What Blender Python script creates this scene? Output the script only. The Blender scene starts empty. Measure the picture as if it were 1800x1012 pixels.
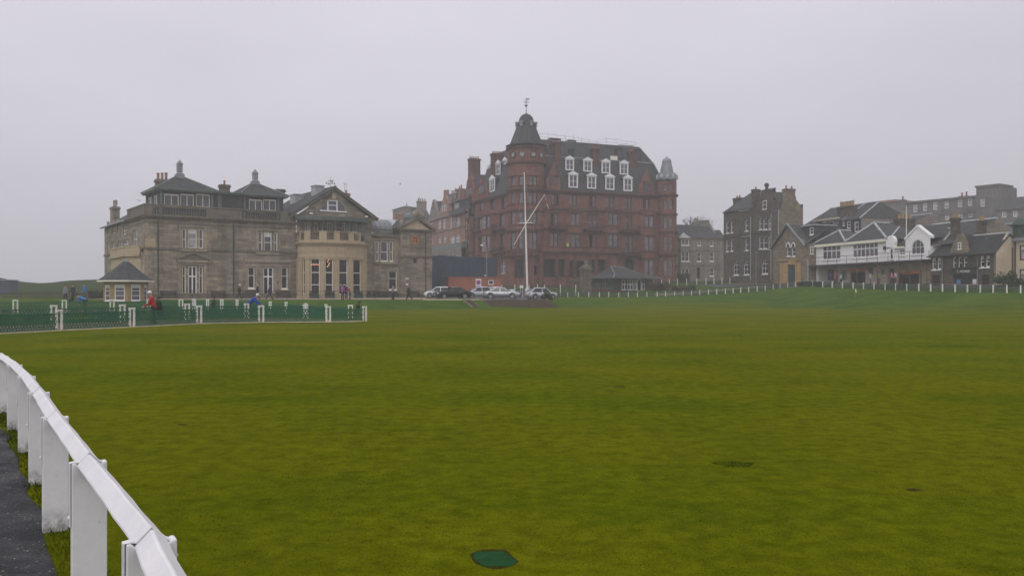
import bpy, bmesh, math, random
import numpy as np
from mathutils import Vector, Matrix
R = math.radians
random.seed(7)
rng = np.random.default_rng(5)
SC = bpy.context.scene
COL = SC.collection
# ------------------------------------------------------------------ camera maths (1800 px survey of the place)
FPX, HOR, CAMZ = 1560.0, 520.0, 1.6
def ax(px): return (px - 900.0) / FPX
def zpx(py, Y): return CAMZ + (HOR - py) / FPX * Y
def at(px, py, Y): return Vector((ax(px) * Y, Y, zpx(py, Y)))

# ------------------------------------------------------------------ terrain
COLS = [
 (-400, [(0,0),(38,0),(62,.36),(90,.6),(97,1.2),(130,1.3),(150,1.6),(230,2.2)]),
 (300,  [(0,0),(40,0),(62,.36),(90,.55),(97,1.2),(130,1.35),(150,1.7),(230,3)]),
 (640,  [(0,0),(62,.03),(85,.12),(90,.22),(97.5,1.18),(130,1.35),(150,2),(165,3.0),(230,4.6)]),
 (835,  [(0,0),(70,.03),(93,.2),(101,1.15),(130,1.35),(150,2.2),(165,3.2),(230,4.8)]),
 (980,  [(0,0),(75,.03),(96,.3),(108,1.0),(130,1.4),(145,1.9),(165,3.2),(230,5)]),
 (1150, [(0,0),(75,.03),(95,.3),(115,.95),(132,1.45),(148,2.3),(156,3.45),(180,4.5),(230,5.4)]),
 (1360, [(0,0),(75,.03),(92,.3),(108,.95),(120,1.8),(127,2.6),(138,3.1),(150,3.6),(180,4.6),(230,6)]),
 (1440, [(0,0),(72,.03),(90,.35),(104,1.4),(115,2.75),(130,3.1),(150,3.6),(230,6.5)]),
 (1640, [(0,0),(65,.03),(80,.4),(90,1.4),(96,2.1),(108,2.95),(130,3.3),(230,7)]),
 (1800, [(0,0),(60,.03),(74,.45),(82,1.3),(88,1.95),(98,2.8),(130,3.3),(230,7)]),
 (2300, [(0,0),(60,.03),(74,.45),(82,1.3),(88,1.95),(98,2.8),(130,3.3),(230,7)]),
]
_ca = np.array([ax(c[0]) for c in COLS])
_yg = np.arange(0, 261, 1.0)
_tz = np.array([np.interp(_yg, [p[0] for p in c[1]], [p[1] for p in c[1]]) for c in COLS])
_k = np.array([1,2,3,2,1.0]); _k /= _k.sum()
_tz = np.array([np.convolve(np.pad(r, 2, mode='edge'), _k, mode='valid') for r in _tz])
HILLPX = [-600,-200,0,30,60,80,110,130,183,260,520,640]
HILLZ  = [5.5, 6.2,5.39,4.68,4.3,4.22,4.68,4.86,5.05,5.0,4.0,0]
def terr(X, Y):
    X = np.asarray(X, float); Y = np.asarray(Y, float)
    Yc = np.clip(Y, 0.5, 260)
    a = np.clip(X / np.maximum(Yc, 8.0), _ca[0], _ca[-1])
    i = np.clip(np.searchsorted(_ca, a) - 1, 0, len(_ca) - 2)
    t = (a - _ca[i]) / (_ca[i+1] - _ca[i]); t = t*t*(3-2*t)
    j = np.clip(Yc.astype(int), 0, len(_yg) - 2); f = Yc - j
    f = np.clip(f, 0, 1)
    z0 = _tz[i, j]*(1-f) + _tz[i, j+1]*f
    z1 = _tz[i+1, j]*(1-f) + _tz[i+1, j+1]*f
    z = z0*(1-t) + z1*t
    px = a*FPX + 900
    hz = np.interp(px, HILLPX, HILLZ)
    b = np.exp(-((Yc-185)/np.where(Yc < 185, 17, 30))**2)
    z = np.maximum(z, z*(1-b) + hz*b)
    # gentle roll of the near lawn
    z = z + 0.05*np.sin(X*.19+1.3)*np.sin(Y*.14+.4)*np.clip((Y-9)/25, 0, 1)*np.clip((75-Y)/25, 0, 1)
    return z
def gz(x, y): return float(terr(x, y))
def ground_at(px, py):
    a, prev = ax(px), None
    Ys = np.arange(2, 250, .05)
    zr = CAMZ + (HOR-py)/FPX*Ys
    d = zr - terr(a*Ys, Ys)
    k = int(np.argmax(d <= 0)) if (d <= 0).any() else len(Ys)-1
    Y = Ys[k]
    return Vector((a*Y, Y, gz(a*Y, Y)))
def on(px, Y):
    return Vector((ax(px)*Y, Y, gz(ax(px)*Y, Y)))

# ------------------------------------------------------------------ materials
MATS = {}
class NG:
    def __init__(s, name):
        s.m = bpy.data.materials.new(name); s.m.use_nodes = True
        s.t = s.m.node_tree; s.n = s.t.nodes; s.l = s.t.links
        s.n.clear()
        s.out = s.n.new('ShaderNodeOutputMaterial'); s.b = s.n.new('ShaderNodeBsdfPrincipled')
        s.l.new(s.b.outputs[0], s.out.inputs[0]); MATS[name] = s.m
    def node(s, typ, **kw):
        n = s.n.new('ShaderNode'+typ)
        for k, v in kw.items():
            if k.startswith('i_'):
                key = k[2:]
                key = int(key) if key.isdigit() else key.replace('_', ' ')
                n.inputs[key].default_value = v
            else: setattr(n, k, v)
        return n
    def link(s, a, b): s.l.new(a, b)
    def noise(s, vec, scale, detail=4, rough=.6):
        n = s.node('TexNoise', i_Scale=scale, i_Detail=detail, i_Roughness=rough)
        if vec is not None: s.link(vec, n.inputs['Vector'])
        return n.outputs['Fac']
    def ramp(s, fac, stops):
        r = s.node('ValToRGB'); e = r.color_ramp.elements
        while len(e) < len(stops): e.new(.5)
        for k, (p, c) in enumerate(stops):
            e[k].position = p; e[k].color = (*c, 1) if len(c) == 3 else c
        s.link(fac, r.inputs[0]); return r.outputs[0]
    def mix(s, fac, a, b, typ='MIX'):
        m = s.node('Mix', data_type='RGBA', blend_type=typ)
        for v, k in ((fac, 0), (a, 6), (b, 7)):
            if hasattr(v, 'is_linked'): s.link(v, m.inputs[k])
            elif isinstance(v, tuple): m.inputs[k].default_value = (*v, 1) if len(v) == 3 else v
            else: m.inputs[k].default_value = v
        return m.outputs[2]
    def mapping(s, vec, scale):
        m = s.node('Mapping'); m.inputs['Scale'].default_value = scale; s.link(vec, m.inputs[0]); return m.outputs[0]
    def uv(s): return s.node('UVMap').outputs[0]
    def pos(s): return s.node('NewGeometry').outputs['Position']
    def col(s, c): s.link(c, s.b.inputs['Base Color']) if hasattr(c, 'is_linked') else setattr(s.b.inputs['Base Color'], 'default_value', (*c, 1))
    def bump(s, h, strength=.3, dist=.02):
        b = s.node('Bump', i_Strength=strength, i_Distance=dist); s.link(h, b.inputs['Height']); s.link(b.outputs[0], s.b.inputs['Normal'])
    def rough(s, v): s.b.inputs['Roughness'].default_value = v
    def spec(s, v): s.b.inputs['Specular IOR Level'].default_value = v

def plain(name, c, rough=.7, var=.2, scale=2.0, metallic=0, spec=.4, bump=0, fine=14):
    g = NG(name); p = g.pos()
    n1 = g.noise(p, scale, 5); n2 = g.noise(p, scale*fine, 3)
    lo = tuple(x*(1-var) for x in c); hi = tuple(min(.95, x*(1+var)) for x in c)
    a = g.ramp(n1, [(.3, lo), (.7, hi)])
    b = g.ramp(n2, [(.3, (1-var*.6,)*3), (.7, (1+var*.3,)*3)])
    g.col(g.mix(1.0, a, b, 'MULTIPLY')); g.rough(rough); g.spec(spec); g.b.inputs['Metallic'].default_value = metallic
    if bump: g.bump(n2, bump, .01)
    return g.m

def stone(name, c1, c2, mortar, bw=.8, bh=.32, stain=(.35,.33,.3), stain_amt=.6, tint=None, rough=.9, rubble=False):
    g = NG(name); u = g.uv(); p = g.pos()
    vec = u
    if rubble:
        nz = g.node('TexNoise', i_Scale=1.1, i_Detail=2); g.link(u, nz.inputs['Vector'])
        mm = g.node('VectorMath', operation='MULTIPLY_ADD'); g.link(nz.outputs['Color'], mm.inputs[0]); mm.inputs[1].default_value = (.35,.22,0); g.link(u, mm.inputs[2]); vec = mm.outputs[0]
    br = g.node('TexBrick', offset=.5, squash=1.0, i_Scale=1.0, i_Mortar_Size=.012, i_Mortar_Smooth=.3, i_Bias=0.0, i_Brick_Width=bw, i_Row_Height=bh)
    br.inputs['Color1'].default_value = (*c1, 1); br.inputs['Color2'].default_value = (*c2, 1); br.inputs['Mortar'].default_value = (*mortar, 1)
    g.link(vec, br.inputs['Vector'])
    # second, larger set of odd blocks so single stones stand out
    b2 = g.node('TexBrick', offset=.37, i_Scale=1.0, i_Mortar_Size=0.0, i_Bias=-.55, i_Brick_Width=bw*1.5, i_Row_Height=bh)
    b2.inputs['Color1'].default_value = (1,1,1,1); b2.inputs['Color2'].default_value = (*(tint or (1.5,1.35,1.1)), 1); g.link(vec, b2.inputs['Vector'])
    c = g.mix(1.0, br.outputs['Color'], b2.outputs['Color'], 'MULTIPLY')
    n1 = g.noise(p, .35, 6, .65)
    n2 = g.noise(g.mapping(u, (1.3, .16, 1)), 1.0, 5, .7)
    n3 = g.noise(p, 9, 4)
    c = g.mix(1.0, c, g.ramp(n3, [(.3, (.8,.8,.8)), (.7, (1.15,1.15,1.15))]), 'MULTIPLY')
    mm = g.node('Math', operation='MULTIPLY'); g.link(n1, mm.inputs[0]); g.link(n2, mm.inputs[1])
    f = g.ramp(mm.outputs[0], [(.19, (0,0,0)), (.36, (stain_amt,)*3)])
    c = g.mix(f, c, g.mix(1.0, c, stain, 'MULTIPLY'))
    g.col(c); g.rough(rough); g.spec(.25)
    h = g.mix(.35, br.outputs['Fac'], n3); inv = g.node('Invert'); g.link(h, inv.inputs['Color']); g.bump(inv.outputs[0], .5, .03)
    return g.m

def slate(name, c1, c2, bw=.34, bh=.22, moss=.55):
    g = NG(name); u = g.uv(); p = g.pos()
    br = g.node('TexBrick', offset=.5, i_Scale=1.0, i_Mortar_Size=.008, i_Brick_Width=bw, i_Row_Height=bh)
    br.inputs['Color1'].default_value = (*c1, 1); br.inputs['Color2'].default_value = (*c2, 1); br.inputs['Mortar'].default_value = tuple(x*.4 for x in c1)+(1,)
    g.link(u, br.inputs['Vector'])
    n = g.noise(p, .6, 6, .7); n3 = g.noise(g.mapping(u, (2.2, .3, 1)), 1, 4)
    c = g.mix(1.0, br.outputs['Color'], g.ramp(n3, [(.3, (.6,.6,.6)), (.7, (1.45,1.42,1.35))]), 'MULTIPLY')
    c = g.mix(g.ramp(n, [(.5, (0,0,0)), (.75, (moss,)*3)]), c, (.06,.062,.036))
    g.col(c); g.rough(.8); g.spec(.18)
    inv = g.node('Invert'); g.link(br.outputs['Fac'], inv.inputs['Color']); g.bump(inv.outputs[0], .4, .015)
    return g.m

def glass(name, c, rough=.08, spec=.6):
    g = NG(name); p = g.pos(); n = g.noise(p, .9, 3)
    g.col(g.ramp(n, [(.35, tuple(x*.6 for x in c)), (.65, tuple(x*1.4 for x in c))])); g.rough(rough); g.spec(spec)
    g.bump(g.noise(p, 1.7, 2), .04, .05)
    return g.m

stone('sandstone', (.33,.285,.22), (.19,.165,.13), (.14,.125,.11), 1.1, .36, (.5,.5,.47), .75, tint=(1.75,1.6,1.35))
stone('ashlar', (.47,.385,.26), (.42,.34,.225), (.30,.25,.17), 1.3, .48, (.72,.69,.62), .5, tint=(1.1,1.08,1.0))
stone('weathered_stone', (.20,.18,.14), (.15,.135,.105), (.1,.09,.08), 1.2, .6, (.4,.42,.38), .8)
stone('dressed_stone', (.36,.31,.235), (.30,.26,.2), (.22,.19,.15), 1.2, .6, (.45,.45,.42), .8)
stone('red_sandstone', (.235,.102,.072), (.165,.076,.058), (.115,.06,.05), .9, .36, (.42,.40,.42), .7, tint=(1.3,1.15,1.0))
stone('red_trim', (.135,.064,.05), (.11,.055,.045), (.12,.06,.045), 1.5, .5, (.4,.4,.42), .8)  # darker than the wall: cornice shadow lines put into the trim colour
stone('pink_stone', (.33,.19,.14), (.28,.165,.125), (.2,.13,.1), .9, .35, (.5,.47,.45), .6)
stone('grey_stone', (.27,.24,.21), (.205,.185,.165), (.14,.13,.12), .8, .32, (.5,.5,.5), .6)
stone('far_stone', (.175,.165,.16), (.13,.125,.122), (.09,.09,.09), .8, .32, (.5,.5,.5), .6)
stone('dark_rubble', (.13,.11,.088), (.075,.064,.055), (.085,.075,.065), .5, .26, (.45,.45,.45), .7, rubble=True, tint=(1.5,1.35,1.1))
stone('ochre_rubble', (.26,.215,.155), (.165,.135,.10), (.17,.145,.115), .55, .28, (.5,.48,.46), .6, rubble=True)
stone('ochre_stone', (.44,.30,.13), (.38,.25,.11), (.3,.2,.1), .9, .34, (.7,.65,.6), .5, tint=(1.1,1.05,1))
stone('rough_pillar', (.20,.15,.115), (.12,.095,.075), (.14,.12,.1), .45, .28, (.4,.42,.38), .7, rubble=True)
stone('hut_brick', (.40,.26,.115), (.33,.21,.09), (.3,.24,.16), .3, .11, (.7,.66,.6), .4, tint=(1.1,1.05,1))
slate('slate', (.062,.066,.071), (.044,.047,.052))
slate('slate_far', (.058,.061,.068), (.045,.048,.053), .5, .3, .1)
slate('slate_dark', (.042,.047,.048), (.03,.034,.036), .4, .26, .3)
plain('lead', (.20,.22,.235), .5, .25, 1.2, .0, .5)
plain('lead_green', (.125,.16,.145), .55, .3, 1.5)
plain('lead_pale', (.36,.38,.39), .5, .25, 1.2)
plain('white_paint', (.80,.80,.79), .45, .05, 3)
plain('cream_paint', (.80,.77,.63), .5, .07, 3)
plain('white_render', (.84,.83,.83), .8, .08, .6, bump=.2)
plain('cream_render', (.60,.54,.42), .85, .12, .5, bump=.2)
plain('beige_harl', (.50,.42,.31), .95, .2, .4, bump=.4)
plain('tan_tympanum', (.50,.41,.27), .9, .15, .8)
plain('terracotta', (.31,.18,.12), .8, .3, 4)
plain('yellow_pot', (.36,.25,.12), .8, .3, 4)
plain('red_pot', (.30,.12,.08), .8, .3, 4)
plain('black_iron', (.016,.017,.019), .5, .3, 5)
plain('green_iron', (.02,.05,.035), .5, .3, 5)
plain('brown_paint', (.11,.045,.035), .5, .2, 3)
plain('dark_wood', (.035,.028,.024), .7, .3, 6)
plain('dark_interior', (.012,.012,.014), .8, .3, 1)
plain('blue_hoarding', (.028,.055,.09), .6, .22, .35)
plain('orange_hoarding', (.34,.115,.065), .6, .12, .5)
plain('steel', (.35,.36,.37), .4, .15, 4, .6)
plain('asphalt_road', (.06,.06,.065), .75, .25, .8)
plain('gold_leaf', (.75,.45,.08), .35, .1, 6, .6)
plain('clock_red', (.20,.035,.02), .5, .1, 6)
plain('gate_blue', (.02,.055,.065), .5, .15, 3)
plain('orange_sign', (.62,.22,.03), .5, .15, 5)
glass('glass_dark', (.008,.008,.012), .12, .3); glass('glass_grey', (.06,.062,.078), .1); glass('glass_pale', (.30,.31,.33), .12)
glass('glass_mauve', (.10,.085,.115), .1); glass('glass_sky', (.15,.155,.18), .12)  # glass_mauve, glass_sky: reflected sky put into the panes' base colour
glass('lamp_glass', (.6,.6,.6), .2)
plain('blind', (.62,.62,.6), .9, .08, 2)
for nm, c in dict(jacket_red=(.38,.02,.018), jacket_blue=(.012,.06,.34), jacket_sky=(.05,.17,.42), jacket_black=(.012,.012,.015), jacket_navy=(.016,.02,.045),
                  jacket_grey=(.22,.23,.25), jacket_purple=(.30,.07,.27), jacket_beige=(.40,.34,.25), jacket_pink=(.55,.16,.25), jacket_hivis=(.45,.75,.05), jacket_white=(.68,.68,.68),
                  trouser_dark=(.018,.018,.022), trouser_grey=(.09,.095,.11), trouser_jean=(.035,.06,.12), shoe_black=(.012,.012,.012), shoe_white=(.6,.6,.6),
                  hair_brown=(.045,.025,.015), hair_grey=(.3,.29,.28), bag_black=(.014,.014,.016), bag_brown=(.10,.05,.03), bag_red=(.38,.03,.03)).items():
    plain(nm, c, .85, .12, 8)
g = NG('skin'); g.col((.46,.27,.2)); g.rough(.55); g.b.inputs['Subsurface Weight'].default_value = .1
def carpaint(nm, c, met):
    g = NG(nm); g.col(c); g.rough(.28); g.b.inputs['Metallic'].default_value = met
    g.b.inputs['Coat Weight'].default_value = .7; g.b.inputs['Coat Roughness'].default_value = .06
carpaint('car_black', (.006,.007,.007), .0); MATS['car_black'].node_tree.nodes['Principled BSDF'].inputs['Coat Weight'].default_value = .25; MATS['car_black'].node_tree.nodes['Principled BSDF'].inputs['Specular IOR Level'].default_value = .3; carpaint('car_silver', (.48,.49,.51), .55); carpaint('car_grey', (.30,.31,.33), .55); carpaint('car_white', (.72,.73,.74), .0)
plain('tyre', (.014,.014,.015), .85, .2, 8); plain('rim', (.42,.43,.44), .35, .1, 6, .7); glass('car_glass', (.02,.024,.028), .04)
g = NG('head_lamp'); g.col((.7,.72,.74)); g.rough(.1); g.b.inputs['Metallic'].default_value = .3
g = NG('tail_lamp'); g.col((.32,.012,.012)); g.rough(.2)
g = NG('warm_lamp'); g.col((.8,.5,.25)); g.b.inputs['Emission Color'].default_value = (1,.42,.16,1); g.b.inputs['Emission Strength'].default_value = 1.1

# weathered white boards of the near rail: chips, grime at the foot, lichen
g = NG('rail_paint'); p = g.pos()
n1 = g.noise(p, 3, 6, .7); n2 = g.noise(p, 46, 4, .6); n3 = g.noise(p, 9, 5, .7)
c = g.ramp(n1, [(.3, (.66,.655,.665)), (.7, (.82,.81,.815))])
c = g.mix(g.ramp(n3, [(.63, (0,0,0)), (.74, (.55,.55,.55))]), c, (.50,.49,.47))
sx = g.node('SeparateXYZ'); g.link(p, sx.inputs[0])
mr = g.node('MapRange', i_1=0.02, i_2=.17, i_3=1.0, i_4=0.0); g.link(sx.outputs[2], mr.inputs[0])
mu = g.node('Math', operation='MULTIPLY'); g.link(mr.outputs[0], mu.inputs[0]); g.link(g.ramp(g.noise(p, 16, 5, .75), [(.35, (0,0,0)), (.62, (1,1,1))]), mu.inputs[1])
c = g.mix(mu.outputs[0], c, (.17,.145,.12))
c = g.mix(g.ramp(n2, [(.69, (0,0,0)), (.73, (.7,.7,.7))]), c, (.36,.35,.34))
g.col(c); g.rough(.5); g.spec(.4); g.bump(g.mix(.5, n2, n3), .35, .006)
plain('post_paint', (.74,.74,.70), .6, .12, 5)
plain('trellis_green', (.012,.125,.062), .55, .3, 6)

# grass: mown turf; 'rough' attribute = longer grass of the banks
def grassmat():
    g = NG('turf'); p = g.pos()
    at_ = g.node('Attribute', attribute_name='rough'); 
    big = g.noise(p, .11, 4, .55); mid = g.noise(p, .30, 6, .6); fine = g.noise(p, 4.5, 6, .72); tiny = g.noise(p, 60, 3, .7)
    band = g.noise(g.mapping(p, (.02, .16, 1)), 1.0, 4, .6)
    c = g.ramp(mid, [(.28, (.052,.074,.0018)), (.44, (.076,.096,.002)), (.57, (.100,.111,.0024)), (.74, (.138,.128,.005))])
    c = g.mix(g.ramp(big, [(.38, (0,0,0)), (.66, (.6,.6,.6))]), c, g.ramp(mid, [(.3, (.044,.080,.002)), (.7, (.080,.118,.003))]))
    c = g.mix(g.ramp(band, [(.38, (0,0,0)), (.70, (.6,.6,.6))]), c, (.132,.130,.005))
    c = g.mix(1.0, c, g.ramp(fine, [(.27, (.55,.58,.5)), (.5, (1,1,1)), (.75, (1.5,1.42,1.25))]), 'MULTIPLY')
    c = g.mix(1.0, c, g.ramp(tiny, [(.3, (.7,.7,.7)), (.7, (1.3,1.3,1.3))]), 'MULTIPLY')
    dry = g.noise(p, 1.4, 6, .8)
    c = g.mix(g.ramp(dry, [(.60, (0,0,0)), (.72, (.6,.6,.6))]), c, (.105,.082,.015))
    rg = g.mix(1.0, g.ramp(mid, [(.25, (.032,.066,.008)), (.5, (.054,.10,.013)), (.75, (.085,.135,.018))]), g.ramp(fine, [(.3, (.6,.6,.6)), (.7, (1.35,1.35,1.3))]), 'MULTIPLY')
    c = g.mix(at_.outputs['Fac'], c, rg)
    dn = g.node('Attribute', attribute_name='dune')
    c = g.mix(dn.outputs['Fac'], c, g.ramp(fine, [(.3, (.013,.024,.006)), (.7, (.036,.05,.014))]))
    g.col(c); g.rough(1.0); g.spec(0)
    g.bump(g.mix(.5, fine, tiny), .55, .03)
grassmat()
g = NG('blade'); p = g.pos(); oi = g.node('Attribute', attribute_name='tint')
c = g.ramp(oi.outputs['Fac'], [(0, (.028,.052,.002)), (.4, (.052,.068,.0024)), (.72, (.084,.084,.003)), (1, (.135,.105,.012))])
c = g.mix(1.0, c, g.ramp(g.noise(p, .38, 5), [(.3, (.75,.8,.7)), (.7, (1.25,1.2,1.1))]), 'MULTIPLY')
g.col(c); g.rough(1.0); g.spec(.0)
# wet tarmac with pale chips and fallen petals
g = NG('wet_tarmac'); p = g.pos()
v = g.node('TexVoronoi', i_Scale=62.0); g.link(p, v.inputs['Vector'])
v2 = g.node('TexVoronoi', i_Scale=13.0, i_Randomness=1.0); g.link(p, v2.inputs['Vector'])
c = g.ramp(v.outputs['Color'], [(.1, (.006,.008,.010)), (.6, (.02,.022,.027)), (.9, (.045,.047,.05)), (1, (.14,.13,.11))])
c = g.mix(g.ramp(g.noise(p, 1.4, 5), [(.35, (0,0,0)), (.7, (.6,.6,.6))]), c, (.02,.022,.026))
g.col(c); g.spec(.3)
rr = g.ramp(g.noise(p, 2.1, 5, .6), [(.35, (.42,)*3), (.65, (.85,)*3)]); g.link(rr, g.b.inputs['Roughness'])
g.bump(v.outputs['Distance'], .9, .012)
plain('petal', (.42,.35,.24), .8, .4, 30)
# gravel / sandy paths
g = NG('red_gravel'); p = g.pos()
c = g.ramp(g.noise(p, 2.2, 7, .75), [(.3, (.075,.036,.027)), (.55, (.115,.062,.045)), (.75, (.18,.12,.085))]); g.col(c); g.rough(.95)
g = NG('sandy_path'); p = g.pos()
c = g.ramp(g.noise(p, 1.6, 7, .7), [(.3, (.36,.27,.16)), (.7, (.5,.40,.26))]); g.col(c); g.rough(.95)
g = NG('paving'); p = g.pos()
c = g.ramp(g.noise(p, .8, 7, .7), [(.3, (.20,.155,.11)), (.7, (.31,.25,.19))]); g.col(c); g.rough(.9)
plain('kerb_cream', (.52,.46,.30), .85, .2, 2)
plain('step_wood', (.095,.07,.045), .9, .35, 2)
plain('tuft_leaf', (.045,.070,.005), .95, .3, 9, spec=0); plain('hedge_leaf', (.03,.055,.018), .8, .5, 3); plain('hedge_brown', (.085,.06,.03), .8, .45, 3); plain('dune_leaf', (.022,.035,.02), .8, .5, 1)
plain('bark', (.06,.05,.04), .9, .3, 5)
plain('mat_green', (.012,.062,.017), .9, .3, 12, bump=.4, spec=.08); plain('soil', (.045,.042,.012), 1.0, .3, 20, bump=.5, spec=0)
plain('flag_white', (.7,.7,.7), .8, .05, 5); plain('flag_red', (.45,.03,.04), .8, .1, 5); plain('flag_blue', (.02,.03,.15), .8, .1, 5)
plain('shop_green', (.018,.04,.034), .5, .2, 3)
plain('sign_blue', (.06,.22,.42), .5, .1, 4)
plain('gull_white', (.6,.6,.6), .8, .05, 9)

# ------------------------------------------------------------------ mesh builder
class MB:
    def __init__(s): s.v, s.f = [], []
    def poly(s, pts):
        i = len(s.v); s.v += [Vector(p) for p in pts]; s.f.append(tuple(range(i, i+len(pts))))
    def hexa(s, c):           # 8 corners: bottom ring 0-3, top ring 4-7
        i = len(s.v); s.v += [Vector(p) for p in c]
        for q in ((3,2,1,0),(4,5,6,7),(0,1,5,4),(1,2,6,5),(2,3,7,6),(3,0,4,7)): s.f.append(tuple(i+k for k in q))
    def box(s, c, sx, sy, sz, rot=0.0):   # c = centre of the base
        ca, sa = math.cos(rot), math.sin(rot); c = Vector(c); pts = []
        for z in (0, sz):
            for x, y in ((-sx/2,-sy/2),(sx/2,-sy/2),(sx/2,sy/2),(-sx/2,sy/2)):
                pts.append(c + Vector((x*ca-y*sa, x*sa+y*ca, z)))
        s.hexa(pts)
    def tube(s, pts, rad, n=8, cap=True):
        pts = [Vector(p) for p in pts]; rs = rad if isinstance(rad, (list, tuple)) else [rad]*len(pts)
        base = len(s.v); up = None
        for k, p in enumerate(pts):
            d = (pts[min(k+1, len(pts)-1)] - pts[max(k-1, 0)])
            if d.length < 1e-9: d = Vector((0,0,1))
            d.normalize()
            a = Vector((0,0,1)) if abs(d.z) < .9 else Vector((1,0,0))
            if up is None: x = d.cross(a).normalized()
            else:
                x = up - d*up.dot(d); x = x.normalized() if x.length > 1e-6 else d.cross(a).normalized()
            up = x; y = d.cross(x)
            for j in range(n):
                t = 2*math.pi*j/n; s.v.append(p + (x*math.cos(t)+y*math.sin(t))*rs[k])
        for k in range(len(pts)-1):
            for j in range(n):
                a, b = base+k*n+j, base+k*n+(j+1) % n
                s.f.append((a, b, b+n, a+n))
        if cap:
            s.f.append(tuple(base+j for j in reversed(range(n)))); e = base+(len(pts)-1)*n; s.f.append(tuple(e+j for j in range(n)))
    def lathe(s, c, prof, n=16, a0=0.0, a1=2*math.pi):   # prof: (r, z) bottom to top, round the vertical through c
        c = Vector(c); base = len(s.v); full = abs(a1-a0-2*math.pi) < 1e-6; m = n if full else n+1
        for r, z in prof:
            for j in range(m):
                t = a0+(a1-a0)*j/n; s.v.append(c+Vector((r*math.cos(t), r*math.sin(t), z)))
        for k in range(len(prof)-1):
            for j in range(n):
                a, b = base+k*m+j, base+k*m+(j+1) % m
                s.f.append((a, b, b+m, a+m))
    def prism(s, pts, ext):    # planar polygon extruded by a vector
        pts = [Vector(p) for p in pts]; e = Vector(ext); n = len(pts); i = len(s.v)
        s.v += pts + [p+e for p in pts]
        s.f.append(tuple(i+k for k in range(n))); s.f.append(tuple(i+n+k for k in reversed(range(n))))
        for k in range(n):
            q = (k+1) % n; s.f.append((i+k, i+n+k, i+n+q, i+q))
    def build(s, name, mat, parent=None, origin=None, smooth=False, bevel=0, recalc=False):
        o0 = Vector(origin) if origin is not None else Vector((0,0,0))
        me = bpy.data.meshes.new(name)
        if parent is not None and origin is None:
            p = parent
            while p is not None: o0 = o0 + p.location; p = p.parent
        me.from_pydata([tuple(v-o0) for v in s.v], [], s.f)
        if recalc or bevel:
            bm = bmesh.new(); bm.from_mesh(me)
            bmesh.ops.remove_doubles(bm, verts=bm.verts, dist=1e-5)
            bmesh.ops.recalc_face_normals(bm, faces=bm.faces)
            bm.to_mesh(me); bm.free()
        uvl = me.uv_layers.new(name='UVMap').data
        for pl in me.polygons:
            n = pl.normal
            if abs(n.z) > .985: t, b = Vector((1,0,0)), Vector((0,1,0))
            else:
                t = Vector((0,0,1)).cross(n).normalized(); b = n.cross(t)
            for li in pl.loop_indices:
                co = me.vertices[me.loops[li].vertex_index].co + o0
                uvl[li].uv = (co.dot(t), co.dot(b))
            if smooth: pl.use_smooth = True
        me.materials.append(MATS[mat] if isinstance(mat, str) else mat)
        o = bpy.data.objects.new(name, me); COL.objects.link(o)
        if parent is not None: o.parent = parent
        elif origin is not None: o.location = o0
        if bevel:
            m = o.modifiers.new('edge', 'BEVEL'); m.width = bevel; m.segments = 2; m.limit_method = 'ANGLE'
        return o

def tag(o, label=None, cat=None, group=None, kind=None):
    for k, v in (('label', label), ('category', cat), ('group', group), ('kind', kind)):
        if v: o[k] = v
    return o
def thing(name, loc, label, cat, group=None, rz=0.0):
    o = bpy.data.objects.new(name, None); COL.objects.link(o); o.location = loc; o.rotation_euler.z = rz
    o.empty_display_size = .3
    return tag(o, label, cat, group)
def copy_tree(o, parent=None):
    c = o.copy(); COL.objects.link(c); c.parent = parent
    for ch in [x for x in o.children]: copy_tree(ch, c)
    return c

# ------------------------------------------------------------------ world, sun, camera, haze
w = bpy.data.worlds.new('World'); SC.world = w; w.use_nodes = True
nt = w.node_tree; nt.nodes.clear()
wo = nt.nodes.new('ShaderNodeOutputWorld'); bg = nt.nodes.new('ShaderNodeBackground'); nt.links.new(bg.outputs[0], wo.inputs[0])
SUN_EL, SUN_AZ = R(48), R(200)      # soft light behind cloud, high and behind the camera's right
sky = nt.nodes.new('ShaderNodeTexSky'); sky.sky_type = 'NISHITA'; sky.sun_disc = False; sky.sun_elevation = SUN_EL; sky.sun_rotation = SUN_AZ; sky.dust_density = 4; sky.air_density = 1.5
hsv = nt.nodes.new('ShaderNodeHueSaturation'); hsv.inputs['Saturation'].default_value = .10; nt.links.new(sky.outputs[0], hsv.inputs['Color'])
tc = nt.nodes.new('ShaderNodeTexCoord'); sp = nt.nodes.new('ShaderNodeSeparateXYZ'); nt.links.new(tc.outputs['Generated'], sp.inputs[0])
mr = nt.nodes.new('ShaderNodeMapRange'); mr.inputs[1].default_value = -.02; mr.inputs[2].default_value = .55; nt.links.new(sp.outputs[2], mr.inputs[0])
rp = nt.nodes.new('ShaderNodeValToRGB'); nt.links.new(mr.outputs[0], rp.inputs[0])
OVER = 10.4
rp.color_ramp.elements[0].color = (.66*OVER/10,.645*OVER/10,.725*OVER/10,1); rp.color_ramp.elements[1].color = (1.04*OVER/10,1.005*OVER/10,1.10*OVER/10,1)
ml = nt.nodes.new('ShaderNodeVectorMath'); ml.operation = 'SCALE'; ml.inputs['Scale'].default_value = 10.0; nt.links.new(rp.outputs[0], ml.inputs[0])
nz = nt.nodes.new('ShaderNodeTexNoise'); nz.inputs['Scale'].default_value = 2.2; nz.inputs['Detail'].default_value = 4
mp = nt.nodes.new('ShaderNodeMapping'); mp.inputs['Scale'].default_value = (1, 1, 3); nt.links.new(tc.outputs['Generated'], mp.inputs[0]); nt.links.new(mp.outputs[0], nz.inputs['Vector'])
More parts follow.
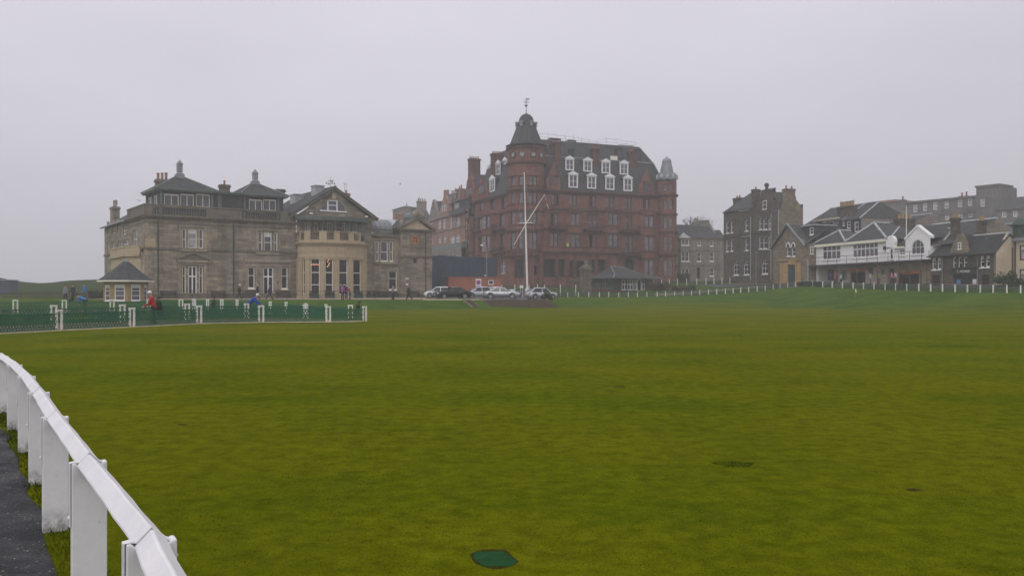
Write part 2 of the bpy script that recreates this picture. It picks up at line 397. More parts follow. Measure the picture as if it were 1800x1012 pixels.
r2 = nt.nodes.new('ShaderNodeValToRGB'); r2.color_ramp.elements[0].position = .3; r2.color_ramp.elements[0].color = (.93,.93,.935,1); r2.color_ramp.elements[1].position = .7; r2.color_ramp.elements[1].color = (1.05,1.05,1.05,1); nt.links.new(nz.outputs['Fac'], r2.inputs[0])
mx = nt.nodes.new('ShaderNodeMix'); mx.data_type = 'RGBA'; mx.inputs[0].default_value = .9; nt.links.new(hsv.outputs[0], mx.inputs[6]); nt.links.new(ml.outputs[0], mx.inputs[7])
m2 = nt.nodes.new('ShaderNodeMix'); m2.data_type = 'RGBA'; m2.blend_type = 'MULTIPLY'; m2.inputs[0].default_value = 1.0; nt.links.new(mx.outputs[2], m2.inputs[6]); nt.links.new(r2.outputs[0], m2.inputs[7])
m3 = nt.nodes.new('ShaderNodeMapRange'); m3.inputs[1].default_value = -.7; m3.inputs[2].default_value = .7; m3.inputs[3].default_value = 1.06; m3.inputs[4].default_value = .93; nt.links.new(sp.outputs[0], m3.inputs[0])
m4 = nt.nodes.new('ShaderNodeVectorMath'); m4.operation = 'SCALE'; nt.links.new(m2.outputs[2], m4.inputs[0]); nt.links.new(m3.outputs[0], m4.inputs['Scale'])
nt.links.new(m4.outputs[0], bg.inputs['Color']); bg.inputs['Strength'].default_value = .085
sl = bpy.data.lights.new('sun', 'SUN'); sl.energy = .9; sl.angle = R(40); sl.color = (1, .96, .92)
so = bpy.data.objects.new('sun', sl); COL.objects.link(so)
# the lamp shines along its -Z: aim from the sun's direction
sd = Vector((math.sin(SUN_AZ)*math.cos(SUN_EL), math.cos(SUN_AZ)*math.cos(SUN_EL), math.sin(SUN_EL)))
so.rotation_euler = sd.to_track_quat('Z', 'Y').to_euler(); so.location = (0, 0, 80)
cam = bpy.data.cameras.new('camera'); co = bpy.data.objects.new('camera', cam); COL.objects.link(co)
co.location = (0, 0, CAMZ); co.rotation_euler = (R(90), 0, 0); cam.sensor_width = 36; cam.lens = 36*FPX/1800; cam.shift_y = (HOR-506)/1800
cam.clip_start = .1; cam.clip_end = 5000; SC.camera = co
vs = SC.view_settings; vs.view_transform = 'Standard'; vs.look = 'None'; vs.exposure = 0; vs.gamma = 1
cy = SC.cycles; cy.use_denoising = True; cy.max_bounces = 6; cy.diffuse_bounces = 3; cy.glossy_bounces = 3; cy.volume_bounces = 1; cy.caustics_reflective = False; cy.caustics_refractive = False
try: cy.denoiser = 'OPENIMAGEDENOISE'
except Exception: pass
HAZE_D = .0012
hz = MB(); hz.hexa([(-620,-80,-1.5),(620,-80,-1.5),(620,640,-1.5),(-620,640,-1.5),(-620,-80,46),(620,-80,46),(620,640,46),(-620,640,46)])
hm = bpy.data.materials.new('haze_air'); hm.use_nodes = True; hn = hm.node_tree; hn.nodes.clear()
ho = hn.nodes.new('ShaderNodeOutputMaterial'); hv = hn.nodes.new('ShaderNodeVolumePrincipled'); hn.links.new(hv.outputs[0], ho.inputs['Volume'])
hv.inputs['Density'].default_value = HAZE_D; hv.inputs['Color'].default_value = (.96,.955,.98,1); hv.inputs['Anisotropy'].default_value = .25
tag(hz.build('haze', hm), 'pale grey sea mist over the links and town', kind='stuff')

# ------------------------------------------------------------------ ground
def axis(parts):
    r = []
    for a, b, st in parts: r += list(np.arange(a, b, st))
    return np.array(r + [parts[-1][1]])
gx = axis([(-600,-130,20),(-130,-14,2.0),(-14,14,1.0),(14,130,2.0),(130,600,20)])
gy = axis([(-70,-6,8),(-6,30,1.5),(30,200,1.0),(200,260,4),(260,620,24)])
GX, GY = np.meshgrid(gx, gy); GZ = terr(GX, GY)
nx, ny = len(gx), len(gy)
vv = np.stack([GX.ravel(), GY.ravel(), GZ.ravel()], 1)
idx = np.arange(nx*ny).reshape(ny, nx)
ff = np.stack([idx[:-1,:-1].ravel(), idx[:-1,1:].ravel(), idx[1:,1:].ravel(), idx[1:,:-1].ravel()], 1)
me = bpy.data.meshes.new('lawn'); me.from_pydata(vv.tolist(), [], ff.tolist())
dzy = np.gradient(GZ, gy, axis=0); dzx = np.gradient(GZ, gx, axis=1)
sl_ = np.hypot(dzx, dzy); rough = np.clip((sl_-.02)/.035, 0, 1)*np.clip((GY-60)/30, 0, 1)
rough = np.maximum(rough, np.clip((GY-100)/15, 0, 1)*.75)
apx = np.clip(GX/np.maximum(GY, 5), -1, 1)*FPX+900
far_l = (apx < 420)*np.clip((GY-46)/30, 0, 1)*.5
rough = np.maximum(rough, far_l)
atr = me.attributes.new('rough', 'FLOAT', 'POINT'); atr.data.foreach_set('value', rough.ravel().astype(np.float32))
dune = np.clip((GY-128)/25, 0, 1)*np.clip((700-apx)/60, 0, 1)*.8
atd = me.attributes.new('dune', 'FLOAT', 'POINT'); atd.data.foreach_set('value', dune.ravel().astype(np.float32))
me.polygons.foreach_set('use_smooth', np.ones(len(ff), bool)); me.materials.append(MATS['turf'])
lawn = bpy.data.objects.new('lawn', me); COL.objects.link(lawn); tag(lawn, kind='structure')

def sheet(name, poly, mat, lift=.02, step=1.0, kind='structure', label=None):
    """flat sheet following the ground: polygon in XY cut into a grid"""
    bm = bmesh.new(); vs_ = [bm.verts.new((x, y, 0)) for x, y in poly]; bm.faces.new(vs_)
    xs = [p[0] for p in poly]; ys = [p[1] for p in poly]
    for a, lo, hi in ((0, min(xs), max(xs)), (1, min(ys), max(ys))):
        k = lo+step
        while k < hi:
            co_ = [0,0,0]; no = [0,0,0]; co_[a] = k; no[a] = 1
            bmesh.ops.bisect_plane(bm, geom=bm.verts[:]+bm.edges[:]+bm.faces[:], plane_co=co_, plane_no=no); k += step
    for v in bm.verts: v.co.z = gz(v.co.x, v.co.y)+lift
    bmesh.ops.recalc_face_normals(bm, faces=bm.faces)
    m = bpy.data.meshes.new(name); bm.to_mesh(m); bm.free()
    if m.polygons and m.polygons[0].normal.z < 0: m.flip_normals()
    m.materials.append(MATS[mat]); o = bpy.data.objects.new(name, m); COL.objects.link(o)
    return tag(o, label, kind=kind)
# ------------------------------------------------------------------ the near white rail, tarmac path, turf details
RAIL = [(-.46,2.0-.55),(-1.30,3.0),(-2.19,4.42),(-3.20,6.05),(-4.13,7.58),(-5.07,9.1),(-6.05,10.62),(-7.09,12.15),(-8.2,13.65),(-9.4,15.1)]
rf = thing('rail_fence', (RAIL[1][0], RAIL[1][1], 0), 'low white timber rail fence on broad flat posts along the wet tarmac path', 'rail fence')
for _k,(x_,y_) in enumerate(RAIL): RAIL[_k]=(x_+.075+.004*_k,y_)
RZ = .765         # centre height of the diamond rail
HS = .058
for k, (x, y) in enumerate(RAIL):
    a, b = RAIL[max(k-1, 0)], RAIL[min(k+1, len(RAIL)-1)]
    d = Vector((b[0]-a[0], b[1]-a[1], 0)).normalized(); n = Vector((d.y, -d.x, 0))
    # broad board set across the rail; top notched for the diamond rail
    pb = MB(); hw, ht = .08, .03; top = RZ+.012
    prof = [(-hw,-.25),(hw,-.25),(hw,top),(HS+.005,top),(0,RZ-HS-.005),(-HS-.005,top),(-hw,top)]
    c = Vector((x, y, 0))
    dd = d.copy(); nn = n.copy()
    pb.prism([c+nn*u+Vector((0,0,z))-dd*ht for u, z in prof], dd*(2*ht))
    o = pb.build('post', 'rail_paint', rf, recalc=True, bevel=.006)
    # iron strap over the rail
    sb = MB(); r1, r2 = HS-.002, HS+.014
    arc = [(-hw-.004,-.30),(-hw-.004,.013),(-HS-.003,.013),(-HS+.012,.0105),(0,HS-.0015),(HS-.012,.0105),(HS+.016,-.002),(HS+.014,-.03),(hw+.002,-.05)]
    a2 = [Vector((u, z)) for u, z in arc]; outp = []
    for q in range(len(a2)):
        t = (a2[min(q+1,len(a2)-1)]-a2[max(q-1,0)]).normalized(); outp.append(a2[q]+Vector((-t.y, t.x))*.005)
    sb.prism([c+n*p_.x+Vector((0,0,RZ+p_.y))-d*.02 for p_ in a2+outp[::-1]], d*.04)
    s_ = sb.build('strap', 'rail_paint', rf, recalc=True)
    if 1 <= k:
        bb = MB(); bb.tube([c-n*(hw+.002)+Vector((0,0,RZ-.26)), c-n*(hw+.016)+Vector((0,0,RZ-.26))], .012, 8); bb.build('bolt', 'rail_paint', rf)
for k in range(len(RAIL)-1):
    p0, p1 = Vector((*RAIL[k], RZ)), Vector((*RAIL[k+1], RZ)); d = (p1-p0).normalized(); n = Vector((d.y, -d.x, 0)).normalized()
    mb = MB(); j0, j1 = random.uniform(-.004,.004), random.uniform(-.004,.004); base = len(mb.v); N = 7
    rings = []
    for q in range(N+1):
        t = q/N; p = p0+(p1-p0)*t + Vector((0,0,j0*(1-t)+j1*t + random.uniform(-.0025,.0025))) + n*random.uniform(-.0025,.0025)
        if q == 0: p = p+d*.0025
        if q == N: p = p-d*.0025
        rings.append([p-n*HS, p-Vector((0,0,HS)), p+n*HS, p+Vector((0,0,HS))])
    for rg in rings: mb.v += rg
    for q in range(N):
        for j in range(4):
            a = q*4+j; b = q*4+(j+1) % 4; mb.f.append((a, b, b+4, a+4))
    mb.f.append((3,2,1,0)); e = N*4; mb.f.append((e,e+1,e+2,e+3))
    mb.build('rail', 'rail_paint', rf, recalc=True, bevel=.009)
# tarmac path left of the rail
EDGE = [(-.2,.6),(-.72,1.9),(-1.44,3.1),(-2.24,4.45),(-3.17,6.0),(-4.09,7.5),(-5.05,9.0),(-6.08,10.6),(-7.3,12.2),(-8.4,13.9),(-9.5,15.4),(-13,20),(-20,28),(-30,38)]
ED2 = []
for (x0,y0),(x1,y1) in zip(EDGE, EDGE[1:]):
    n_ = max(1, int((y1-y0)/.22)) if y1 < 21 else 1
    ED2 += [(x0+(x1-x0)*k/n_+random.uniform(-.02,.02)+.025*math.sin(k*1.1+y0), y0+(y1-y0)*k/n_) for k in range(n_)]
sheet('tarmac_path', ED2 + [EDGE[-1]] + [(-36,36),(-36,-6),(.2,-6)], 'wet_tarmac', .012, 4)
# green rubber mat let into the turf + small plug + drain mark
def turf_patch(name, pts_px, mat, label, cat, lift):
    c = [ground_at(px, py) for px, py in pts_px]; cen = sum(c, Vector())/len(c)
    mb = MB(); mb.prism([p+Vector((0,0,lift)) for p in c], (0,0,-.03)); mb2 = MB()
    return mb.build(name, mat, None, origin=cen, recalc=True)
MATPX = [(832,975),(842,972.5),(851,970.5),(868,969.6),(884,969.2),(890,974),(897,980),(908,989.5),(905,993.5),(897,996.5),(880,999),(864,998.5),(850,997),(838,990),(833,985)]
o = turf_patch('turf_mat', MATPX, 'mat_green', '', '', .003)
tag(o, 'bright green rubber mat patch let into the turf near the camera', 'ground mat')
o = turf_patch('turf_hollow', [(826,973.5),(836,969.5),(851,968),(868,967),(886,966.5),(894,973),(901,979),(912,989),(907,994.5),(898,997.5),(880,1000),(864,999.5),(849,998),(836,991),(829,985)], 'soil', '', '', .0015)
tag(o, 'dark soil rim round the green mat in the turf', 'soil patch')
# grass blades close to the camera (one body of grass)
def vnoise(X, Y, sc, seed=0):
    r = np.random.default_rng(seed).random((256,256)); x, y = X*sc+1000, Y*sc+1000; i, j = np.floor(x).astype(int), np.floor(y).astype(int); fx, fy = x-i, y-j; fx = fx*fx*(3-2*fx); fy = fy*fy*(3-2*fy)
    g_ = lambda a, b: r[a % 256, b % 256]
    return (g_(i,j)*(1-fx)+g_(i+1,j)*fx)*(1-fy)+(g_(i,j+1)*(1-fx)+g_(i+1,j+1)*fx)*fy
def blades(name, N, ymin, ymax, hmin, hmax, wd, cond=None):
    Y = ymin + (ymax-ymin)*rng.random(N)**1.0
    Y = np.sqrt(ymin**2 + (ymax**2-ymin**2)*rng.random(N))
    X = (rng.random(N)*2-1)*.62*Y
    ex = np.interp(Y, [e[1] for e in EDGE], [e[0] for e in EDGE])
    keep = X > ex + rng.normal(-.01, .07, N)
    if cond is None: keep &= rng.random(N) < np.clip((ymax-Y)/(ymax*.75), 0, 1)
    if cond is not None: keep &= cond(X, Y)
    # keep the mat clear
    px = X/Y*FPX+900; py = HOR+1.6*FPX/Y
    ins = np.zeros(N, bool)
    for (xa,ya),(xb,yb) in zip(MATPX, MATPX[1:]+MATPX[:1]):
        c_ = (ya > py) != (yb > py); ins ^= c_ & (px < (xb-xa)*(py-ya)/((yb-ya) if yb != ya else 1e-9)+xa)
    keep &= ~ins
    X, Y = X[keep], Y[keep]; n = len(X)
    Z = terr(X, Y)
    # tufts: local height from a cheap noise
    hn = .55*vnoise(X,Y,2.3,1)+.45*vnoise(X,Y,7.5,2)
    h = (hmin+(hmax-hmin)*rng.random(n)**1.6)*(.6+.8*hn)
    if cond is None: h *= np.clip((ymax+1-Y)/(ymax*.7), .1, 1)
    ang = rng.random(n)*6.283; lean = rng.random(n)*.9+.2; la = rng.random(n)*6.283
    bx, by = np.cos(ang)*wd*Y/5, np.sin(ang)*wd*Y/5
    V = np.empty((n, 3, 3), np.float32)
    V[:,0] = np.stack([X-bx, Y-by, Z-.004], 1); V[:,1] = np.stack([X+bx, Y+by, Z-.004], 1)
    keep2 = None
    V[:,2] = np.stack([X+np.cos(la)*h*lean, Y+np.sin(la)*h*lean, Z+h], 1)
    m = bpy.data.meshes.new(name); m.vertices.add(n*3); m.vertices.foreach_set('co', V.ravel())
    m.loops.add(n*3); m.loops.foreach_set('vertex_index', np.arange(n*3, dtype=np.int32))
    m.polygons.add(n); m.polygons.foreach_set('loop_start', np.arange(0, n*3, 3, dtype=np.int32))
    m.update(calc_edges=True)
    t = np.clip(.12*rng.normal(size=n)+1.5*(.34*vnoise(X,Y,.55,3)+.26*vnoise(X,Y,2.2,4)+.40*vnoise(X,Y,9.0,5)-.5)+.47, 0, 1).astype(np.float32)
    a = m.attributes.new('tint', 'FLOAT', 'FACE'); a.data.foreach_set('value', t)
    m.materials.append(MATS['blade']); o = bpy.data.objects.new(name, m); COL.objects.link(o)
    return o
g1 = blades('grass', 300000, 2.2, 16, .003, .009, .0036); tag(g1, 'short mown grass of the fairway', kind='stuff')
def nearrail(X, Y):
    rx = np.interp(Y, [e[1] for e in RAIL], [e[0] for e in RAIL]); ex = np.interp(Y, [e[1] for e in EDGE], [e[0] for e in EDGE])
    return (X > ex-.09+.16*vnoise(X,Y,3.1,8)**2*2) & (X < rx+.22)
g2 = blades('verge_grass', 260000, 1.4, 15, .02, .06, .0028, nearrail); tag(g2, 'longer grass left unmown along the foot of the white rail', kind='stuff')
# petals and chips on the tarmac
pm = MB()
for k in range(1500):
    y = 2+13*random.random(); x = np.interp(y, [e[1] for e in EDGE], [e[0] for e in EDGE]) - .02 - random.random()**1.3*1.6
    a = random.random()*6.28; s_ = random.uniform(.004,.011); z = .014+.003
    pm.poly([(x+math.cos(a+b)*s_*f, y+math.sin(a+b)*s_*f*1.1, z+random.random()*.003) for b, f in ((0,1),(1.6,.5),(3.1,1),(4.7,.45))])
DK = on(1291, 8.42); n_ = 1100; rr_ = np.sqrt(rng.random(n_)); th_ = rng.random(n_)*6.283; X_ = DK.x+np.cos(th_)*rr_*.19*(1+.2*np.sin(3*th_)); Y_ = DK.y+np.sin(th_)*rr_*.16
tm = MB()
for x, y in zip(X_, Y_): h_ = .006+.012*random.random(); a_ = random.random()*6.28; l_ = random.random()*6.28; tm.poly([(x-.004*math.cos(a_),y-.004*math.sin(a_),-.002),(x+.004*math.cos(a_),y+.004*math.sin(a_),-.002),(x+.6*h_*math.cos(l_),y+.6*h_*math.sin(l_),h_)])
tag(tm.build('grass_tuft', 'tuft_leaf'), 'faint darker tuft of rank grass in the open fairway', 'grass tuft')
for px_, py_, r_, lab_ in ((1090,680,.10,'tiny dark divot in the open fairway'),(1605,863,.05,'small brown divot towards the right of the fairway'),(322,747,.06,'small dark divot in the fairway beyond the white rail')):
    q_ = ground_at(px_, py_); dv = MB(); n_ = 11; dv.poly([q_+Vector((math.cos(k*6.283/n_)*r_*random.uniform(.6,1.3)*1.3, math.sin(k*6.283/n_)*r_*random.uniform(.6,1.3), .006)) for k in range(n_)]); tag(dv.build('divot', 'soil', None, origin=q_), lab_, 'divot', 'divots in the fairway')
tag(pm.build('path_litter', 'petal'), 'pale leaf bits scattered on the wet tarmac', kind='stuff')
# ------------------------------------------------------------------ building kit
class Fr:
    """vertical wall line: plan polyline left to right as seen from outside; (s along, w outwards, z up)"""
    def __init__(s, pts):
        s.p = [Vector((p[0], p[1], 0)) for p in pts]
        s.d = [(b-a).normalized() for a, b in zip(s.p, s.p[1:])]
        s.n = [Vector((d.y, -d.x, 0)) for d in s.d]
        s.c = [0.0]
        for a, b in zip(s.p, s.p[1:]): s.c.append(s.c[-1]+(b-a).length)
        s.L = s.c[-1]; s.m = []
        for i in range(len(s.p)):
            if i == 0: s.m.append(s.n[0])
            elif i == len(s.p)-1: s.m.append(s.n[-1])
            else:
                a = (s.n[i-1]+s.n[i]).normalized(); s.m.append(a/max(.4, a.dot(s.n[i])))
    def seg(s, u):
        for i in range(len(s.d)-1):
            if u < s.c[i+1]: return i
        return len(s.d)-1
    def P(s, u, w=0.0, z=0.0):
        i = s.seg(u); L = s.c[i+1]-s.c[i]; t = (u-s.c[i])/L
        q = s.p[i]+s.d[i]*(u-s.c[i])
        m = s.n[i] if len(s.d) == 1 else s.m[i]*(1-t)+s.m[i+1]*t
        q = q+m*w; q.z = z; return q
    def nrm(s, u): return s.n[s.seg(u)]
    def u(s, px, w=0.0):
        a = ax(px); best = None
        for i in range(len(s.d)):
            q0 = s.P(s.c[i]+1e-6, w); q1 = s.P(s.c[i+1]-1e-6, w)
            f0, f1 = q0.x-a*q0.y, q1.x-a*q1.y
            ends = (i == 0, i == len(s.d)-1)
            if f1 == f0: continue
            t = f0/(f0-f1)
            if (t >= -1e-6 or ends[0]) and (t <= 1+1e-6 or ends[1]):
                q = q0+(q1-q0)*t; vis = s.n[i].dot(-q) > 0
                uu = s.c[i]+t*(s.c[i+1]-s.c[i])
                if vis and (0 <= t <= 1): return uu
                if best is None: best = uu
        return best if best is not None else 0.0
    def z(s, py, u, w=0.0): return zpx(py, s.P(u, w).y)
    def pz(s, px, py, w=0.0):
        u = s.u(px, w); return u, s.z(py, u, w)

def bx(mb, fr, u0, u1, w0, w1, z0, z1):
    us = [u0]+[c for c in fr.c[1:-1] if u0+1e-4 < c < u1-1e-4]+[u1]
    if len(us) == 2:
        mb.hexa([fr.P(u0, w1, z0), fr.P(u1, w1, z0), fr.P(u1, w0, z0), fr.P(u0, w0, z0), fr.P(u0, w1, z1), fr.P(u1, w1, z1), fr.P(u1, w0, z1), fr.P(u0, w0, z1)])
    else:
        base = len(mb.v)
        for q in us: mb.v += [fr.P(q, w1, z0), fr.P(q, w0, z0), fr.P(q, w0, z1), fr.P(q, w1, z1)]
        for k in range(len(us)-1):
            for j in range(4):
                a, b = base+k*4+j, base+k*4+(j+1) % 4; mb.f.append((a, a+4, b+4, b))
        mb.f.append((base, base+1, base+2, base+3)); e = base+(len(us)-1)*4; mb.f.append((e+3, e+2, e+1, e))

SPLIT = {'wall', 'window_surround', 'string_course', 'balustrade', 'parapet', 'gable', 'roof_hip', 'roof_ledge', 'attic_pilaster', 'lintel', 'eaves', 'cornice', 'pediment', 'bay_parapet', 'bay_roof', 'quoin', 'bow_trim', 'roof_flashing', 'door_surround', 'fascia', 'gable_coping', 'roof_verge', 'balcony_parapet', 'gable_roof', 'tower_band', 'chimney_breast'}
def clusters(mb, gap=.3):
    par = list(range(len(mb.v)))
    def find(a):
        while par[a] != a: par[a] = par[par[a]]; a = par[a]
        return a
    for f in mb.f:
        r = find(f[0])
        for k in f[1:]: par[find(k)] = r
    isl = {}
    for i, v in enumerate(mb.v):
        r = find(i); b = isl.setdefault(r, [list(v), list(v)])
        for k in range(3): b[0][k] = min(b[0][k], v[k]); b[1][k] = max(b[1][k], v[k])
    ks = list(isl); bp = list(range(len(ks)))
    def f2(a):
        while bp[a] != a: bp[a] = bp[bp[a]]; a = bp[a]
        return a
    for i in range(len(ks)):
        A_ = isl[ks[i]]
        for j in range(i):
            B_ = isl[ks[j]]
            if all(A_[0][k]-gap < B_[1][k] and B_[0][k]-gap < A_[1][k] for k in range(3)): bp[f2(i)] = f2(j)
    pos_ = {k: f2(i) for i, k in enumerate(ks)}; out = {}
    for f in mb.f:
        g_ = out.setdefault(pos_[find(f[0])], (MB(), {}))
        t = []
        for k in f:
            if k not in g_[1]: g_[1][k] = len(g_[0].v); g_[0].v.append(mb.v[k])
            t.append(g_[1][k])
        g_[0].f.append(tuple(t))
    return [g_[0] for g_ in out.values()]
class Bld:
    def __init__(s, name, loc, label, cat, group=None):
        s.o = thing(name, loc, label, cat, group); s.mb = {}; s.walls = []
    def m(s, name, mat):
        return s.mb.setdefault((name, mat), MB())
    def part(s, name, mat, mb, parent=None, **k): return mb.build(name, mat, parent or s.o, **k)
    def wall(s, fr, u0, u1, z0, z1, mat, name='wall', depth=.22):
        w = Wall(s, fr, u0, u1, z0, z1, mat, name, depth); s.walls.append(w); return w
    def done(s):
        for w in s.walls: w.make()
        for (name, mat), mb in s.mb.items():
            if not mb.f: continue
            if name in SPLIT:
                for c in clusters(mb): c.build(name, mat, s.o)
            else: mb.build(name, mat, s.o)
    def chimney(s, c, sx, sy, z0, z1, mat, pots=(), rot=0.0, potmat='terracotta', cap=.12, poth=.7, potr=.16, capmat=None, parent=None):
        mb = MB(); c = Vector(c); c.z = 0
        mb.box(c+Vector((0,0,z0)), sx, sy, z1-z0-.35, rot)
        mb.box(c+Vector((0,0,z1-.35)), sx+2*cap, sy+2*cap, .17, rot); mb.box(c+Vector((0,0,z1-.18)), sx+cap, sy+cap, .18, rot)
        o = mb.build('chimney', mat, parent or s.o)
        if isinstance(pots, int):
            pots = [(-.5+(k+.5)/pots)*(sx-.1) for k in range(pots)]
        for q in pots:
            pm_ = MB(); p = c+Vector((q*math.cos(rot), q*math.sin(rot), z1)); h = poth*random.uniform(.85,1.1)
            pm_.lathe(p, [(0,0),(potr*1.05,0),(potr*1.05,.08),(potr*.9,.1),(potr*.82,h*.85),(potr*1.02,h*.87),(potr*1.02,h),(potr*.7,h),(potr*.65,h-.2),(0,h-.2)], 10)
            pm_.build('chimney_pot', potmat, o if parent is None else parent, smooth=False)
        return o

class Wall:
    def __init__(s, b, fr, u0, u1, z0, z1, mat, name, depth):
        s.b, s.fr, s.u0, s.u1, s.z0, s.z1, s.mat, s.name, s.depth = b, fr, u0, u1, z0, z1, mat, name, depth; s.h = []
    def make(s):
        mb = s.b.m(s.name, s.mat); fr = s.fr
        us = sorted(set([s.u0, s.u1]+[c for c in fr.c if s.u0 < c < s.u1]+[q for h in s.h for q in h[:2]]))
        zs = sorted(set([s.z0, s.z1]+[q for h in s.h for q in h[2:4]]))
        us = [u for u in us if s.u0-1e-6 <= u <= s.u1+1e-6]; zs = [z for z in zs if s.z0-1e-6 <= z <= s.z1+1e-6]
        for a, b in zip(us, us[1:]):
            if b-a < 1e-4: continue
            run = None
            for c, d in zip(zs, zs[1:]):
                mu, mz = (a+b)/2, (c+d)/2
                solid = not any(h[0] < mu < h[1] and h[2] < mz < h[3] for h in s.h)
                if solid and run is None: run = c
                if not solid and run is not None:
                    mb.poly([fr.P(a+1e-7,0,run), fr.P(b-1e-7,0,run), fr.P(b-1e-7,0,c), fr.P(a+1e-7,0,c)]); run = None
            if run is not None: mb.poly([fr.P(a+1e-7,0,run), fr.P(b-1e-7,0,run), fr.P(b-1e-7,0,zs[-1]), fr.P(a+1e-7,0,zs[-1])])
        D = s.depth
        for (u0, u1, z0, z1, arch) in s.h:
            P = fr.P
            mb.poly([P(u0,0,z0), P(u0,-D,z0), P(u0,-D,z1), P(u0,0,z1)][::-1]); mb.poly([P(u1,0,z0), P(u1,-D,z0), P(u1,-D,z1), P(u1,0,z1)])
            mb.poly([P(u0,0,z0), P(u1,0,z0), P(u1,-D,z0), P(u0,-D,z0)]); 
            if not arch: mb.poly([P(u0,0,z1), P(u1,0,z1), P(u1,-D,z1), P(u0,-D,z1)][::-1])
            else:
                N = 8; uc, r = (u0+u1)/2, (u1-u0)/2; zr = z1-arch*r
                ap = [(uc-r*math.cos(math.pi*k/N), zr+arch*r*math.sin(math.pi*k/N)) for k in range(N+1)]
                for (ua, za), (ub, zb) in zip(ap, ap[1:]):
                    pts = [P(ua,0,za), P(ub,0,zb), P(ub,0,z1+1e-4), P(ua,0,z1+1e-4)]
                    mb.poly(pts); mb.poly([P(ua,0,za), P(ua,-D,za), P(ub,-D,zb), P(ub,0,zb)])
    def win(s, u0, u1, z0, z1, cols=1, bars=(.5,), frame='white_paint', pane='glass_dark', fw=.07, bw=.045, arch=0, sill=None, surround=None, blind=0, door=None, sw=.18, lintel=None, name='window', recess=None, colfr=None):
        if u1-u0 < .05: return None
        s.h.append((u0, u1, z0, z1, arch)); fr = s.fr; D = s.depth if recess is None else recess
        f = MB(); W = (-D+.01, -D+.075)
        bx(f, fr, u0, u0+fw, *W, z0, z1); bx(f, fr, u1-fw, u1, *W, z0, z1); bx(f, fr, u0+fw, u1-fw, *W, z0, z0+fw*1.4)
        if not arch: bx(f, fr, u0+fw, u1-fw, *W, z1-fw, z1)
        else:
            N = 8; uc, r = (u0+u1)/2, (u1-u0)/2; zr = z1-arch*r
            for k in range(N):
                t0, t1 = math.pi*k/N, math.pi*(k+1)/N; ri = r-fw*1.1
                q = [(uc-ri*math.cos(t0), zr+arch*ri*math.sin(t0)), (uc-ri*math.cos(t1), zr+arch*ri*math.sin(t1)), (uc-r*math.cos(t1), zr+arch*r*math.sin(t1)), (uc-r*math.cos(t0), zr+arch*r*math.sin(t0))]
                f.hexa([fr.P(u, W[1], z) for u, z in q]+[fr.P(u, W[0], z) for u, z in q])
        cf = colfr or [k/cols for k in range(1, cols)]
        for q in cf:
            c = u0+(u1-u0)*q; bx(f, fr, c-bw/2, c+bw/2, W[0]+.004, W[1]-.006, z0+fw, z1-.01)
        for q in bars:
            c = z0+(z1-z0)*q; bx(f, fr, u0+.01, u1-.01, W[0]+.007, W[1]+.012, c-bw*.55, c+bw*.55)
        if sill: bx(f, fr, u0-.05, u1+.05, -D+.02, .09, z0-.13, z0+.005)
        if door:
            bx(f, fr, u0+fw, u1-fw, -D+.015, -D+.06, z0, z0+(z1-z0)*door)
        o = f.build(name, frame, s.b.o)
        p = MB(); p.poly([fr.P(u0+.005,-D+.035,z0+.01), fr.P(u1-.005,-D+.035,z0+.01), fr.P(u1-.005,-D+.035,z1-.005), fr.P(u0+.005,-D+.035,z1-.005)])
        p.build('pane', pane, o)
        if blind:
            q = MB(); bx(q, fr, u0+fw, u1-fw, -D+.037, -D+.045, z1-(z1-z0)*blind, z1-fw*.5); q.build('blind', 'blind', o)
        if surround:
            t = s.b.m('window_surround', surround); k = sw
            bx(t, fr, u0-k, u0-.003, -.05, .05, z0-.1, z1+k); bx(t, fr, u1+.003, u1+k, -.05, .05, z0-.1, z1+k); bx(t, fr, u0-.003, u1+.003, -.05, .055, z1+.003, z1+k+.03)
            bx(t, fr, u0-k-.06, u1+k+.06, -.05, .1, z0-.26, z0-.1)
        if lintel:
            t = s.b.m('lintel', lintel); bx(t, fr, u0-.15, u1+.15, -.03, .03, z1+.004, z1+.3)
        return o
    def winpx(s, x0, y0, x1, y1, **k):
        u0, u1 = s.fr.u(x0), s.fr.u(x1); uc = (u0+u1)/2
        return s.win(u0, u1, s.fr.z(y1, uc), s.fr.z(y0, uc), **k)

def band(mb, fr, u0, u1, z, h, proj, back=.02):
    bx(mb, fr, u0, u1, -back, proj, z, z+h)
def cornice(mb, fr, u0, u1, z, steps=((.12,.10),(.25,.16),(.42,.14))):
    zz = z
    for proj, h in steps: bx(mb, fr, u0-.0, u1+.0, -.03, proj, zz, zz+h-.003); zz += h
    return zz
def balustrade(mb, fr, u0, u1, z0, z1, w=-.12, pitch=.32, r=.07, solid=()):
    """pierced parapet: rails, pedestals and balusters"""
    bx(mb, fr, u0, u1, w-.16, w+.16, z0, z0+.16); bx(mb, fr, u0, u1, w-.18, w+.18, z1-.15, z1)
    u = u0+pitch/2
    while u < u1:
        c = fr.P(u, w, z0+.16); h = z1-z0-.31
        mb.lathe(c, [(r*.8,0),(r*.6,h*.12),(r,h*.35),(r*.5,h*.7),(r*.8,h)], 6); u += pitch
def gable_poly(mb, fr, u0, u1, zb, ua, za, w0=0.0, th=.3):
    mb.prism([fr.P(u0,w0,zb), fr.P(u1,w0,zb), fr.P(ua,w0,za)], -fr.nrm(ua)*th)
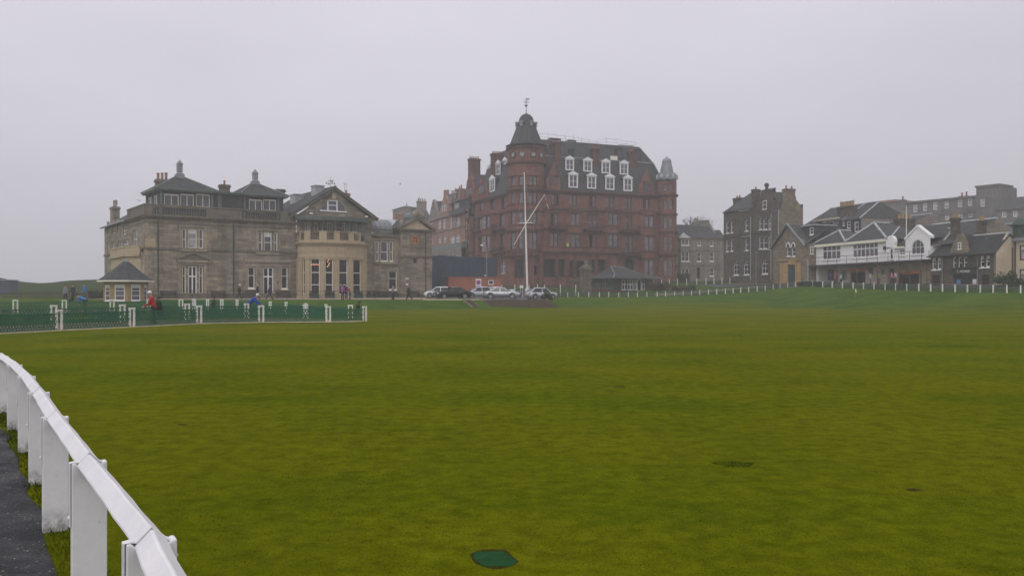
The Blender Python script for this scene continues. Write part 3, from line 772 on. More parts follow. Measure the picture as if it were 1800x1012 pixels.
def quad(mb, a, b, c, d, th=.0):
    """roof plane a-b (eave) c-d (ridge), optional thickness downwards"""
    a, b, c, d = map(Vector, (a, b, c, d))
    if th <= 0: mb.poly([a, b, c, d]); return
    n = (b-a).cross(d-a).normalized()
    if n.length == 0: n = (c-b).cross(a-b).normalized()
    if n.z < 0: n = -n
    mb.hexa([a-n*th, b-n*th, c-n*th, d-n*th, a, b, c, d])
def tri(mb, a, b, c): mb.poly([a, b, c])
def rail_fence(mb, pts, h, post_r=.02, rails=(.98,.5), pitch=1.5, rr=.014):
    for p0, p1 in zip(pts, pts[1:]):
        p0, p1 = Vector(p0), Vector(p1); L = (p1-p0).length; n = max(1, round(L/pitch))
        for k in range(n+1):
            p = p0+(p1-p0)*k/n; mb.tube([p, p+Vector((0,0,h))], post_r, 5)
        for r in rails: mb.tube([p0+Vector((0,0,h*r)), p1+Vector((0,0,h*r))], rr, 5)
def text_obj(name, body, mat, loc, rz, size, parent, depth=.02):
    cu = bpy.data.curves.new(name, 'FONT'); cu.body = body; cu.size = size; cu.extrude = depth; cu.align_x = 'CENTER'; cu.align_y = 'CENTER'
    o = bpy.data.objects.new(name, cu); COL.objects.link(o); o.data.materials.append(MATS[mat])
    dg = bpy.context.evaluated_depsgraph_get(); dg.update(); me = bpy.data.meshes.new_from_object(o.evaluated_get(dg)); bpy.data.objects.remove(o)
    o = bpy.data.objects.new(name, me); COL.objects.link(o); 
    if not me.materials: me.materials.append(MATS[mat])
    o.rotation_euler = (R(90), 0, rz); o.parent = parent
    pl = Vector((0,0,0)); p = parent
    while p is not None: pl += p.location; p = p.parent
    o.location = Vector(loc)-pl
    return o
# ------------------------------------------------------------------ the stone clubhouse
CD = Vector((math.cos(R(35)), math.sin(R(35)), 0)); CN = Vector((CD.y, -CD.x, 0))
CC = Vector((-44.7, 108, 0))
FC = Fr([CC, CC+CD*40])
FL = Fr([CC-CN*24.8, CC]); UP = FL.u(224)               # left flank, far end first
FRt = Fr([CC+CD*39.9, CC+CD*39.9-CN*14])
B = Bld('clubhouse', (CC.x+16, CC.y+14, 1.2), 'long grey sandstone clubhouse with bowed bay, pediment and rooftop dormer pavilions', 'clubhouse')
CR = dict(frame='cream_paint', fw=.115, bw=.075)
ZC, ZP, ZS = 11.45, 12.75, 7.3
w1 = B.wall(FC, 0, 19.2, .8, ZC, 'sandstone')
# upper triple sashes
for tri_ in (((319.8,327.5),(330.9,346.3),(349.6,357.8)), ((453.4,461.7),(464.2,477.9),(481.5,488.1))):
    k = 0 if tri_[0][0] < 400 else 5.6
    for j, (a, b) in enumerate(tri_):
        w1.winpx(a, 402+k, b, 437.5+k, bars=(.48,), sill=1, pane='glass_pale' if (j == 1 and k == 0) else 'glass_grey' if j == 1 else 'glass_mauve', blind=.25 if j == 1 else 0, **CR)
# ground floor: pedimented french window and the plainer set further along
for a, b in ((320.3,326.8),(350.5,356.9)): w1.winpx(a, 467.5, b, 517, bars=(.66,), **CR)
w1.winpx(330.9, 467.5, 346.3, 518.5, bars=(.645,), colfr=[.5], pane='glass_dark', frame='white_paint', fw=.14, bw=.16)
w1.winpx(436, 469, 448, 507, bars=(.6,), sill=1, **CR); w1.winpx(494.6, 470, 505.9, 508, bars=(.6,), sill=1, **CR)
w1.winpx(463, 470, 481, 519, bars=(.67,), colfr=[.5], frame='white_paint', fw=.14, bw=.16)
t = B.m('window_surround', 'dressed_stone')
def surround(t, fr, x0, y0, x1, y1, k=.28, pr=.09, foot=True):
    u0, u1 = fr.u(x0), fr.u(x1); uc = (u0+u1)/2; z0, z1 = fr.z(y1, uc), fr.z(y0, uc)
    bx(t, fr, u0-k, u0, -.03, pr, z0, z1+k); bx(t, fr, u1, u1+k, -.03, pr, z0, z1+k); bx(t, fr, u0, u1, -.03, pr+.01, z1+.02, z1+k)
    if foot: bx(t, fr, u0-k, u1+k, -.03, pr+.06, z0-.25, z0)
    return u0-k, u1+k, z0, z1+k
surround(t, FC, 318.5, 400, 359, 438.5, .25); surround(t, FC, 452.5, 406, 489.3, 444, .25)
a, b, z0, z1 = surround(t, FC, 318.8, 466, 358, 519, .35, .12, False)
bx(t, FC, a-.25, b+.25, -.03, .34, z1+.02, z1+.26)
pm_ = B.m('pediment', 'weathered_stone'); gable_poly(pm_, FC, a-.25, b+.25, z1+.27, (a+b)/2, z1+1.15, .16, .2)
for s_ in (-1, 1):
    e = (a-.32) if s_ < 0 else (b+.32); m_ = (a+b)/2
    pm_.hexa([FC.P(e,.36,z1+.24), FC.P(m_,.36,z1+1.12), FC.P(m_,-.03,z1+1.12), FC.P(e,-.03,z1+.24), FC.P(e,.36,z1+.44), FC.P(m_,.36,z1+1.34), FC.P(m_,-.03,z1+1.34), FC.P(e,-.03,z1+.44)])
for q in ((435,468,449,508),(461.5,468.5,482.5,520),(493.5,469,507,509)): surround(t, FC, *q, .22, .07, False)
bx(t, FC, FC.u(430), FC.u(511), -.03, .16, FC.z(461, FC.u(470)), FC.z(456, FC.u(470)))
# quoins at the corner, plinth, string course
q = B.m('quoin', 'dressed_stone'); 
for k in range(21):
    h = .5; L = .75 if k % 2 else .45
    bx(q, FC, 0.0, L, -.04, .045, 1.0+k*h, 1.0+k*h+h-.015); bx(q, FL, FL.L-(.45 if k % 2 else .75), FL.L+.04, -.04, .045, 1.0+k*h, 1.0+k*h+h-.015)
ps = B.m('wall', 'ashlar'); bx(ps, FC, .05, 1.25, -.03, .05, FC.z(436,.5), FC.z(419,.5))
st = B.m('string_course', 'weathered_stone')
bx(st, FC, -.1, 19.25, -.03, .13, ZS, ZS+.26); bx(st, FL, 0, FL.L+.1, -.03, .13, ZS, ZS+.26)
bx(st, FC, -.1, 19.25, -.03, .16, .8, 1.95); bx(st, FL, 0, FL.L+.14, -.03, .16, .8, 1.95)
bx(st, FC, -.05, 19.25, -.03, .05, ZC-.95, ZC-.78); bx(st, FL, UP, FL.L, -.03, .05, ZC-.95, ZC-.78)
cn = B.m('cornice', 'weathered_stone')
ztop = cornice(cn, FC, -.42, 19.2, ZC-.42, ((.14,.14),(.3,.16),(.46,.14))); cornice(cn, FL, UP, FL.L+.42, ZC-.42, ((.138,.14),(.298,.16),(.458,.14)))
# parapet with balusters in front of the pavilions
pp = B.m('parapet', 'weathered_stone'); bl = B.m('balustrade', 'weathered_stone')
ub = [FC.u(px, -.12) for px in (268, 362, 372, 425, 492)]
bx(pp, FC, -.02, ub[0], -.3, .05, ztop, ZP-.05); balustrade(bl, FC, ub[0], ub[1], ztop, ZP-.1); bx(pp, FC, ub[1], ub[2], -.32, .06, ztop, ZP-.05)
bx(pp, FC, ub[2], ub[3], -.3, .04, ztop, ZP-.1); balustrade(bl, FC, ub[3], ub[4], ztop, ZP-.1); bx(pp, FC, ub[4], 19.2, -.32, .06, ztop, ZP-.05)
bx(pp, FC, -.06, 19.2, -.36, .1, ZP-.05, ZP+.1)
bx(pp, FL, UP, FL.L+.02, -.3, .05, ztop, ZP-.05); bx(pp, FL, UP-.1, FL.L+.06, -.36, .1, ZP-.05, ZP+.1)
# downpipes
for px in (278, 410.5):
    d = MB(); u = FC.u(px, .1); d.tube([FC.P(u,.12,1.2), FC.P(u,.12,ZC-.5)], .07, 6)
    for z in (3, 5, 7.9, 9.6): bx(d, FC, u-.11, u+.11, 0, .2, z, z+.08)
    d.build('downpipe', 'green_iron', B.o)
# left flank
wl = B.wall(FL, 0, FL.L, .8, ZC-.05, 'sandstone')
for a, y0, b, y1 in ((188.5,393,191.5,414),(198,391,202.5,411),(206,389,209.5,409),(216,398,222,412),(189,424,192,448),(197.5,424,201,448),(207,423,213,446),(217,421,225.5,437.5),(233,404,241,436.5)):
    wl.winpx(a, y0, b, y1, bars=(.5,), pane='glass_mauve', lintel='dressed_stone', **CR)
bay = Fr([FL.P(FL.u(211), 0), FL.P(FL.u(214), 1.3), FL.P(FL.u(241), 1.3), FL.P(FL.u(247), 0)])
wb = B.wall(bay, 0, bay.L, .8, 6.6, 'ashlar'); wb.win(bay.L*.35, bay.L*.62, 2.6, 5.4, cols=2, **CR)
bp = B.m('bay_parapet', 'ashlar'); bx(bp, bay, 0, bay.L, -.3, .14, 6.6, 7.75); bx(bp, bay, 0, bay.L, -.3, .26, 6.5, 6.75); bx(bp, bay, 0, bay.L, -.3, .2, 7.6, 7.8)
bt = B.m('bay_parapet', 'ashlar'); bt.poly([bay.P(0,-.05,7.5), bay.P(bay.c[1],-.05,7.5), bay.P(bay.c[2],-.05,7.5), bay.P(bay.L,-.05,7.5)])
# far part of the flank: slated slope and white gutter
rf_ = MB(); quad(rf_, FL.P(-.2,.45,ZC-.05), FL.P(UP,.45,ZC-.05), FL.P(UP,-4.5,ZC+2.9), FL.P(-.2,-4.5,ZC+2.9), .15); quad(rf_, FL.P(-.2,-9,ZC-.05), FL.P(UP,-9,ZC-.05), FL.P(UP,-4.5,ZC+2.9), FL.P(-.2,-4.5,ZC+2.9), .15); rf_.build('roof', 'slate', B.o)
gt = MB(); gt.tube([FL.P(-.4,.5,ZC-.05), FL.P(UP+.1,.5,ZC-.05)], .11, 8); gt.build('gutter', 'lead_pale', B.o)
CHP = FL.P(FL.u(202,-1.9),-1.9); B.chimney(CHP, 1.75, 1.0, 10.8, 14.75, 'sandstone', (-.42,), rot=R(-55), poth=1.15, potr=.2)
p_ = CHP+Vector((.33,-.47,14.75)); cow = MB(); cow.lathe(p_, [(.2,0),(.2,.35),(.3,.4),(.3,.5),(.16,.55),(.28,.8),(.28,.95),(.05,1.05)], 8); cow.build('chimney_cowl', 'steel', B.o)
# rear and flat roofs
bk = B.m('wall', 'sandstone'); bk.poly([FC.P(0,-24.8,.8), FC.P(40,-14,.8), FC.P(40,-14,11), FC.P(0,-24.8,11.4)][::-1]); bk.poly([FC.P(39.9,0,.8), FC.P(39.9,-14,.8), FC.P(39.9,-14,10.9), FC.P(39.9,0,10.9)])
fl = B.m('flat_roof', 'lead'); fl.poly([FC.P(-.01,-.2,ZC+.02), FC.P(19.2,-.2,ZC+.02), FC.P(19.2,-18,ZC+.02), FC.P(9,-18,ZC+.02), FL.P(UP,-4.5,ZC+.02), FL.P(UP,-.2,ZC+.02)])
fl.poly([FC.P(19.2,-3,10.3), FC.P(39.9,-.3,10.3), FC.P(39.9,-14,10.3), FC.P(19.2,-18,10.3)])
# ---- attic with two pavilions
WA = -1.7; ZE = 14.75
ua0, ua1 = FC.u(281, WA), FC.u(498, WA)
FA = Fr([FC.P(ua0, WA), FC.P(ua1, WA)])
FAl = Fr([FC.P(ua0, WA-7.5), FC.P(ua0, WA)]); FAr = Fr([FC.P(ua1, WA), FC.P(ua1, WA-7.5)])
wa = B.wall(FA, 0, FA.L, ZC, ZE, 'slate', name='attic_wall', depth=.15)
wal = B.wall(FAl, 0, 7.5, ZC, ZE, 'slate', name='attic_wall', depth=.15); war = B.wall(FAr, 0, 7.5, ZC, ZE, 'slate', name='attic_wall', depth=.15)
AW = dict(frame='cream_paint', fw=.1, bw=.08, bars=(), pane='glass_grey', cols=2)
for a, b in ((288.5,314.5),(317,341),(344.5,369)): wa.winpx(a, 341, b, 364.5, blind=.12, **AW)
for a, b in ((437.8,461),(462.6,485.3)): wa.winpx(a, 350.6, b, 371, blind=.12, **AW)
wal.win(1.2, 3.2, ZC+1.4, ZE-.4, **AW); wal.win(4.2, 6.2, ZC+1.4, ZE-.4, **AW)
lp = B.m('attic_pilaster', 'lead_green')
for px in (283, 373, 384.5, 387.5, 430, 489): u = FA.u(px); bx(lp, FA, u-.12, u+.12, -.02, .07, ZC, ZE)
ev = B.m('eaves', 'lead_green')
for zz, o_ in ((ZE, .45), (ZE+.16, .62)):
    bx(ev, FA, -o_, FA.L+o_, -.1, o_, zz, zz+.158); bx(ev, FAl, 0, 7.5, -.1, o_-.003, zz, zz+.157); bx(ev, FAr, 0, 7.5, -.1, o_-.003, zz, zz+.157)
zt = ZE+.32; rr_ = B.m('roof', 'slate')
def pyramid(u0, u1, apex_z, w0=.6, w1=-7.6, ridge=.9):
    a, b, c, d = FA.P(u0, w0, zt), FA.P(u1, w0, zt), FA.P(u1, w1, zt), FA.P(u0, w1, zt)
    uc = (u0+u1)/2; wc = (w0+w1)/2; e, f = FA.P(uc-ridge/2, wc, apex_z), FA.P(uc+ridge/2, wc, apex_z)
    rr_.poly([a, b, f, e]); rr_.poly([b, c, f]); rr_.poly([c, d, e, f]); rr_.poly([d, a, e])
    for p, q in ((a,e),(b,f),(c,f),(d,e),(e,f)): hp.tube([p, q], .09, 6)
    return (e+f)/2
hp = B.m('roof_hip', 'lead_green')
up1 = FA.u(383)
ap1 = pyramid(-.6, up1, 17.1); up2 = FA.u(421); ap2 = pyramid(up2, FA.L+.6, 16.9)
fl.poly([FA.P(-.4,.4,zt+.01), FA.P(FA.L+.4,.4,zt+.01), FA.P(FA.L+.4,-7.6,zt+.01), FA.P(-.4,-7.6,zt+.01)])
for ap, ht in ((ap1, 1.55), (ap2, 1.35)):
    f = MB(); f.box(ap+Vector((0,0,-.35)), 1.0, 1.0, .65, R(35)); f.box(ap+Vector((0,0,.3)), .74, .74, .12, R(35)); f.box(ap+Vector((0,0,.54)), .62, .62, ht-.54, R(35)); f.box(ap+Vector((0,0,ht)), .74, .74, .12, R(35))
    p0 = ap+Vector((0,0,ht+.12)); m_ = Matrix.Rotation(R(35), 3, 'Z'); c4 = [p0+m_ @ Vector((x*.33,y*.33,0)) for x, y in ((-1,-1),(1,-1),(1,1),(-1,1))]
    for k in range(4): f.poly([c4[k], c4[(k+1) % 4], p0+Vector((0,0,.55))])
    f.build('roof_ventilator', 'lead', B.o)
def chim_px(B, px, Y, ytop, ybot, sx, sy, mat, pots, rot, **k):
    c = at(px, ytop, Y); B.chimney((c.x, c.y, 0), sx, sy, zpx(ybot, Y), c.z, mat, pots, rot, **k)
chim_px(B, 285, 115.5, 316, 331, 1.6, 1.0, 'weathered_stone', 3, R(35), poth=.9, potr=.2)
chim_px(B, 394.5, 117, 325, 337, 1.2, .9, 'weathered_stone', (0,), R(35), poth=.55)
chim_px(B, 492, 122, 333, 345, 1.1, .9, 'weathered_stone', (), R(35))
# ---- gabled centre with the bow
ug0, ug1 = 19.2, FC.u(652)
uc = FC.u(587, .2)
WG = .2; ZG = 12.3
FG = Fr([FC.P(ug0, WG), FC.P(ug1, WG)])
wg = B.wall(FG, 0, FG.L, .8, ZG, 'sandstone')
for a, b in ((536,546),(552,560),(575,585),(601,611),(620,629)): wg.winpx(a, 391, b, 423, bars=(.5,), cols=2 if b-a > 9 else 1, pane='glass_mauve', recess=.2, **CR)
zap = FC.z(334, uc, WG)
gb = B.m('gable', 'sandstone'); gable_poly(gb, FG, -.02, FG.L+.02, ZG, uc-ug0, zap, .0, .4)
# raking cornice and lower cornice
rk = B.m('cornice', 'weathered_stone')
bx(rk, FG, -.35, FG.L+.35, -.03, .32, ZG-.18, ZG+.12); bx(rk, FG, -.45, FG.L+.45, -.03, .44, ZG+.12, ZG+.24)
def rake(mb, fr, u0, z0, u1, z1, w0, w1, th):
    mb.hexa([fr.P(u0,w1,z0), fr.P(u1,w1,z1), fr.P(u1,w0,z1), fr.P(u0,w0,z0), fr.P(u0,w1,z0+th), fr.P(u1,w1,z1+th), fr.P(u1,w0,z1+th), fr.P(u0,w0,z0+th)])
ugc = uc-ug0
for e in (-1.0, FG.L+.75): rake(rk, FG, e, ZG+.02-(.25 if e < 0 else .15), ugc, zap+.02, -.05, .55, .38)
# gable roof
gr = B.m('roof', 'slate'); RB = -14
slL = (zap+.42-ZG)/(ugc+1.0)
quad(gr, FG.P(-1.15,.6,ZG+.2), FG.P(ugc,.6,zap+.42), FG.P(ugc,RB,zap+.42), FG.P(-1.15,RB,ZG+.2), .12)
quad(gr, FG.P(FG.L+.9,.6,ZG+.2), FG.P(ugc,.6,zap+.42), FG.P(ugc,RB,zap+.42), FG.P(FG.L+.9,RB,ZG+.2), .12)
hp.tube([FG.P(ugc,.6,zap+.45), FG.P(ugc,RB,zap+.45)], .12, 6)
for u_, w_, L_ in ((3.2,-7.8,1.9),(4.6,-3.6,1.5)):
    z_ = ZG+.2+(u_+1.15)*slL; d = MB(); bx(d, FG, u_-.75, u_+.55, w_-L_/2, w_+L_/2, z_-.9, z_+.55); bx(d, FG, u_-.85, u_+.65, w_-L_/2-.1, w_+L_/2+.1, z_+.55, z_+.68); d.build('rooflight', 'lead_pale', B.o)
# lunette
lz0 = FC.z(370.5, uc, WG); lr = (FC.u(606, WG)-FC.u(565, WG))/2; lu = (FC.u(606, WG)+FC.u(565, WG))/2-ug0; lh = FC.z(351, uc, WG)-lz0
ln = MB(); pts = [FG.P(lu-lr*math.cos(math.pi*k/16), .03, lz0+lh*math.sin(math.pi*k/16)) for k in range(17)]; 
pn = MB(); pn.poly(pts); 
for k in range(16):
    t0, t1 = math.pi*k/16, math.pi*(k+1)/16
    q = [(lu-lr*math.cos(t0), lz0+lh*math.sin(t0)), (lu-lr*math.cos(t1), lz0+lh*math.sin(t1))]
    o4 = q+[(lu+(u-lu)*1.12, lz0+(z-lz0)*1.12) for u, z in reversed(q)]
    ln.hexa([FG.P(u,.13,z) for u, z in o4]+[FG.P(u,-.02,z) for u, z in o4])
lo_ = ln.build('lunette', 'dressed_stone', B.o); pn.build('pane', 'glass_mauve', lo_)
lf = MB(); ca_, cb_ = FG.u(576), FG.u(592); h_ = lh*.93
for u_ in (ca_, cb_): bx(lf, FG, u_-.09, u_+.09, .035, .11, lz0, lz0+h_)
bx(lf, FG, ca_, cb_, .036, .10, lz0+h_*.48, lz0+h_*.48+.11); bx(lf, FG, ca_, cb_, .036, .10, lz0+h_-.1, lz0+h_); bx(lf, FG, lu-lr-.25, lu+lr+.25, .02, .16, lz0-.16, lz0); lf.build('window_frame', 'white_paint', lo_)
ks = MB(); bx(ks, FG, lu-.28, lu+.28, 0, .2, lz0+lh+.05, lz0+lh+.85); ks.build('keystone', 'ashlar', B.o)
for px in (544, 641):
    f = MB(); u_ = FG.u(px); bx(f, FG, u_-.18, u_+.18, .44, .7, ZG+.3, ZG+.5); f.build('floodlight', 'white_paint', B.o)
# bow: semi-ellipse in plan
bu0, bu1 = 19.35, 29.35; ba = (bu1-bu0)/2; bc = (bu0+bu1)/2; bb = 3.1
def bowpath(a, b, off, n=28): return Fr([FC.P(bc-(a+off)*math.cos(math.pi*k/n), WG+(b+off)*math.sin(math.pi*k/n)) for k in range(n+1)])
FB = bowpath(ba, bb, 0)
zb1 = 8.35
wbw = B.wall(FB, 0, FB.L, .8, zb1, 'ashlar', depth=.35)
bowwins = [(531,535.6),(545.3,562),(571.3,586),(596.5,612),(621.3,636),(644.5,650.5)]
lamps = []
for k, (a, b) in enumerate(bowwins):
    u0, u1 = FB.u(a), FB.u(b)
    o = wbw.win(u0, u1, 1.75, 6.55, bars=(.28,.62), frame='cream_paint', fw=.1, bw=.09, pane='glass_dark', recess=.3)
    if k in (1, 2) and o:
        lm = MB()
        for j in range(5): c = FB.P(u0+(u1-u0)*(.15+.17*j if k == 1 else .35+.1*(j % 3)), -.2, 5.75+(.05*(j % 2) if k == 1 else .22*j-.25)); lm.lathe(c, [(0,-.06),(.07,-.03),(.08,.03),(0,.08)], 6)
        lm.build('chandelier', 'warm_lamp', o)
at_ = B.m('bow_trim', 'ashlar')
for zz, pr, h in ((zb1-.02,.10,.16),(zb1+.14,.28,.16),(zb1+.3,.42,.13),(6.75,.05,.1),(7.45,.05,.08),(5.05,.0,0),(.8,.18,.95)):
    if h: bx(at_, FB, 0, FB.L, -.02, pr, zz, zz+h)
for a, b in zip([519.5]+[x[1] for x in bowwins], [x[0] for x in bowwins]+[654.5]):
    u0, u1 = FB.u(a), FB.u(b)
    if u1 < u0+.1: continue
    k = min(.14, (u1-u0)*.2); bx(at_, FB, u0+k, u1-k, -.02, .1, 1.7, 6.6); bx(at_, FB, u0+k-.04, u1-k+.04, -.02, .16, 6.4, 6.62); bx(at_, FB, u0+k*1.2, u1-k*1.2, .0, .15, 4.98, 5.1)
flr = [FB.P(c, 0, zb1+.4) for c in FB.c]; bfl = B.m('balcony_floor', 'ashlar'); bfl.poly(flr)
# balcony piers, rails and the iron canopy
FBi = bowpath(ba, bb, -.25); pr_ = B.m('balcony_parapet', 'ashlar'); zb2 = zb1+.43
for x0, x1 in ((535,545.5),(560.8,574.5),(588,597.5),(613.3,622),(634.3,644)):
    u0, u1 = FBi.u(x0), FBi.u(x1)
    bx(pr_, FBi, u0, u1, -.45, .0, zb2, zb2+1.35); bx(pr_, FBi, u0-.07, u1+.07, -.5, .06, zb2+1.35, zb2+1.52); bx(pr_, FBi, u0-.1, u1+.1, -.5, .08, zb2, zb2+.2)
bx(pr_, FBi, 0, FBi.L, -.35, -.05, zb2, zb2+.35)
ir = MB()
u = .1
while u < FBi.L: c = FBi.P(u, -.2, zb2+.35); ir.tube([c, c+Vector((0,0,.75))], .022, 4); u += .22
bx(ir, FBi, 0, FBi.L, -.24, -.16, zb2+1.08, zb2+1.14); ir.build('railing', 'black_iron', B.o)
zcan = zb2+2.95
for px in (541, 567, 590.6, 615.6, 638.5):
    u = FBi.u(px); c = FBi.P(u, -.22, zb2+1.5); m_ = MB(); m_.lathe(c, [(.13,0),(.11,.1),(.07,.2),(.06,zcan-zb2-1.85),(.1,zcan-zb2-1.75),(.16,zcan-zb2-1.5)], 8)
    for s_ in (-1, 1): m_.tube([c+Vector((0,0,.75))+FC.d[0]*0, c+FC.d[0]*s_*.35+Vector((0,0,1.15)), c+FC.d[0]*s_*.6+Vector((0,0,1.42))], .035, 5)
    m_.build('iron_column', 'lead_green', B.o)
cp = B.m('canopy', 'lead_green'); FBo = bowpath(ba, bb, .25)
bx(cp, FBo, 0, FBo.L, -.5, .05, zcan, zcan+.3); bx(cp, FBo, 0, FBo.L, -.5, .18, zcan+.3, zcan+.42)
N_ = 28
for k in range(N_):
    a, b = FBo.P(FBo.c[k], .15, zcan+.43), FBo.P(FBo.c[k+1], .15, zcan+.43); cp.poly([a, b, FC.P(bc+(FBo.c[k+1]/FBo.L-.5)*9, WG+.05, zcan+.75), FC.P(bc+(FBo.c[k]/FBo.L-.5)*9, WG+.05, zcan+.75)])
cp.poly([FBo.P(c, -.02, zcan+.02) for c in FBo.c][::-1])
# weathervane and aerial
wv = MB(); p = FG.P(ugc, -1.2, zap+.3); zt_ = zpx(310, p.y)
wv.tube([p, Vector((p.x, p.y, zt_))], [.05,.02], 6); zc_ = zpx(322.5, p.y)
for a in (R(35), R(125)):
    dv = Vector((math.cos(a), math.sin(a), 0)); wv.tube([Vector((p.x,p.y,zc_))-dv*.55, Vector((p.x,p.y,zc_))+dv*.55], .022, 4)
    for s_ in (-1, 1): wv.box(Vector((p.x,p.y,zc_-.12))+dv*.6*s_, .18, .05, .26)
zr_ = zpx(318.5, p.y); wv.prism([Vector((p.x-.55,p.y,zr_)), Vector((p.x-.2,p.y,zr_-.05)), Vector((p.x+.25,p.y,zr_-.12)), Vector((p.x+.5,p.y,zr_+.05)), Vector((p.x+.25,p.y,zr_+.18)), Vector((p.x-.2,p.y,zr_+.06))], (0,.03,0)); wv.build('weathervane', 'steel', B.o)
chim_px(B, 608.5, 131, 340, 354, .8, .7, 'pink_stone', (0,), R(35), poth=.5, potr=.17)
ae = MB(); c = at(606, 345, 129); ae.tube([c, at(606, 321.5, 129)], .035, 5); ae.tube([at(603, 323.5, 129), at(609.5, 322.5, 129)], .025, 4); ae.tube([at(609.5, 322.5, 129), at(609.5, 332, 129)], .02, 4); ae.build('aerial', 'steel', B.o)
# ---- right wing
ur0, ur1 = FC.u(652), FC.u(703)
ww = B.wall(FC, ur0, ur1, .8, 10.3, 'sandstone')
for a, b in ((660.7,666.3),(669,682.2),(685.3,691.3)): ww.winpx(a, 424, b, 459.6, bars=(.47,), pane='glass_grey' if a == 669 else 'glass_mauve', sill=1, **CR)
ww.winpx(683.5, 475.7, 698, 509.8, bars=(.6,), sill=1, **CR)
surround(t, FC, 659, 422, 693, 460, .2, .12); surround(t, FC, 682.5, 474.5, 699, 510, .22, .08, False)
bx(t, FC, FC.u(656.5), FC.u(696), -.03, .3, FC.z(464, FC.u(676)), FC.z(460.6, FC.u(676)))
bx(cn, FC, ur0, ur1, -.03, .3, 10.0, 10.3); balustrade(bl, FC, ur0, ur1, 10.3, 11.15, -.1, .26, .06)
bx(st, FC, ur0, ur1, -.03, .16, .8, 1.95)
# curved lead roof behind the balustrade
lr_ = B.m('lead_roof', 'lead'); prof = [(-.8,10.6),(-1.0,11.6),(-1.5,12.25),(-2.4,12.6),(-5,12.7)]
ue = FC.u(690, -1)
for (wa_, za_), (wb_, zb_) in zip(prof, prof[1:]): lr_.poly([FC.P(ur0-.6, wa_, za_), FC.P(ue, wa_, za_), FC.P(ue, wb_, zb_), FC.P(ur0-.6, wb_, zb_)])
k = ur0-.2
while k < ue: hp.tube([FC.P(k, w_+.02, z_+.02) for w_, z_ in prof], .035, 4); k += .75
# glazed ridge roof
gl = MB(); z0, z1 = 11.5, 13.1
q = [FC.P(FC.u(684,-3),-3,z0+.3), FC.P(FC.u(722,-3),-3,z0+.3), FC.P(FC.u(722,-3)-.6,-6,z1), FC.P(FC.u(684,-3)+.2,-6,z1)]
quad(gl, *q, .1); gl.build('glazed_roof', 'lead_pale', B.o)
gw = MB(); gw.hexa([FC.P(FC.u(684,-3),-3,10.3), FC.P(FC.u(722,-3),-3,10.3), FC.P(FC.u(722,-3),-8,10.3), FC.P(FC.u(684,-3),-8,10.3)]+[q[0]-Vector((0,0,.12)), q[1]-Vector((0,0,.12)), FC.P(FC.u(722,-3),-8,z0+.15), FC.P(FC.u(684,-3),-8,z0+.15)]); gw.build('lantern_wall', 'slate', B.o)
# clock wing
uk0, uk1 = FC.u(702), FC.u(757.5)
FK = Fr([FC.P(uk0,.35), FC.P(uk1,.35)])
wk = B.wall(FK, 0, FK.L, .8, 11.0, 'sandstone')
rt = B.m('wall', 'sandstone'); rt.poly([FC.P(uk0,.0,.8), FC.P(uk0,.35,.8), FC.P(uk0,.35,11), FC.P(uk0,0,11)]); rt.poly([FK.P(FK.L,0,.8), FK.P(FK.L,-6,.8), FK.P(FK.L,-6,11), FK.P(FK.L,0,11)])
wk.winpx(726.8, 453.3, 734.3, 464, bars=(), cols=1, frame='dressed_stone', fw=.1, pane='glass_dark')
bx(st, FK, -.05, FK.L+.05, -.03, .18, FK.z(452.5,2.5), FK.z(449.3,2.5)); bx(st, FK, -.05, FK.L+.05, -.03, .16, .8, 1.95); bx(st, FK, .1, FK.L-.6, -.03, .05, FK.z(436.5,2.5), FK.z(434.5,2.5))
bx(cn, FK, -.35, FK.L+.35, -.03, .3, 10.95, 11.15); bx(cn, FK, -.45, FK.L+.45, -.03, .42, 11.15, 11.27)
za = FK.z(385.5, FK.u(732.5))
ty = MB(); ty.prism([FK.P(.1,.05,11.27), FK.P(FK.L-.3,.05,11.27), FK.P(FK.u(732.5),.05,za-.05)], -FK.n[0]*.3); ty.build('tympanum', 'tan_tympanum', B.o)
for e in (-.5, FK.L+.4): rake(cn, FK, e, 11.15, FK.u(732.5), za, -.3, .42, .3)
kr = B.m('roof', 'slate'); uk = FK.u(732.5)
quad(kr, FK.P(-.5,.35,11.4), FK.P(uk,.35,za+.3), FK.P(uk,-7,za+.3), FK.P(-.5,-7,11.4), .1); quad(kr, FK.P(FK.L+.45,.35,11.4), FK.P(uk,.35,za+.3), FK.P(uk,-7,za+.3), FK.P(FK.L+.45,-7,11.4), .1)
for px, py, r in ((731.5, 383.5, .52), (742.5, 388, .42), (706, 400, .3)):
    f = MB(); u = FK.u(px); z = FK.z(py, u); f.lathe(FK.P(u,-.1,z-.4), [(r*.9,0),(r*.9,.2),(r*.5,.3),(r*.45,.5),(r*.9,.75),(r*1.05,1.05),(r*.85,1.35),(r*.3,1.55),(0,1.6)], 10); f.build('urn', 'dressed_stone', B.o)
dm = MB(); c = at(719.5, 384, 136); dm.lathe(c-Vector((0,0,1.2)), [(.75,0),(.75,1.1),(.95,1.15),(.95,1.35),(.75,1.7),(.4,2.0),(0,2.1)], 12); dm.build('cupola', 'lead_green', B.o)
d = MB(); u = FK.u(748.5,.1); d.tube([FK.P(u,.1,1.2), FK.P(u,.1,10.9)], .08, 6); d.build('downpipe', 'brown_paint', B.o)
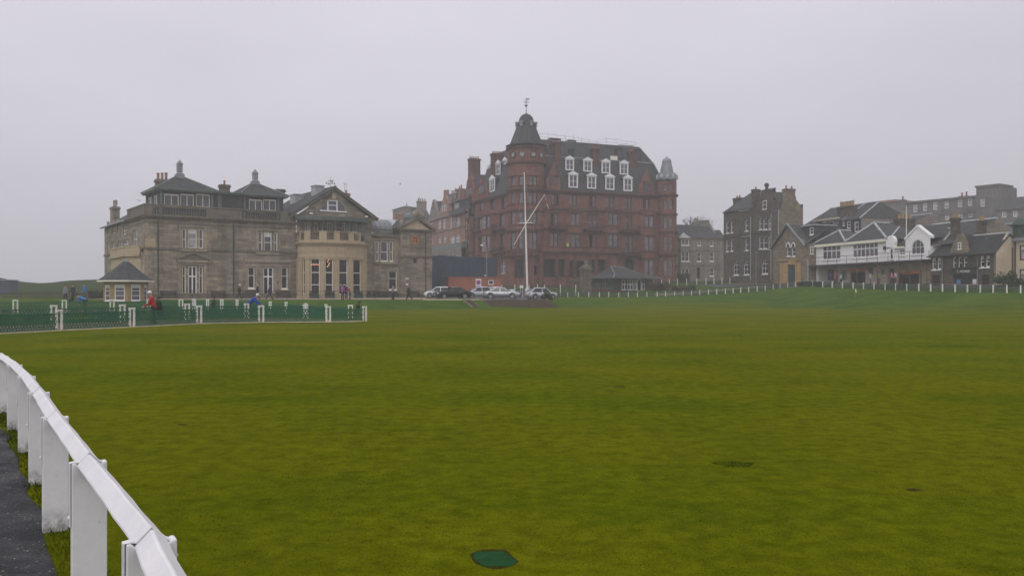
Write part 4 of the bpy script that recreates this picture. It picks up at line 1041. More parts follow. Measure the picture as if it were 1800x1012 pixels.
# clock
ck = B.o; cu_ = FK.u(730); cz = FK.z(421.5, cu_); cm = MB()
def disc(mb, r0, r1, w0, w1, n=28):
    for k in range(n):
        t0, t1 = 2*math.pi*k/n, 2*math.pi*(k+1)/n
        o4 = [(r0,t0),(r1,t0),(r1,t1),(r0,t1)]
        mb.hexa([FK.P(cu_+r*math.sin(t), w1, cz+r*math.cos(t)) for r, t in o4]+[FK.P(cu_+r*math.sin(t), w0, cz+r*math.cos(t)) for r, t in o4])
disc(cm, .66, .86, -.02, .1); c_o = cm.build('clock', 'dressed_stone', B.o)
cf = MB(); cf.poly([FK.P(cu_+.67*math.sin(2*math.pi*k/28), .03, cz+.67*math.cos(2*math.pi*k/28)) for k in range(28)][::-1]); cf.build('clock_face', 'clock_red', c_o)
hn_ = MB()
for h in range(12):
    t0 = 2*math.pi*h/12; 
    for r0, r1, hw_ in ((.40,.62,.035 if h % 3 else .06),):
        dv = (math.sin(t0), math.cos(t0)); pv = (math.cos(t0), -math.sin(t0))
        o4 = [(r0*dv[0]+pv[0]*hw_, r0*dv[1]+pv[1]*hw_), (r1*dv[0]+pv[0]*hw_, r1*dv[1]+pv[1]*hw_), (r1*dv[0]-pv[0]*hw_, r1*dv[1]-pv[1]*hw_), (r0*dv[0]-pv[0]*hw_, r0*dv[1]-pv[1]*hw_)]
        hn_.hexa([FK.P(cu_+x, .05, cz+z) for x, z in o4]+[FK.P(cu_+x, .025, cz+z) for x, z in o4])
hn_.build('numeral_ring', 'gold_leaf', c_o)
for t0, L_, hw_, nm in ((R(285), .36, .05, 'hour_hand'), (R(205), .55, .035, 'minute_hand')):
    m_ = MB(); dv = (math.sin(t0), math.cos(t0)); pv = (math.cos(t0), -math.sin(t0))
    o4 = [(-.1*dv[0]+pv[0]*hw_, -.1*dv[1]+pv[1]*hw_), (L_*dv[0]+pv[0]*hw_*.4, L_*dv[1]+pv[1]*hw_*.4), (L_*dv[0]-pv[0]*hw_*.4, L_*dv[1]-pv[1]*hw_*.4), (-.1*dv[0]-pv[0]*hw_, -.1*dv[1]-pv[1]*hw_)]
    m_.hexa([FK.P(cu_+x, .085, cz+z) for x, z in o4]+[FK.P(cu_+x, .06, cz+z) for x, z in o4]); m_.build(nm, 'gold_leaf', c_o)
for y0, y1 in ((488.6,490.5),(498,501)):
    m_ = MB(); bx(m_, FK, FK.u(713), FK.u(718), 0, .04, FK.z(y1,1), FK.z(y0,1)); m_.build('wall_notice', 'white_paint', B.o)
m_ = MB()
for k in range(6): c = at(695+k*3, 385, 142); m_.lathe(c-Vector((0,0,.4)), [(.13,0),(.12,1.0),(.15,1.05),(.15,1.15),(.1,1.15)], 7)
for px in (252.5, 759):
    pass
cs = MB(); a_, b_ = at(693, 388, 142), at(712, 388, 142); cs.box((a_+b_)/2-Vector((0,0,2)), 1.9, .8, 2.0, R(35)); o = cs.build('chimney', 'pink_stone', B.o); m_.build('chimney_pot', 'terracotta', o)
m_ = MB(); c = at(251, 443, 108.5); m_.box(c, .35, .35, .5, R(35)); m_.build('wall_lamp', 'black_iron', B.o)
B.done()

# ---- starter's hut: octagonal ochre hut with slate bell roof
hc = Vector((ax(221.5)*96.5, 96.5, 0)); hz0 = gz(hc.x, hc.y)
H_ = Bld('starter_hut', (hc.x, hc.y, hz0), 'small octagonal ochre brick hut with slate bell roof at the clubhouse corner', 'hut')
def ring(r, n, a0): return [hc+Vector((r*math.cos(a0+2*math.pi*k/n), r*math.sin(a0+2*math.pi*k/n), 0)) for k in range(n)]
rot0 = math.atan2(-hc.y, -hc.x)
hr = 2.25; rg = ring(hr, 8, rot0-math.pi/8-.30)
he = zpx(495, 94.6)
for k in range(8):
    f = Fr([rg[k], rg[(k+1) % 8]]); w_ = H_.wall(f, 0, f.L, hz0-.3, he, 'hut_brick', depth=.1)
    mid = (rg[k]+rg[(k+1) % 8])/2
    if (mid-hc).dot(-hc) > -.5: w_.win(f.L*.2, f.L*.8, he-2.05, he-.32, bars=(.33,.62), frame='white_paint', fw=.09, bw=.05, pane='glass_mauve', sill=1, blind=.2)
tr = H_.m('fascia', 'cream_paint'); ro = MB()
def oct_ring(r, z): return [Vector((p.x, p.y, z)) for p in ring(r, 8, rot0-math.pi/8-.30)]
prof = [(hr+.62, he+.14),(hr+.05, he+.55),(hr-.75, he+1.15),(hr-1.45, he+1.78),(.35, he+2.15)]
rings = [oct_ring(r, z) for r, z in prof]
for a, b in zip(rings, rings[1:]):
    for k in range(8): ro.poly([a[k], a[(k+1) % 8], b[(k+1) % 8], b[k]])
ro.poly(rings[-1]); ro.poly(oct_ring(hr+.6, he+.02)[::-1]); ro.build('roof', 'slate', H_.o)
a, b = oct_ring(hr+.64, he+.0), oct_ring(hr+.64, he+.15)
for k in range(8): tr.poly([a[k], a[(k+1) % 8], b[(k+1) % 8], b[k]])
f = MB(); f.lathe(Vector((hc.x,hc.y,he+2.1)), [(.3,0),(.3,.2),(.16,.3),(.05,.5)], 8); f.build('finial', 'lead', H_.o)
H_.done()
# ------------------------------------------------------------------ the red sandstone residence with the domed corner tower
HD = Vector((.914, .406, 0)); HN = Vector((.406, -.914, 0))
HK = Vector((2.2, 163.5, 0))
FR = Fr([HK, HK+HD*34])
HL = -HN                        # direction going back
FLh = Fr([HK+HL*24.6, HK])      # left flank, far end first
A = Bld('red_residence', (HK.x+10, HK.y+12, 2.8), 'tall red sandstone residence with domed corner tower and white dormers', 'apartment building')
zc0, zc1 = FR.z(336, FR.u(980)), FR.z(343.8, FR.u(1160)); ZM = (zc0+zc1)/2            # main cornice
HG = 2.4
ur = FR.u(1158)
TR = dict(frame='red_trim', fw=.09, bw=.1)
def zrow(y, px=1040): return FR.z(y, FR.u(px))
wr = A.wall(FR, 0, ur, HG, ZM, 'red_sandstone', depth=.3)
trm = A.m('window_surround', 'red_trim')
def hood(fr, u0, u1, z1, ped=False):
    bx(trm, fr, u0-.25, u1+.25, -.02, .14, z1+.06, z1+.28); bx(trm, fr, u0-.2, u1+.2, -.02, .1, z1+.28, z1+.42)
def pair(w, x0, y0, x1, y1, pane='glass_sky', hd=True, arch=0, lights=2, **k):
    fr = w.fr; u0, u1 = fr.u(x0), fr.u(x1); uc = (u0+u1)/2; z0, z1 = fr.z(y1, uc), fr.z(y0, uc)
    g_ = .16; L = (u1-u0-g_*(lights-1))/lights
    for j in range(lights):
        a = u0+j*(L+g_)
        w.win(a, a+L, z0, z1, bars=(.5,), frame=k.get('frame','dark_wood'), fw=.06, bw=.06, pane=pane if random.random() < .8 else 'glass_dark', arch=arch)
    if hd: hood(fr, u0, u1, z1)
    bx(trm, fr, u0-.15, u1+.15, -.02, .12, z0-.22, z0-.004)
for a, b, y0, y1 in ((1001.8,1014,343,361),(1036,1047,345,364),(1067,1078,347,365),(1098.6,1110,348.6,367.5),(1130,1141,351,368),(971,982,341,360)): pair(wr, a, y0, b, y1)
for a, b, y0, y1 in ((1036,1049,378,400),(1099.8,1111.6,380.5,403),(968,981,376,396)): pair(wr, a, y0, b, y1)
for a, b, y0, y1 in ((1036,1049,412,435),(1099,1112,414,444),(968,981,410,433)): pair(wr, a, y0, b, y1)
# bays rise through the two main floors
bays = []
for x0, x1, pr in ((996,1022,.8),(1061,1088,.8),(1124.5,1150.5,.8)):
    u0, u1 = FR.u(x0), FR.u(x1); f = Fr([FR.P(u0,0), FR.P(u0+.45,pr), FR.P(u1-.45,pr), FR.P(u1,0)])
    zt_, zb_ = zrow(371.5, (x0+x1)/2), zrow(448, (x0+x1)/2)
    if x0 > 1100: zb_ = HG
    w_ = A.wall(f, 0, f.L, zb_, zt_, 'red_sandstone', depth=.25)
    m0, m1 = f.c[1]+.15, f.c[2]-.15
    ua_, ub_ = f.P(m0).to_2d(), f.P(m1).to_2d()
    rows = [(375.5,396),(411,434.6)] if x0 < 1100 else [(379,398.5),(415,441),(456,485)]
    for y0, y1 in rows:
        uc = (m0+m1)/2; z0, z1 = f.z(y1, uc), f.z(y0, uc); g_ = .22; L = (m1-m0-g_)/2
        for j in range(2): w_.win(m0+j*(L+g_), m0+j*(L+g_)+L, z0, z1, bars=(.55,), frame='dark_wood', fw=.07, bw=.06, pane='glass_sky')
        bx(trm, f, 0, f.L, -.02, .09, z1+.05, z1+.3); bx(trm, f, 0, f.L, -.02, .12, z0-.28, z0-.004)
    bx(trm, f, 0, f.L, -.02, .16, zt_-.05, zt_+.18); bx(trm, f, 0, f.L, -.5, .06, zt_+.18, zt_+.4)
    bays.append(f)
    tp = A.m('bay_roof', 'lead'); tp.poly([f.P(0,0,zt_+.38), f.P(f.c[1],.0,zt_+.38), f.P(f.c[2],.0,zt_+.38), f.P(f.L,0,zt_+.38)])
sc_ = A.m('string_course', 'red_trim')
def strings(fr, u0, u1, ys, px):
    for y, h, p in ys: bx(sc_, fr, u0, u1, -.02, p, zrow(y, px), zrow(y, px)+h)
strings(FR, 0, ur, ((450,.45,.5),(444.5,.35,.16),(405.5,.3,.3),(371,.32,.28),(368,.15,.12)), 1040)
hc_ = A.m('cornice', 'red_trim')
for pr, zz, h in ((.15,ZM-.55,.2),(.35,ZM-.35,.2),(.55,ZM-.15,.25)): bx(hc_, FR, 0, ur, -.02, pr, zz, zz+h-.003)
# balconies
def balcony(fr, x0, x1, y, proj=.95, h=1.0, mat='black_iron', slab='red_trim'):
    u0, u1 = fr.u(x0), fr.u(x1); z = fr.z(y, (u0+u1)/2); m_ = MB(); bx(m_, fr, u0, u1, .0, proj, z-.2, z)
    for q in (u0+.3, u1-.3): bx(m_, fr, q-.12, q+.12, .0, proj*.7, z-.6, z-.2)
    o = m_.build('balcony', slab, A.o); r = MB()
    u = u0
    while u <= u1+.01: r.tube([fr.P(u,proj-.06,z), fr.P(u,proj-.06,z+h)], .018, 4); u += .19
    bx(r, fr, u0, u1, proj-.1, proj-.02, z+h-.05, z+h); bx(r, fr, u0, u1, proj-.09, proj-.03, z+.12, z+.16)
    for q in (u0, u1): r.tube([fr.P(q,.0,z+h-.02), fr.P(q,proj-.06,z+h-.02)], .025, 4); r.tube([fr.P(q,.0,z+.5), fr.P(q,proj-.06,z+.5)], .02, 4)
    r.build('balcony_railing', mat, o)
balcony(FR, 1026, 1058, 403.5); balcony(FR, 1090, 1122, 406); balcony(FR, 1088, 1122, 447.5); balcony(FR, 962, 992, 401)
# ground floor: right part, with the arched entrance
for a, b, y0, y1 in ((1074,1085.5,453,470),): pair(wr, a, y0, b, y1, hd=False, lights=1, frame='white_paint')
wr.win(FR.u(1098), FR.u(1113.5), HG+.4, zrow(455,1105), arch=1, bars=(.62,), cols=2, frame='dark_wood', pane='dark_interior', surround=None)
an = MB(); u0, u1 = FR.u(1098), FR.u(1113.5); uc_, r_ = (u0+u1)/2, (u1-u0)/2; zr_ = zrow(455,1105)-r_
for k in range(12):
    t0, t1 = math.pi*k/12, math.pi*(k+1)/12
    o4 = [(uc_-r*math.cos(t), zr_+r*math.sin(t)) for r, t in ((r_+.02,t0),(r_+.38,t0),(r_+.38,t1),(r_+.02,t1))]
    an.hexa([FR.P(u,.12,z) for u, z in o4]+[FR.P(u,-.02,z) for u, z in o4])
an.build('arch_moulding', 'red_trim', A.o)
# loggia terrace in front of the left part
LW = 2.2
lg0, lg1 = FR.u(953, LW), FR.u(1087, LW)
FLg = Fr([FR.P(lg0, LW), FR.P(lg1, LW)])
ztl = FLg.z(444, FLg.L/2)
wl_ = A.wall(FLg, 0, FLg.L, HG, ztl, 'red_sandstone', depth=.8)
for a, b, y0 in ((955,977,455),(981.5,994,455),(1001,1009,457),(1012.5,1032,458.5),(1040,1046.5,456),(1050.5,1066,456)):
    wl_.winpx(a, y0, b, 487 if b < 1036 else 480, bars=(.6,) if b-a > 8 else (), cols=2 if b-a > 12 else 1, frame='dark_wood', pane='dark_interior', fw=.08)
for s_ in (953.5, 979, 997.5, 1010.5, 1036, 1048.3, 1069, 1086):
    u = FLg.u(s_); bx(trm, FLg, max(0,u-.28), min(FLg.L,u+.28), -.02, .12, HG, ztl-.3); bx(trm, FLg, max(0,u-.36), min(FLg.L,u+.36), -.02, .2, ztl-.75, ztl-.45)
bx(sc_, FLg, 0, FLg.L, -LW, .25, ztl-.25, ztl); bx(sc_, FLg, 0, FLg.L, -.35, .4, ztl, ztl+.22)
bx(A.m('terrace_parapet', 'red_sandstone'), FLg, 0, FLg.L, -.35, .0, ztl+.22, ztl+.95); bx(sc_, FLg, 0, FLg.L, -.42, .08, ztl+.95, ztl+1.1)
for s_ in (FR.P(lg0,0), FR.P(lg1,0)):
    pass
sd_ = A.m('wall', 'red_sandstone'); sd_.poly([FR.P(lg1,0,HG), FR.P(lg1,0,ztl), FLg.P(FLg.L,0,ztl), FLg.P(FLg.L,0,HG)]); sd_.poly([FR.P(lg0,0,HG), FR.P(lg0,0,ztl), FLg.P(0,0,ztl), FLg.P(0,0,HG)])
# ---- left flank
ul0 = 0
wf = A.wall(FLh, 0, FLh.L, HG, ZM, 'red_sandstone', depth=.3)
for a, b, y0, y1 in ((825,831,358,375),(843,849,354,369),(862,868.3,350,366),(881,887.5,345,365)): pair(wf, a, y0, b, y1, hd=True, lights=1)
for a, b, y0, y1 in ((817,821.5,388,407),(841,846.5,385,405),(879,885.6,378,399)): pair(wf, a, y0, b, y1, lights=1)
for a, b, y0, y1 in ((816.5,822,421,447),(841,846.5,418,442),(879,886,411.5,439)): pair(wf, a, y0, b, y1, lights=1)
wf.winpx(878.5, 455.5, 888.5, 481, arch=1, cols=2, bars=(.5,), frame='white_paint', pane='glass_grey')
for x0, x1 in ((823.5,833),(852,870)):
    u0, u1 = FLh.u(x0), FLh.u(x1); f = Fr([FLh.P(u0,0), FLh.P(u0+.5,.9), FLh.P(u1-.5,.9), FLh.P(u1,0)]); zz = zrow(371.5); w_ = A.wall(f, 0, f.L, HG, zz, 'red_sandstone', depth=.25)
    for y0, y1 in ((384,404),(417,443)) if x0 < 850 else ((380.5,401),(415,441)):
        m0, m1 = f.c[1]+.15, f.c[2]-.15; uc = (m0+m1)/2; z0, z1 = f.z(y1, uc), f.z(y0, uc); L = (m1-m0-.2)/2
        for j in range(2): w_.win(m0+j*(L+.2), m0+j*(L+.2)+L, z0, z1, bars=(.55,), frame='cream_paint' if j == 0 else 'dark_wood', fw=.07, bw=.06, pane='glass_mauve')
        bx(trm, f, 0, f.L, -.02, .1, z1+.05, z1+.3); bx(trm, f, 0, f.L, -.02, .12, z0-.28, z0-.004)
    bx(trm, f, 0, f.L, -.6, .16, zz-.05, zz+.25)
    A.m('bay_roof', 'lead').poly([f.P(0,0,zz+.26), f.P(f.c[1],0,zz+.26), f.P(f.c[2],0,zz+.26), f.P(f.L,0,zz+.26)])
for y, h, p in ((450,.45,.5),(444.5,.35,.16),(405.5,.3,.3),(371,.32,.28)): bx(sc_, FLh, 0, FLh.L, -.02, p-.004, zrow(y), zrow(y)+h)
for pr, zz, h in ((.15,ZM-.55,.2),(.35,ZM-.35,.2),(.55,ZM-.15,.25)): bx(hc_, FLh, 0, FLh.L, -.02, pr-.004, zz, zz+h-.003)
balcony(FLh, 834, 851, 405.5); balcony(FLh, 871, 889, 402.5); balcony(FLh, 871, 890, 443)
# back and right-hand end
FE = Fr([FR.P(33.6,0), FR.P(33.6,-24)])
bk = A.m('wall', 'red_sandstone'); bk.poly([FE.P(0,-.8,HG), FE.P(24,-.8,HG), FE.P(24,-.8,ZM), FE.P(0,-.8,ZM)]); bk.poly([FE.P(24,-.8,HG), FLh.P(0,0,HG), FLh.P(0,0,ZM), FE.P(24,-.8,ZM)])
# ---- mansard: lower steep slope, ledge, upper slope
def yz(py, px, w): u = FR.u(px, w); return FR.z(py, u, w)
z1m = yz(280, 1040, -2.6); z2m = yz(253.5, 1045, -4.6)
m1, m2 = A.m('roof', 'slate'), A.m('roof', 'slate')
RU = 32.6
o_ = lambda w, z: [FLh.P(0,-w,z) if False else None]
def ringm(w, z):   # footprint inset by w on the two street sides and the right end
    return [HK+HL*24.6+HD*w+Vector((0,0,z)), HK+HD*w+HL*w+Vector((0,0,z)), HK+HD*(RU-w)+HL*w+Vector((0,0,z)), HK+HD*(RU-w)+HL*(24.6-w*.3)+Vector((0,0,z))]
r0, r1, r2 = ringm(.25, ZM+.1), ringm(2.7, z1m), ringm(4.7, z2m)
for a, b in ((r0, r1), (r1, r2)):
    for k in range(3): m1.poly([a[k], a[k+1], b[k+1], b[k]])
    m1.poly([a[3], a[0], b[0], b[3]])
m1.poly(r2)
lg = A.m('roof_ledge', 'lead')
for k in (0, 1): lg.tube([r1[k]+Vector((0,0,.05)), r1[k+1]+Vector((0,0,.05))], .13, 6); lg.tube([r2[k]+Vector((0,0,.05)), r2[k+1]+Vector((0,0,.05))], .12, 6)
for k in (1, 2): lg.tube([r1[k], r2[k]], .1, 6); lg.tube([r0[k], r1[k]], .1, 6)
# uneven gear on the flat roof
for px, w_, sx, h in ((974,-6.5,2.2,.9),(1003,-6.5,1.6,.8),(1050,-7,4,.5),(1098,-7,3.4,.7)):
    m_ = MB(); c = FR.P(FR.u(px, w_), w_, z2m-.1); m_.box(c, sx, 1.6, h, math.atan2(HD.y, HD.x)); m_.build('roof_plant', 'slate_dark', A.o)
# white dormers
def dormer(fr, x0, x1, ypk, yt, yb, slope_top, mat='white_paint', arched=False, pane='glass_mauve'):
    # front plane stands where the slope is at the dormer's sill
    wS = -.25; 
    for _ in range(6):
        u0, u1 = fr.u(x0, wS), fr.u(x1, wS); uc = (u0+u1)/2; zb = fr.z(yb, uc, wS)
        wS = -(.25+max(0, (zb-ZM-.1))/(z1m-ZM-.1)*2.45) if zb < z1m else -(2.7+(zb-z1m)/(z2m-z1m)*2.0)
    zt, zp = fr.z(yt, uc, wS), fr.z(ypk, uc, wS)
    f = Fr([fr.P(u0, wS+.12), fr.P(u1, wS+.12)]); L = f.L; back = -4.2
    mb = MB()
    fw = L*.13
    bx(mb, f, 0, fw, -.12, 0, zb, zt); bx(mb, f, L-fw, L, -.12, 0, zb, zt); bx(mb, f, fw, L-fw, -.1, 0, zb, zb+.22); bx(mb, f, fw, L-fw, -.1, .0, zt-.2, zt)
    bx(mb, f, L/2-.06, L/2+.06, -.1, -.01, zb+.22, zt-.2); bx(mb, f, fw, L-fw, -.1, -.02, (zb+zt)/2-.03, (zb+zt)/2+.03)
    bx(mb, f, -.12, L+.12, -.2, .12, zt, zt+.16); mb.prism([f.P(-.1,.08,zt+.16), f.P(L+.1,.08,zt+.16), f.P(L/2,.08,zp)], -f.n[0]*.25)
    o = mb.build('dormer', mat, A.o)
    sl_ = MB(); sl_.poly([f.P(0,-.05,zb), f.P(0,back,zb), f.P(0,back,zt), f.P(0,-.05,zt)]); sl_.poly([f.P(L,-.05,zb), f.P(L,back,zb), f.P(L,back,zt), f.P(L,-.05,zt)])
    sl_.poly([f.P(-.1,.05,zt+.17), f.P(L/2,.05,zp+.02), f.P(L/2,back,zp+.02), f.P(-.1,back,zt+.17)]); sl_.poly([f.P(L+.1,.05,zt+.17), f.P(L/2,.05,zp+.02), f.P(L/2,back,zp+.02), f.P(L+.1,back,zt+.17)])
    sl_.build('dormer_cheek', 'slate', o)
    p = MB(); p.poly([f.P(fw,-.07,zb), f.P(L-fw,-.07,zb), f.P(L-fw,-.07,zt), f.P(fw,-.07,zt)]); p.build('pane', pane, o)
for a, b, pk, yt, yb in ((999,1015.6,300.6,307,330),(1031.7,1047.6,303,309.4,331.7),(1063.7,1079.6,304.7,311.5,333.7),(1095.5,1111,307,313.5,336),
                         (993.5,1008.5,273.4,280,299.6),(1025,1040.5,276,282.6,302),(1057,1072.3,278.6,285,304.8),(1089,1104,281,287.4,307)):
    dormer(FR, a, b, pk, yt, yb, z1m)
for a, b, pk, yt, yb in ((861.3,870.8,307,315,337),(872,880.3,280.5,288,307.5),(884.5,892,276,282,289)): dormer(FLh, a, b, pk, yt, yb, z1m)
for a, b, pk, yt, yb in ((1000.5,1008,262,264,273),(1084.5,1094,259,262.5,279),(1118,1125.5,262.5,264.5,280.5)): dormer(FR, a, b, pk, yt, yb, z1m, mat='slate_dark', pane='glass_grey')
# red wall-head gables with paired windows
def wgable(fr, x0, x1, ya, yb, wx0, wx1, wy0, wy1):
    u0, u1 = fr.u(x0), fr.u(x1); uc = (u0+u1)/2; za, zb = fr.z(ya, uc), ZM
    f = Fr([fr.P(u0,.02), fr.P(u1,.02)]); L = f.L; h = za-zb; mb = A.m('gable', 'red_sandstone')
    prof = [(0,zb),(L,zb),(L,zb+h*.42),(L*.82,zb+h*.5),(L*.74,zb+h*.72),(L*.6,zb+h*.8),(L*.55,za),(L*.45,za),(L*.4,zb+h*.8),(L*.26,zb+h*.72),(L*.18,zb+h*.5),(0,zb+h*.42)]
    mb.prism([f.P(u,0,z) for u, z in prof], -f.n[0]*.6)
    mb2 = A.m('gable_roof', 'slate'); q = -4.5
    mb2.poly([f.P(L*.1,-.5,zb+h*.45), f.P(L*.5,-.5,zb+h*.9), f.P(L*.5,q,zb+h*.9), f.P(L*.1,q,zb+h*.45)]); mb2.poly([f.P(L*.9,-.5,zb+h*.45), f.P(L*.5,-.5,zb+h*.9), f.P(L*.5,q,zb+h*.9), f.P(L*.9,q,zb+h*.45)])
    u0, u1 = f.u(wx0), f.u(wx1); z0, z1 = f.z(wy1, (u0+u1)/2), f.z(wy0, (u0+u1)/2); wm = MB(); L2 = (u1-u0-.25)/2
    for j in range(2):
        a = u0+j*(L2+.25)
        bx(wm, f, a, a+L2, .0, .05, z0, z0+.1); bx(wm, f, a, a+L2, .0, .05, z1-.1, z1); bx(wm, f, a, a+.08, .0, .05, z0, z1); bx(wm, f, a+L2-.08, a+L2, .0, .05, z0, z1); bx(wm, f, a, a+L2, .0, .045, (z0+z1)/2-.04, (z0+z1)/2+.04)
    o = wm.build('window', 'dark_wood', A.o); p = MB()
    for j in range(2): a = u0+j*(L2+.25); p.poly([f.P(a,.02,z0), f.P(a+L2,.02,z0), f.P(a+L2,.02,z1), f.P(a,.02,z1)])
    p.build('pane', 'glass_grey', o); bx(trm, f, u0-.2, u1+.2, 0, .12, z1+.1, z1+.3)
wgable(FR, 961, 985, 286, 330, 967.5, 979.5, 311, 326)
wgable(FR, 1124, 1149, 299, 341, 1130.5, 1143, 321.5, 336)
wgable(FLh, 835, 856, 314, 350, 842, 851, 326, 340)
wgable(FLh, 816.5, 834, 300, 352, 821, 829, 330, 343)
# chimneys
rotH = math.atan2(HD.y, HD.x)
def hchim(fr, px, w_, ytop, zb, sx, sy, n, rot):
    c = fr.P(fr.u(px, w_), w_); A.chimney((c.x, c.y, 0), sx, sy, zb, zpx(ytop, c.y), 'red_trim', n, rot, potmat='red_pot', poth=.55, potr=.13, cap=.16)
hchim(FR, 976.5, -3.0, 251.5, ZM+1, 1.35, 1.9, 3, rotH); hchim(FR, 1044.5, -3.2, 261.5, ZM+2, 1.25, 1.8, 3, rotH); hchim(FR, 1110.5, -3.2, 267, ZM+2, 1.25, 1.8, 3, rotH)
hchim(FLh, 833.5, -1.6, 279.5, ZM, 2.4, 1.2, 6, rotH); hchim(FLh, 873.5, -2.4, 270.5, ZM, 2.3, 1.3, 6, rotH)
# cresting rails on the left flank roof, safety rails on the flat roof
cr_ = MB()
for a, b in ((r1[0], r1[1]),):
    n = 60
    for k in range(n+1): p = a+(b-a)*k/n; cr_.tube([p+Vector((0,0,.05)), p+Vector((0,0,.95))], .03, 4)
    for h in (.35, .95): cr_.tube([a+Vector((0,0,h)), b+Vector((0,0,h))], .04, 4)
cr_.build('roof_cresting', 'white_paint', A.o)
sr = MB()
pr0, pr1 = r2[1]+HD*1.2+HL*.8, r2[2]-HD*.4+HL*.8
def srail(a, b, za, zb, n):
    for k in range(n+1):
        t = k/n; p = pr0+(pr1-pr0)*(a+(b-a)*t); z = za+(zb-za)*t; sr.tube([p, p+Vector((0,0,z+random.uniform(.05,.6)))], .028, 4)
    for h in (.55, 1.0): sr.tube([pr0+(pr1-pr0)*a+Vector((0,0,za*h)), pr0+(pr1-pr0)*b+Vector((0,0,zb*h))], .026, 4)
srail(.0,.34,1.45,1.2,4); srail(.34,.58,1.2,.75,3); srail(.58,.68,.75,1.5,1); srail(.68,1.0,1.5,1.15,3); sr.build('safety_rail', 'steel', A.o)
wk_ = MB(); c = FR.P(FR.u(1079,-2.7), -2.7, z1m+.15); wk_.box(c, 1.5, .25, .8, rotH); wk_.build('roof_sign', 'cream_paint', A.o)
# ---- corner tower
TC = Vector((ax(925)*166.5, 166.5, 0)); TRD = 3.42
def circ(c, r, n=32, a0=-math.pi*1.02, a1=.06): return Fr([(c.x+r*math.cos(a0+(a1-a0)*k/n), c.y+r*math.sin(a0+(a1-a0)*k/n)) for k in range(n+1)])
FT = circ(TC, TRD)
yT = TC.y-TRD*.98
ZT0 = zpx(300, yT); ztd = zpx(285, yT); ztop = zpx(257, yT)
wt = A.wall(FT, 0, FT.L, HG, ztd, 'red_sandstone', depth=.3)
for y0, y1 in ((309.5,325),(338.5,357),(372.5,393.5),(408.5,438)):
    for a, b in ((898,904.5),(911.5,919.5),(930.5,936.6),(938,944.5)): wt.winpx(a, y0, b, y1, bars=(.52,), frame='dark_wood', fw=.06, bw=.05, pane='glass_sky')
    uc = FT.L/2; bx(trm, FT, 0, FT.L, -.02, .1, zpx(y0-2.4, yT), zpx(y0-.8, yT)); bx(trm, FT, 0, FT.L, -.02, .12, zpx(y1+1.8, yT), zpx(y1+.4, yT))
wt.winpx(904.5, 455, 920.5, 488, bars=(.75,), cols=2, frame='dark_wood', pane='dark_interior'); wt.winpx(938.5, 467, 944.5, 484, bars=(), frame='dark_wood', pane='glass_dark')
for y, h, p in ((450,.45,.5),(444.5,.35,.16),(405.5,.3,.3),(371,.32,.28)): bx(sc_, FT, 0, FT.L, -.02, p, zrow(y, 935), zrow(y, 935)+h)
for pr, zz, h in ((.15,ZM-.55,.2),(.35,ZM-.35,.2),(.5,ZM-.15,.22)): bx(hc_, FT, 0, FT.L, -.02, pr, zz, zz+h-.003)
FT2 = circ(TC, TRD+.12, 40, -math.pi*1.5, math.pi*.5)
td = A.m('tower_drum', 'red_sandstone'); bx(td, FT2, 0, FT2.L, -.3, .0, ztd+.25, ztop)
tdr = A.m('tower_band', 'red_trim'); bx(tdr, FT2, 0, FT2.L, -.3, .28, ztd-.05, ztd+.25); bx(tdr, FT2, 0, FT2.L, -.3, .1, ztop-.5, ztop-.3); bx(tdr, FT2, 0, FT2.L, -.3, .3, ztop-.12, ztop+.12)
for px in (902, 917.5, 937.5, 951):
    u = FT2.u(px); c = FT2.P(u, .0, zpx(271, yT)); f = Fr([FT2.P(u-.6), FT2.P(u+.6)]); m_ = MB(); p = MB()
    for k in range(16):
        t0, t1 = 2*math.pi*k/16, 2*math.pi*(k+1)/16; o4 = [(.6+r*math.cos(t), c.z+r*math.sin(t)) for r, t in ((.42,t0),(.64,t0),(.64,t1),(.42,t1))]
        m_.hexa([f.P(a,.17,z) for a, z in o4]+[f.P(a,-.1,z) for a, z in o4])
    p.poly([f.P(.6+.43*math.cos(2*math.pi*k/16), .08, c.z+.43*math.sin(2*math.pi*k/16)) for k in range(16)]); o = m_.build('round_window', 'red_trim', A.o); p.build('pane', 'glass_pale', o)
tr_ = MB(); S = yT/FPX; zz = lambda py: zpx(py, TC.y)
prof = [(30.5*S, zz(256.5)),(29*S, zz(252.5)),(25.5*S, zz(244)),(21.5*S, zz(234)),(17.6*S, zz(224)),(16.2*S, zz(219))]
tr_.lathe(TC, [(3.9,zz(257.5))]+prof, 24); tr_.build('tower_roof', 'slate_far', A.o)
tl = MB(); tl.lathe(TC, [(16.4*S,zz(222)),(17.8*S,zz(221)),(17.8*S,zz(219)),(14.2*S,zz(218)),(13.8*S,zz(216)),(13.4*S,zz(212)),(11.2*S,zz(206.5)),(7.5*S,zz(202.5)),(3*S,zz(200.4)),(0,zz(200))], 20)
tl.build('tower_dome', 'slate_far', A.o)
for k in range(6):
    a = -math.pi/2+k*math.pi/3+.52; c = TC+Vector((math.cos(a), math.sin(a), 0))*16.2*S; m_ = MB(); m_.box(c+Vector((0,0,zz(224))), .55, .7, zz(216.2)-zz(224), a+math.pi/2); m_.box(c+Vector((0,0,zz(216.2))), .7, .85, .12, a+math.pi/2); m_.build('tower_lucarne', 'lead', A.o)
fn = MB(); fn.lathe(TC, [(.16,zz(200)),(.1,zz(196)),(.08,zz(188)),(.22,zz(187)),(.34,zz(185.6)),(.22,zz(184)),(.07,zz(183)),(.05,zz(172.5))], 8)
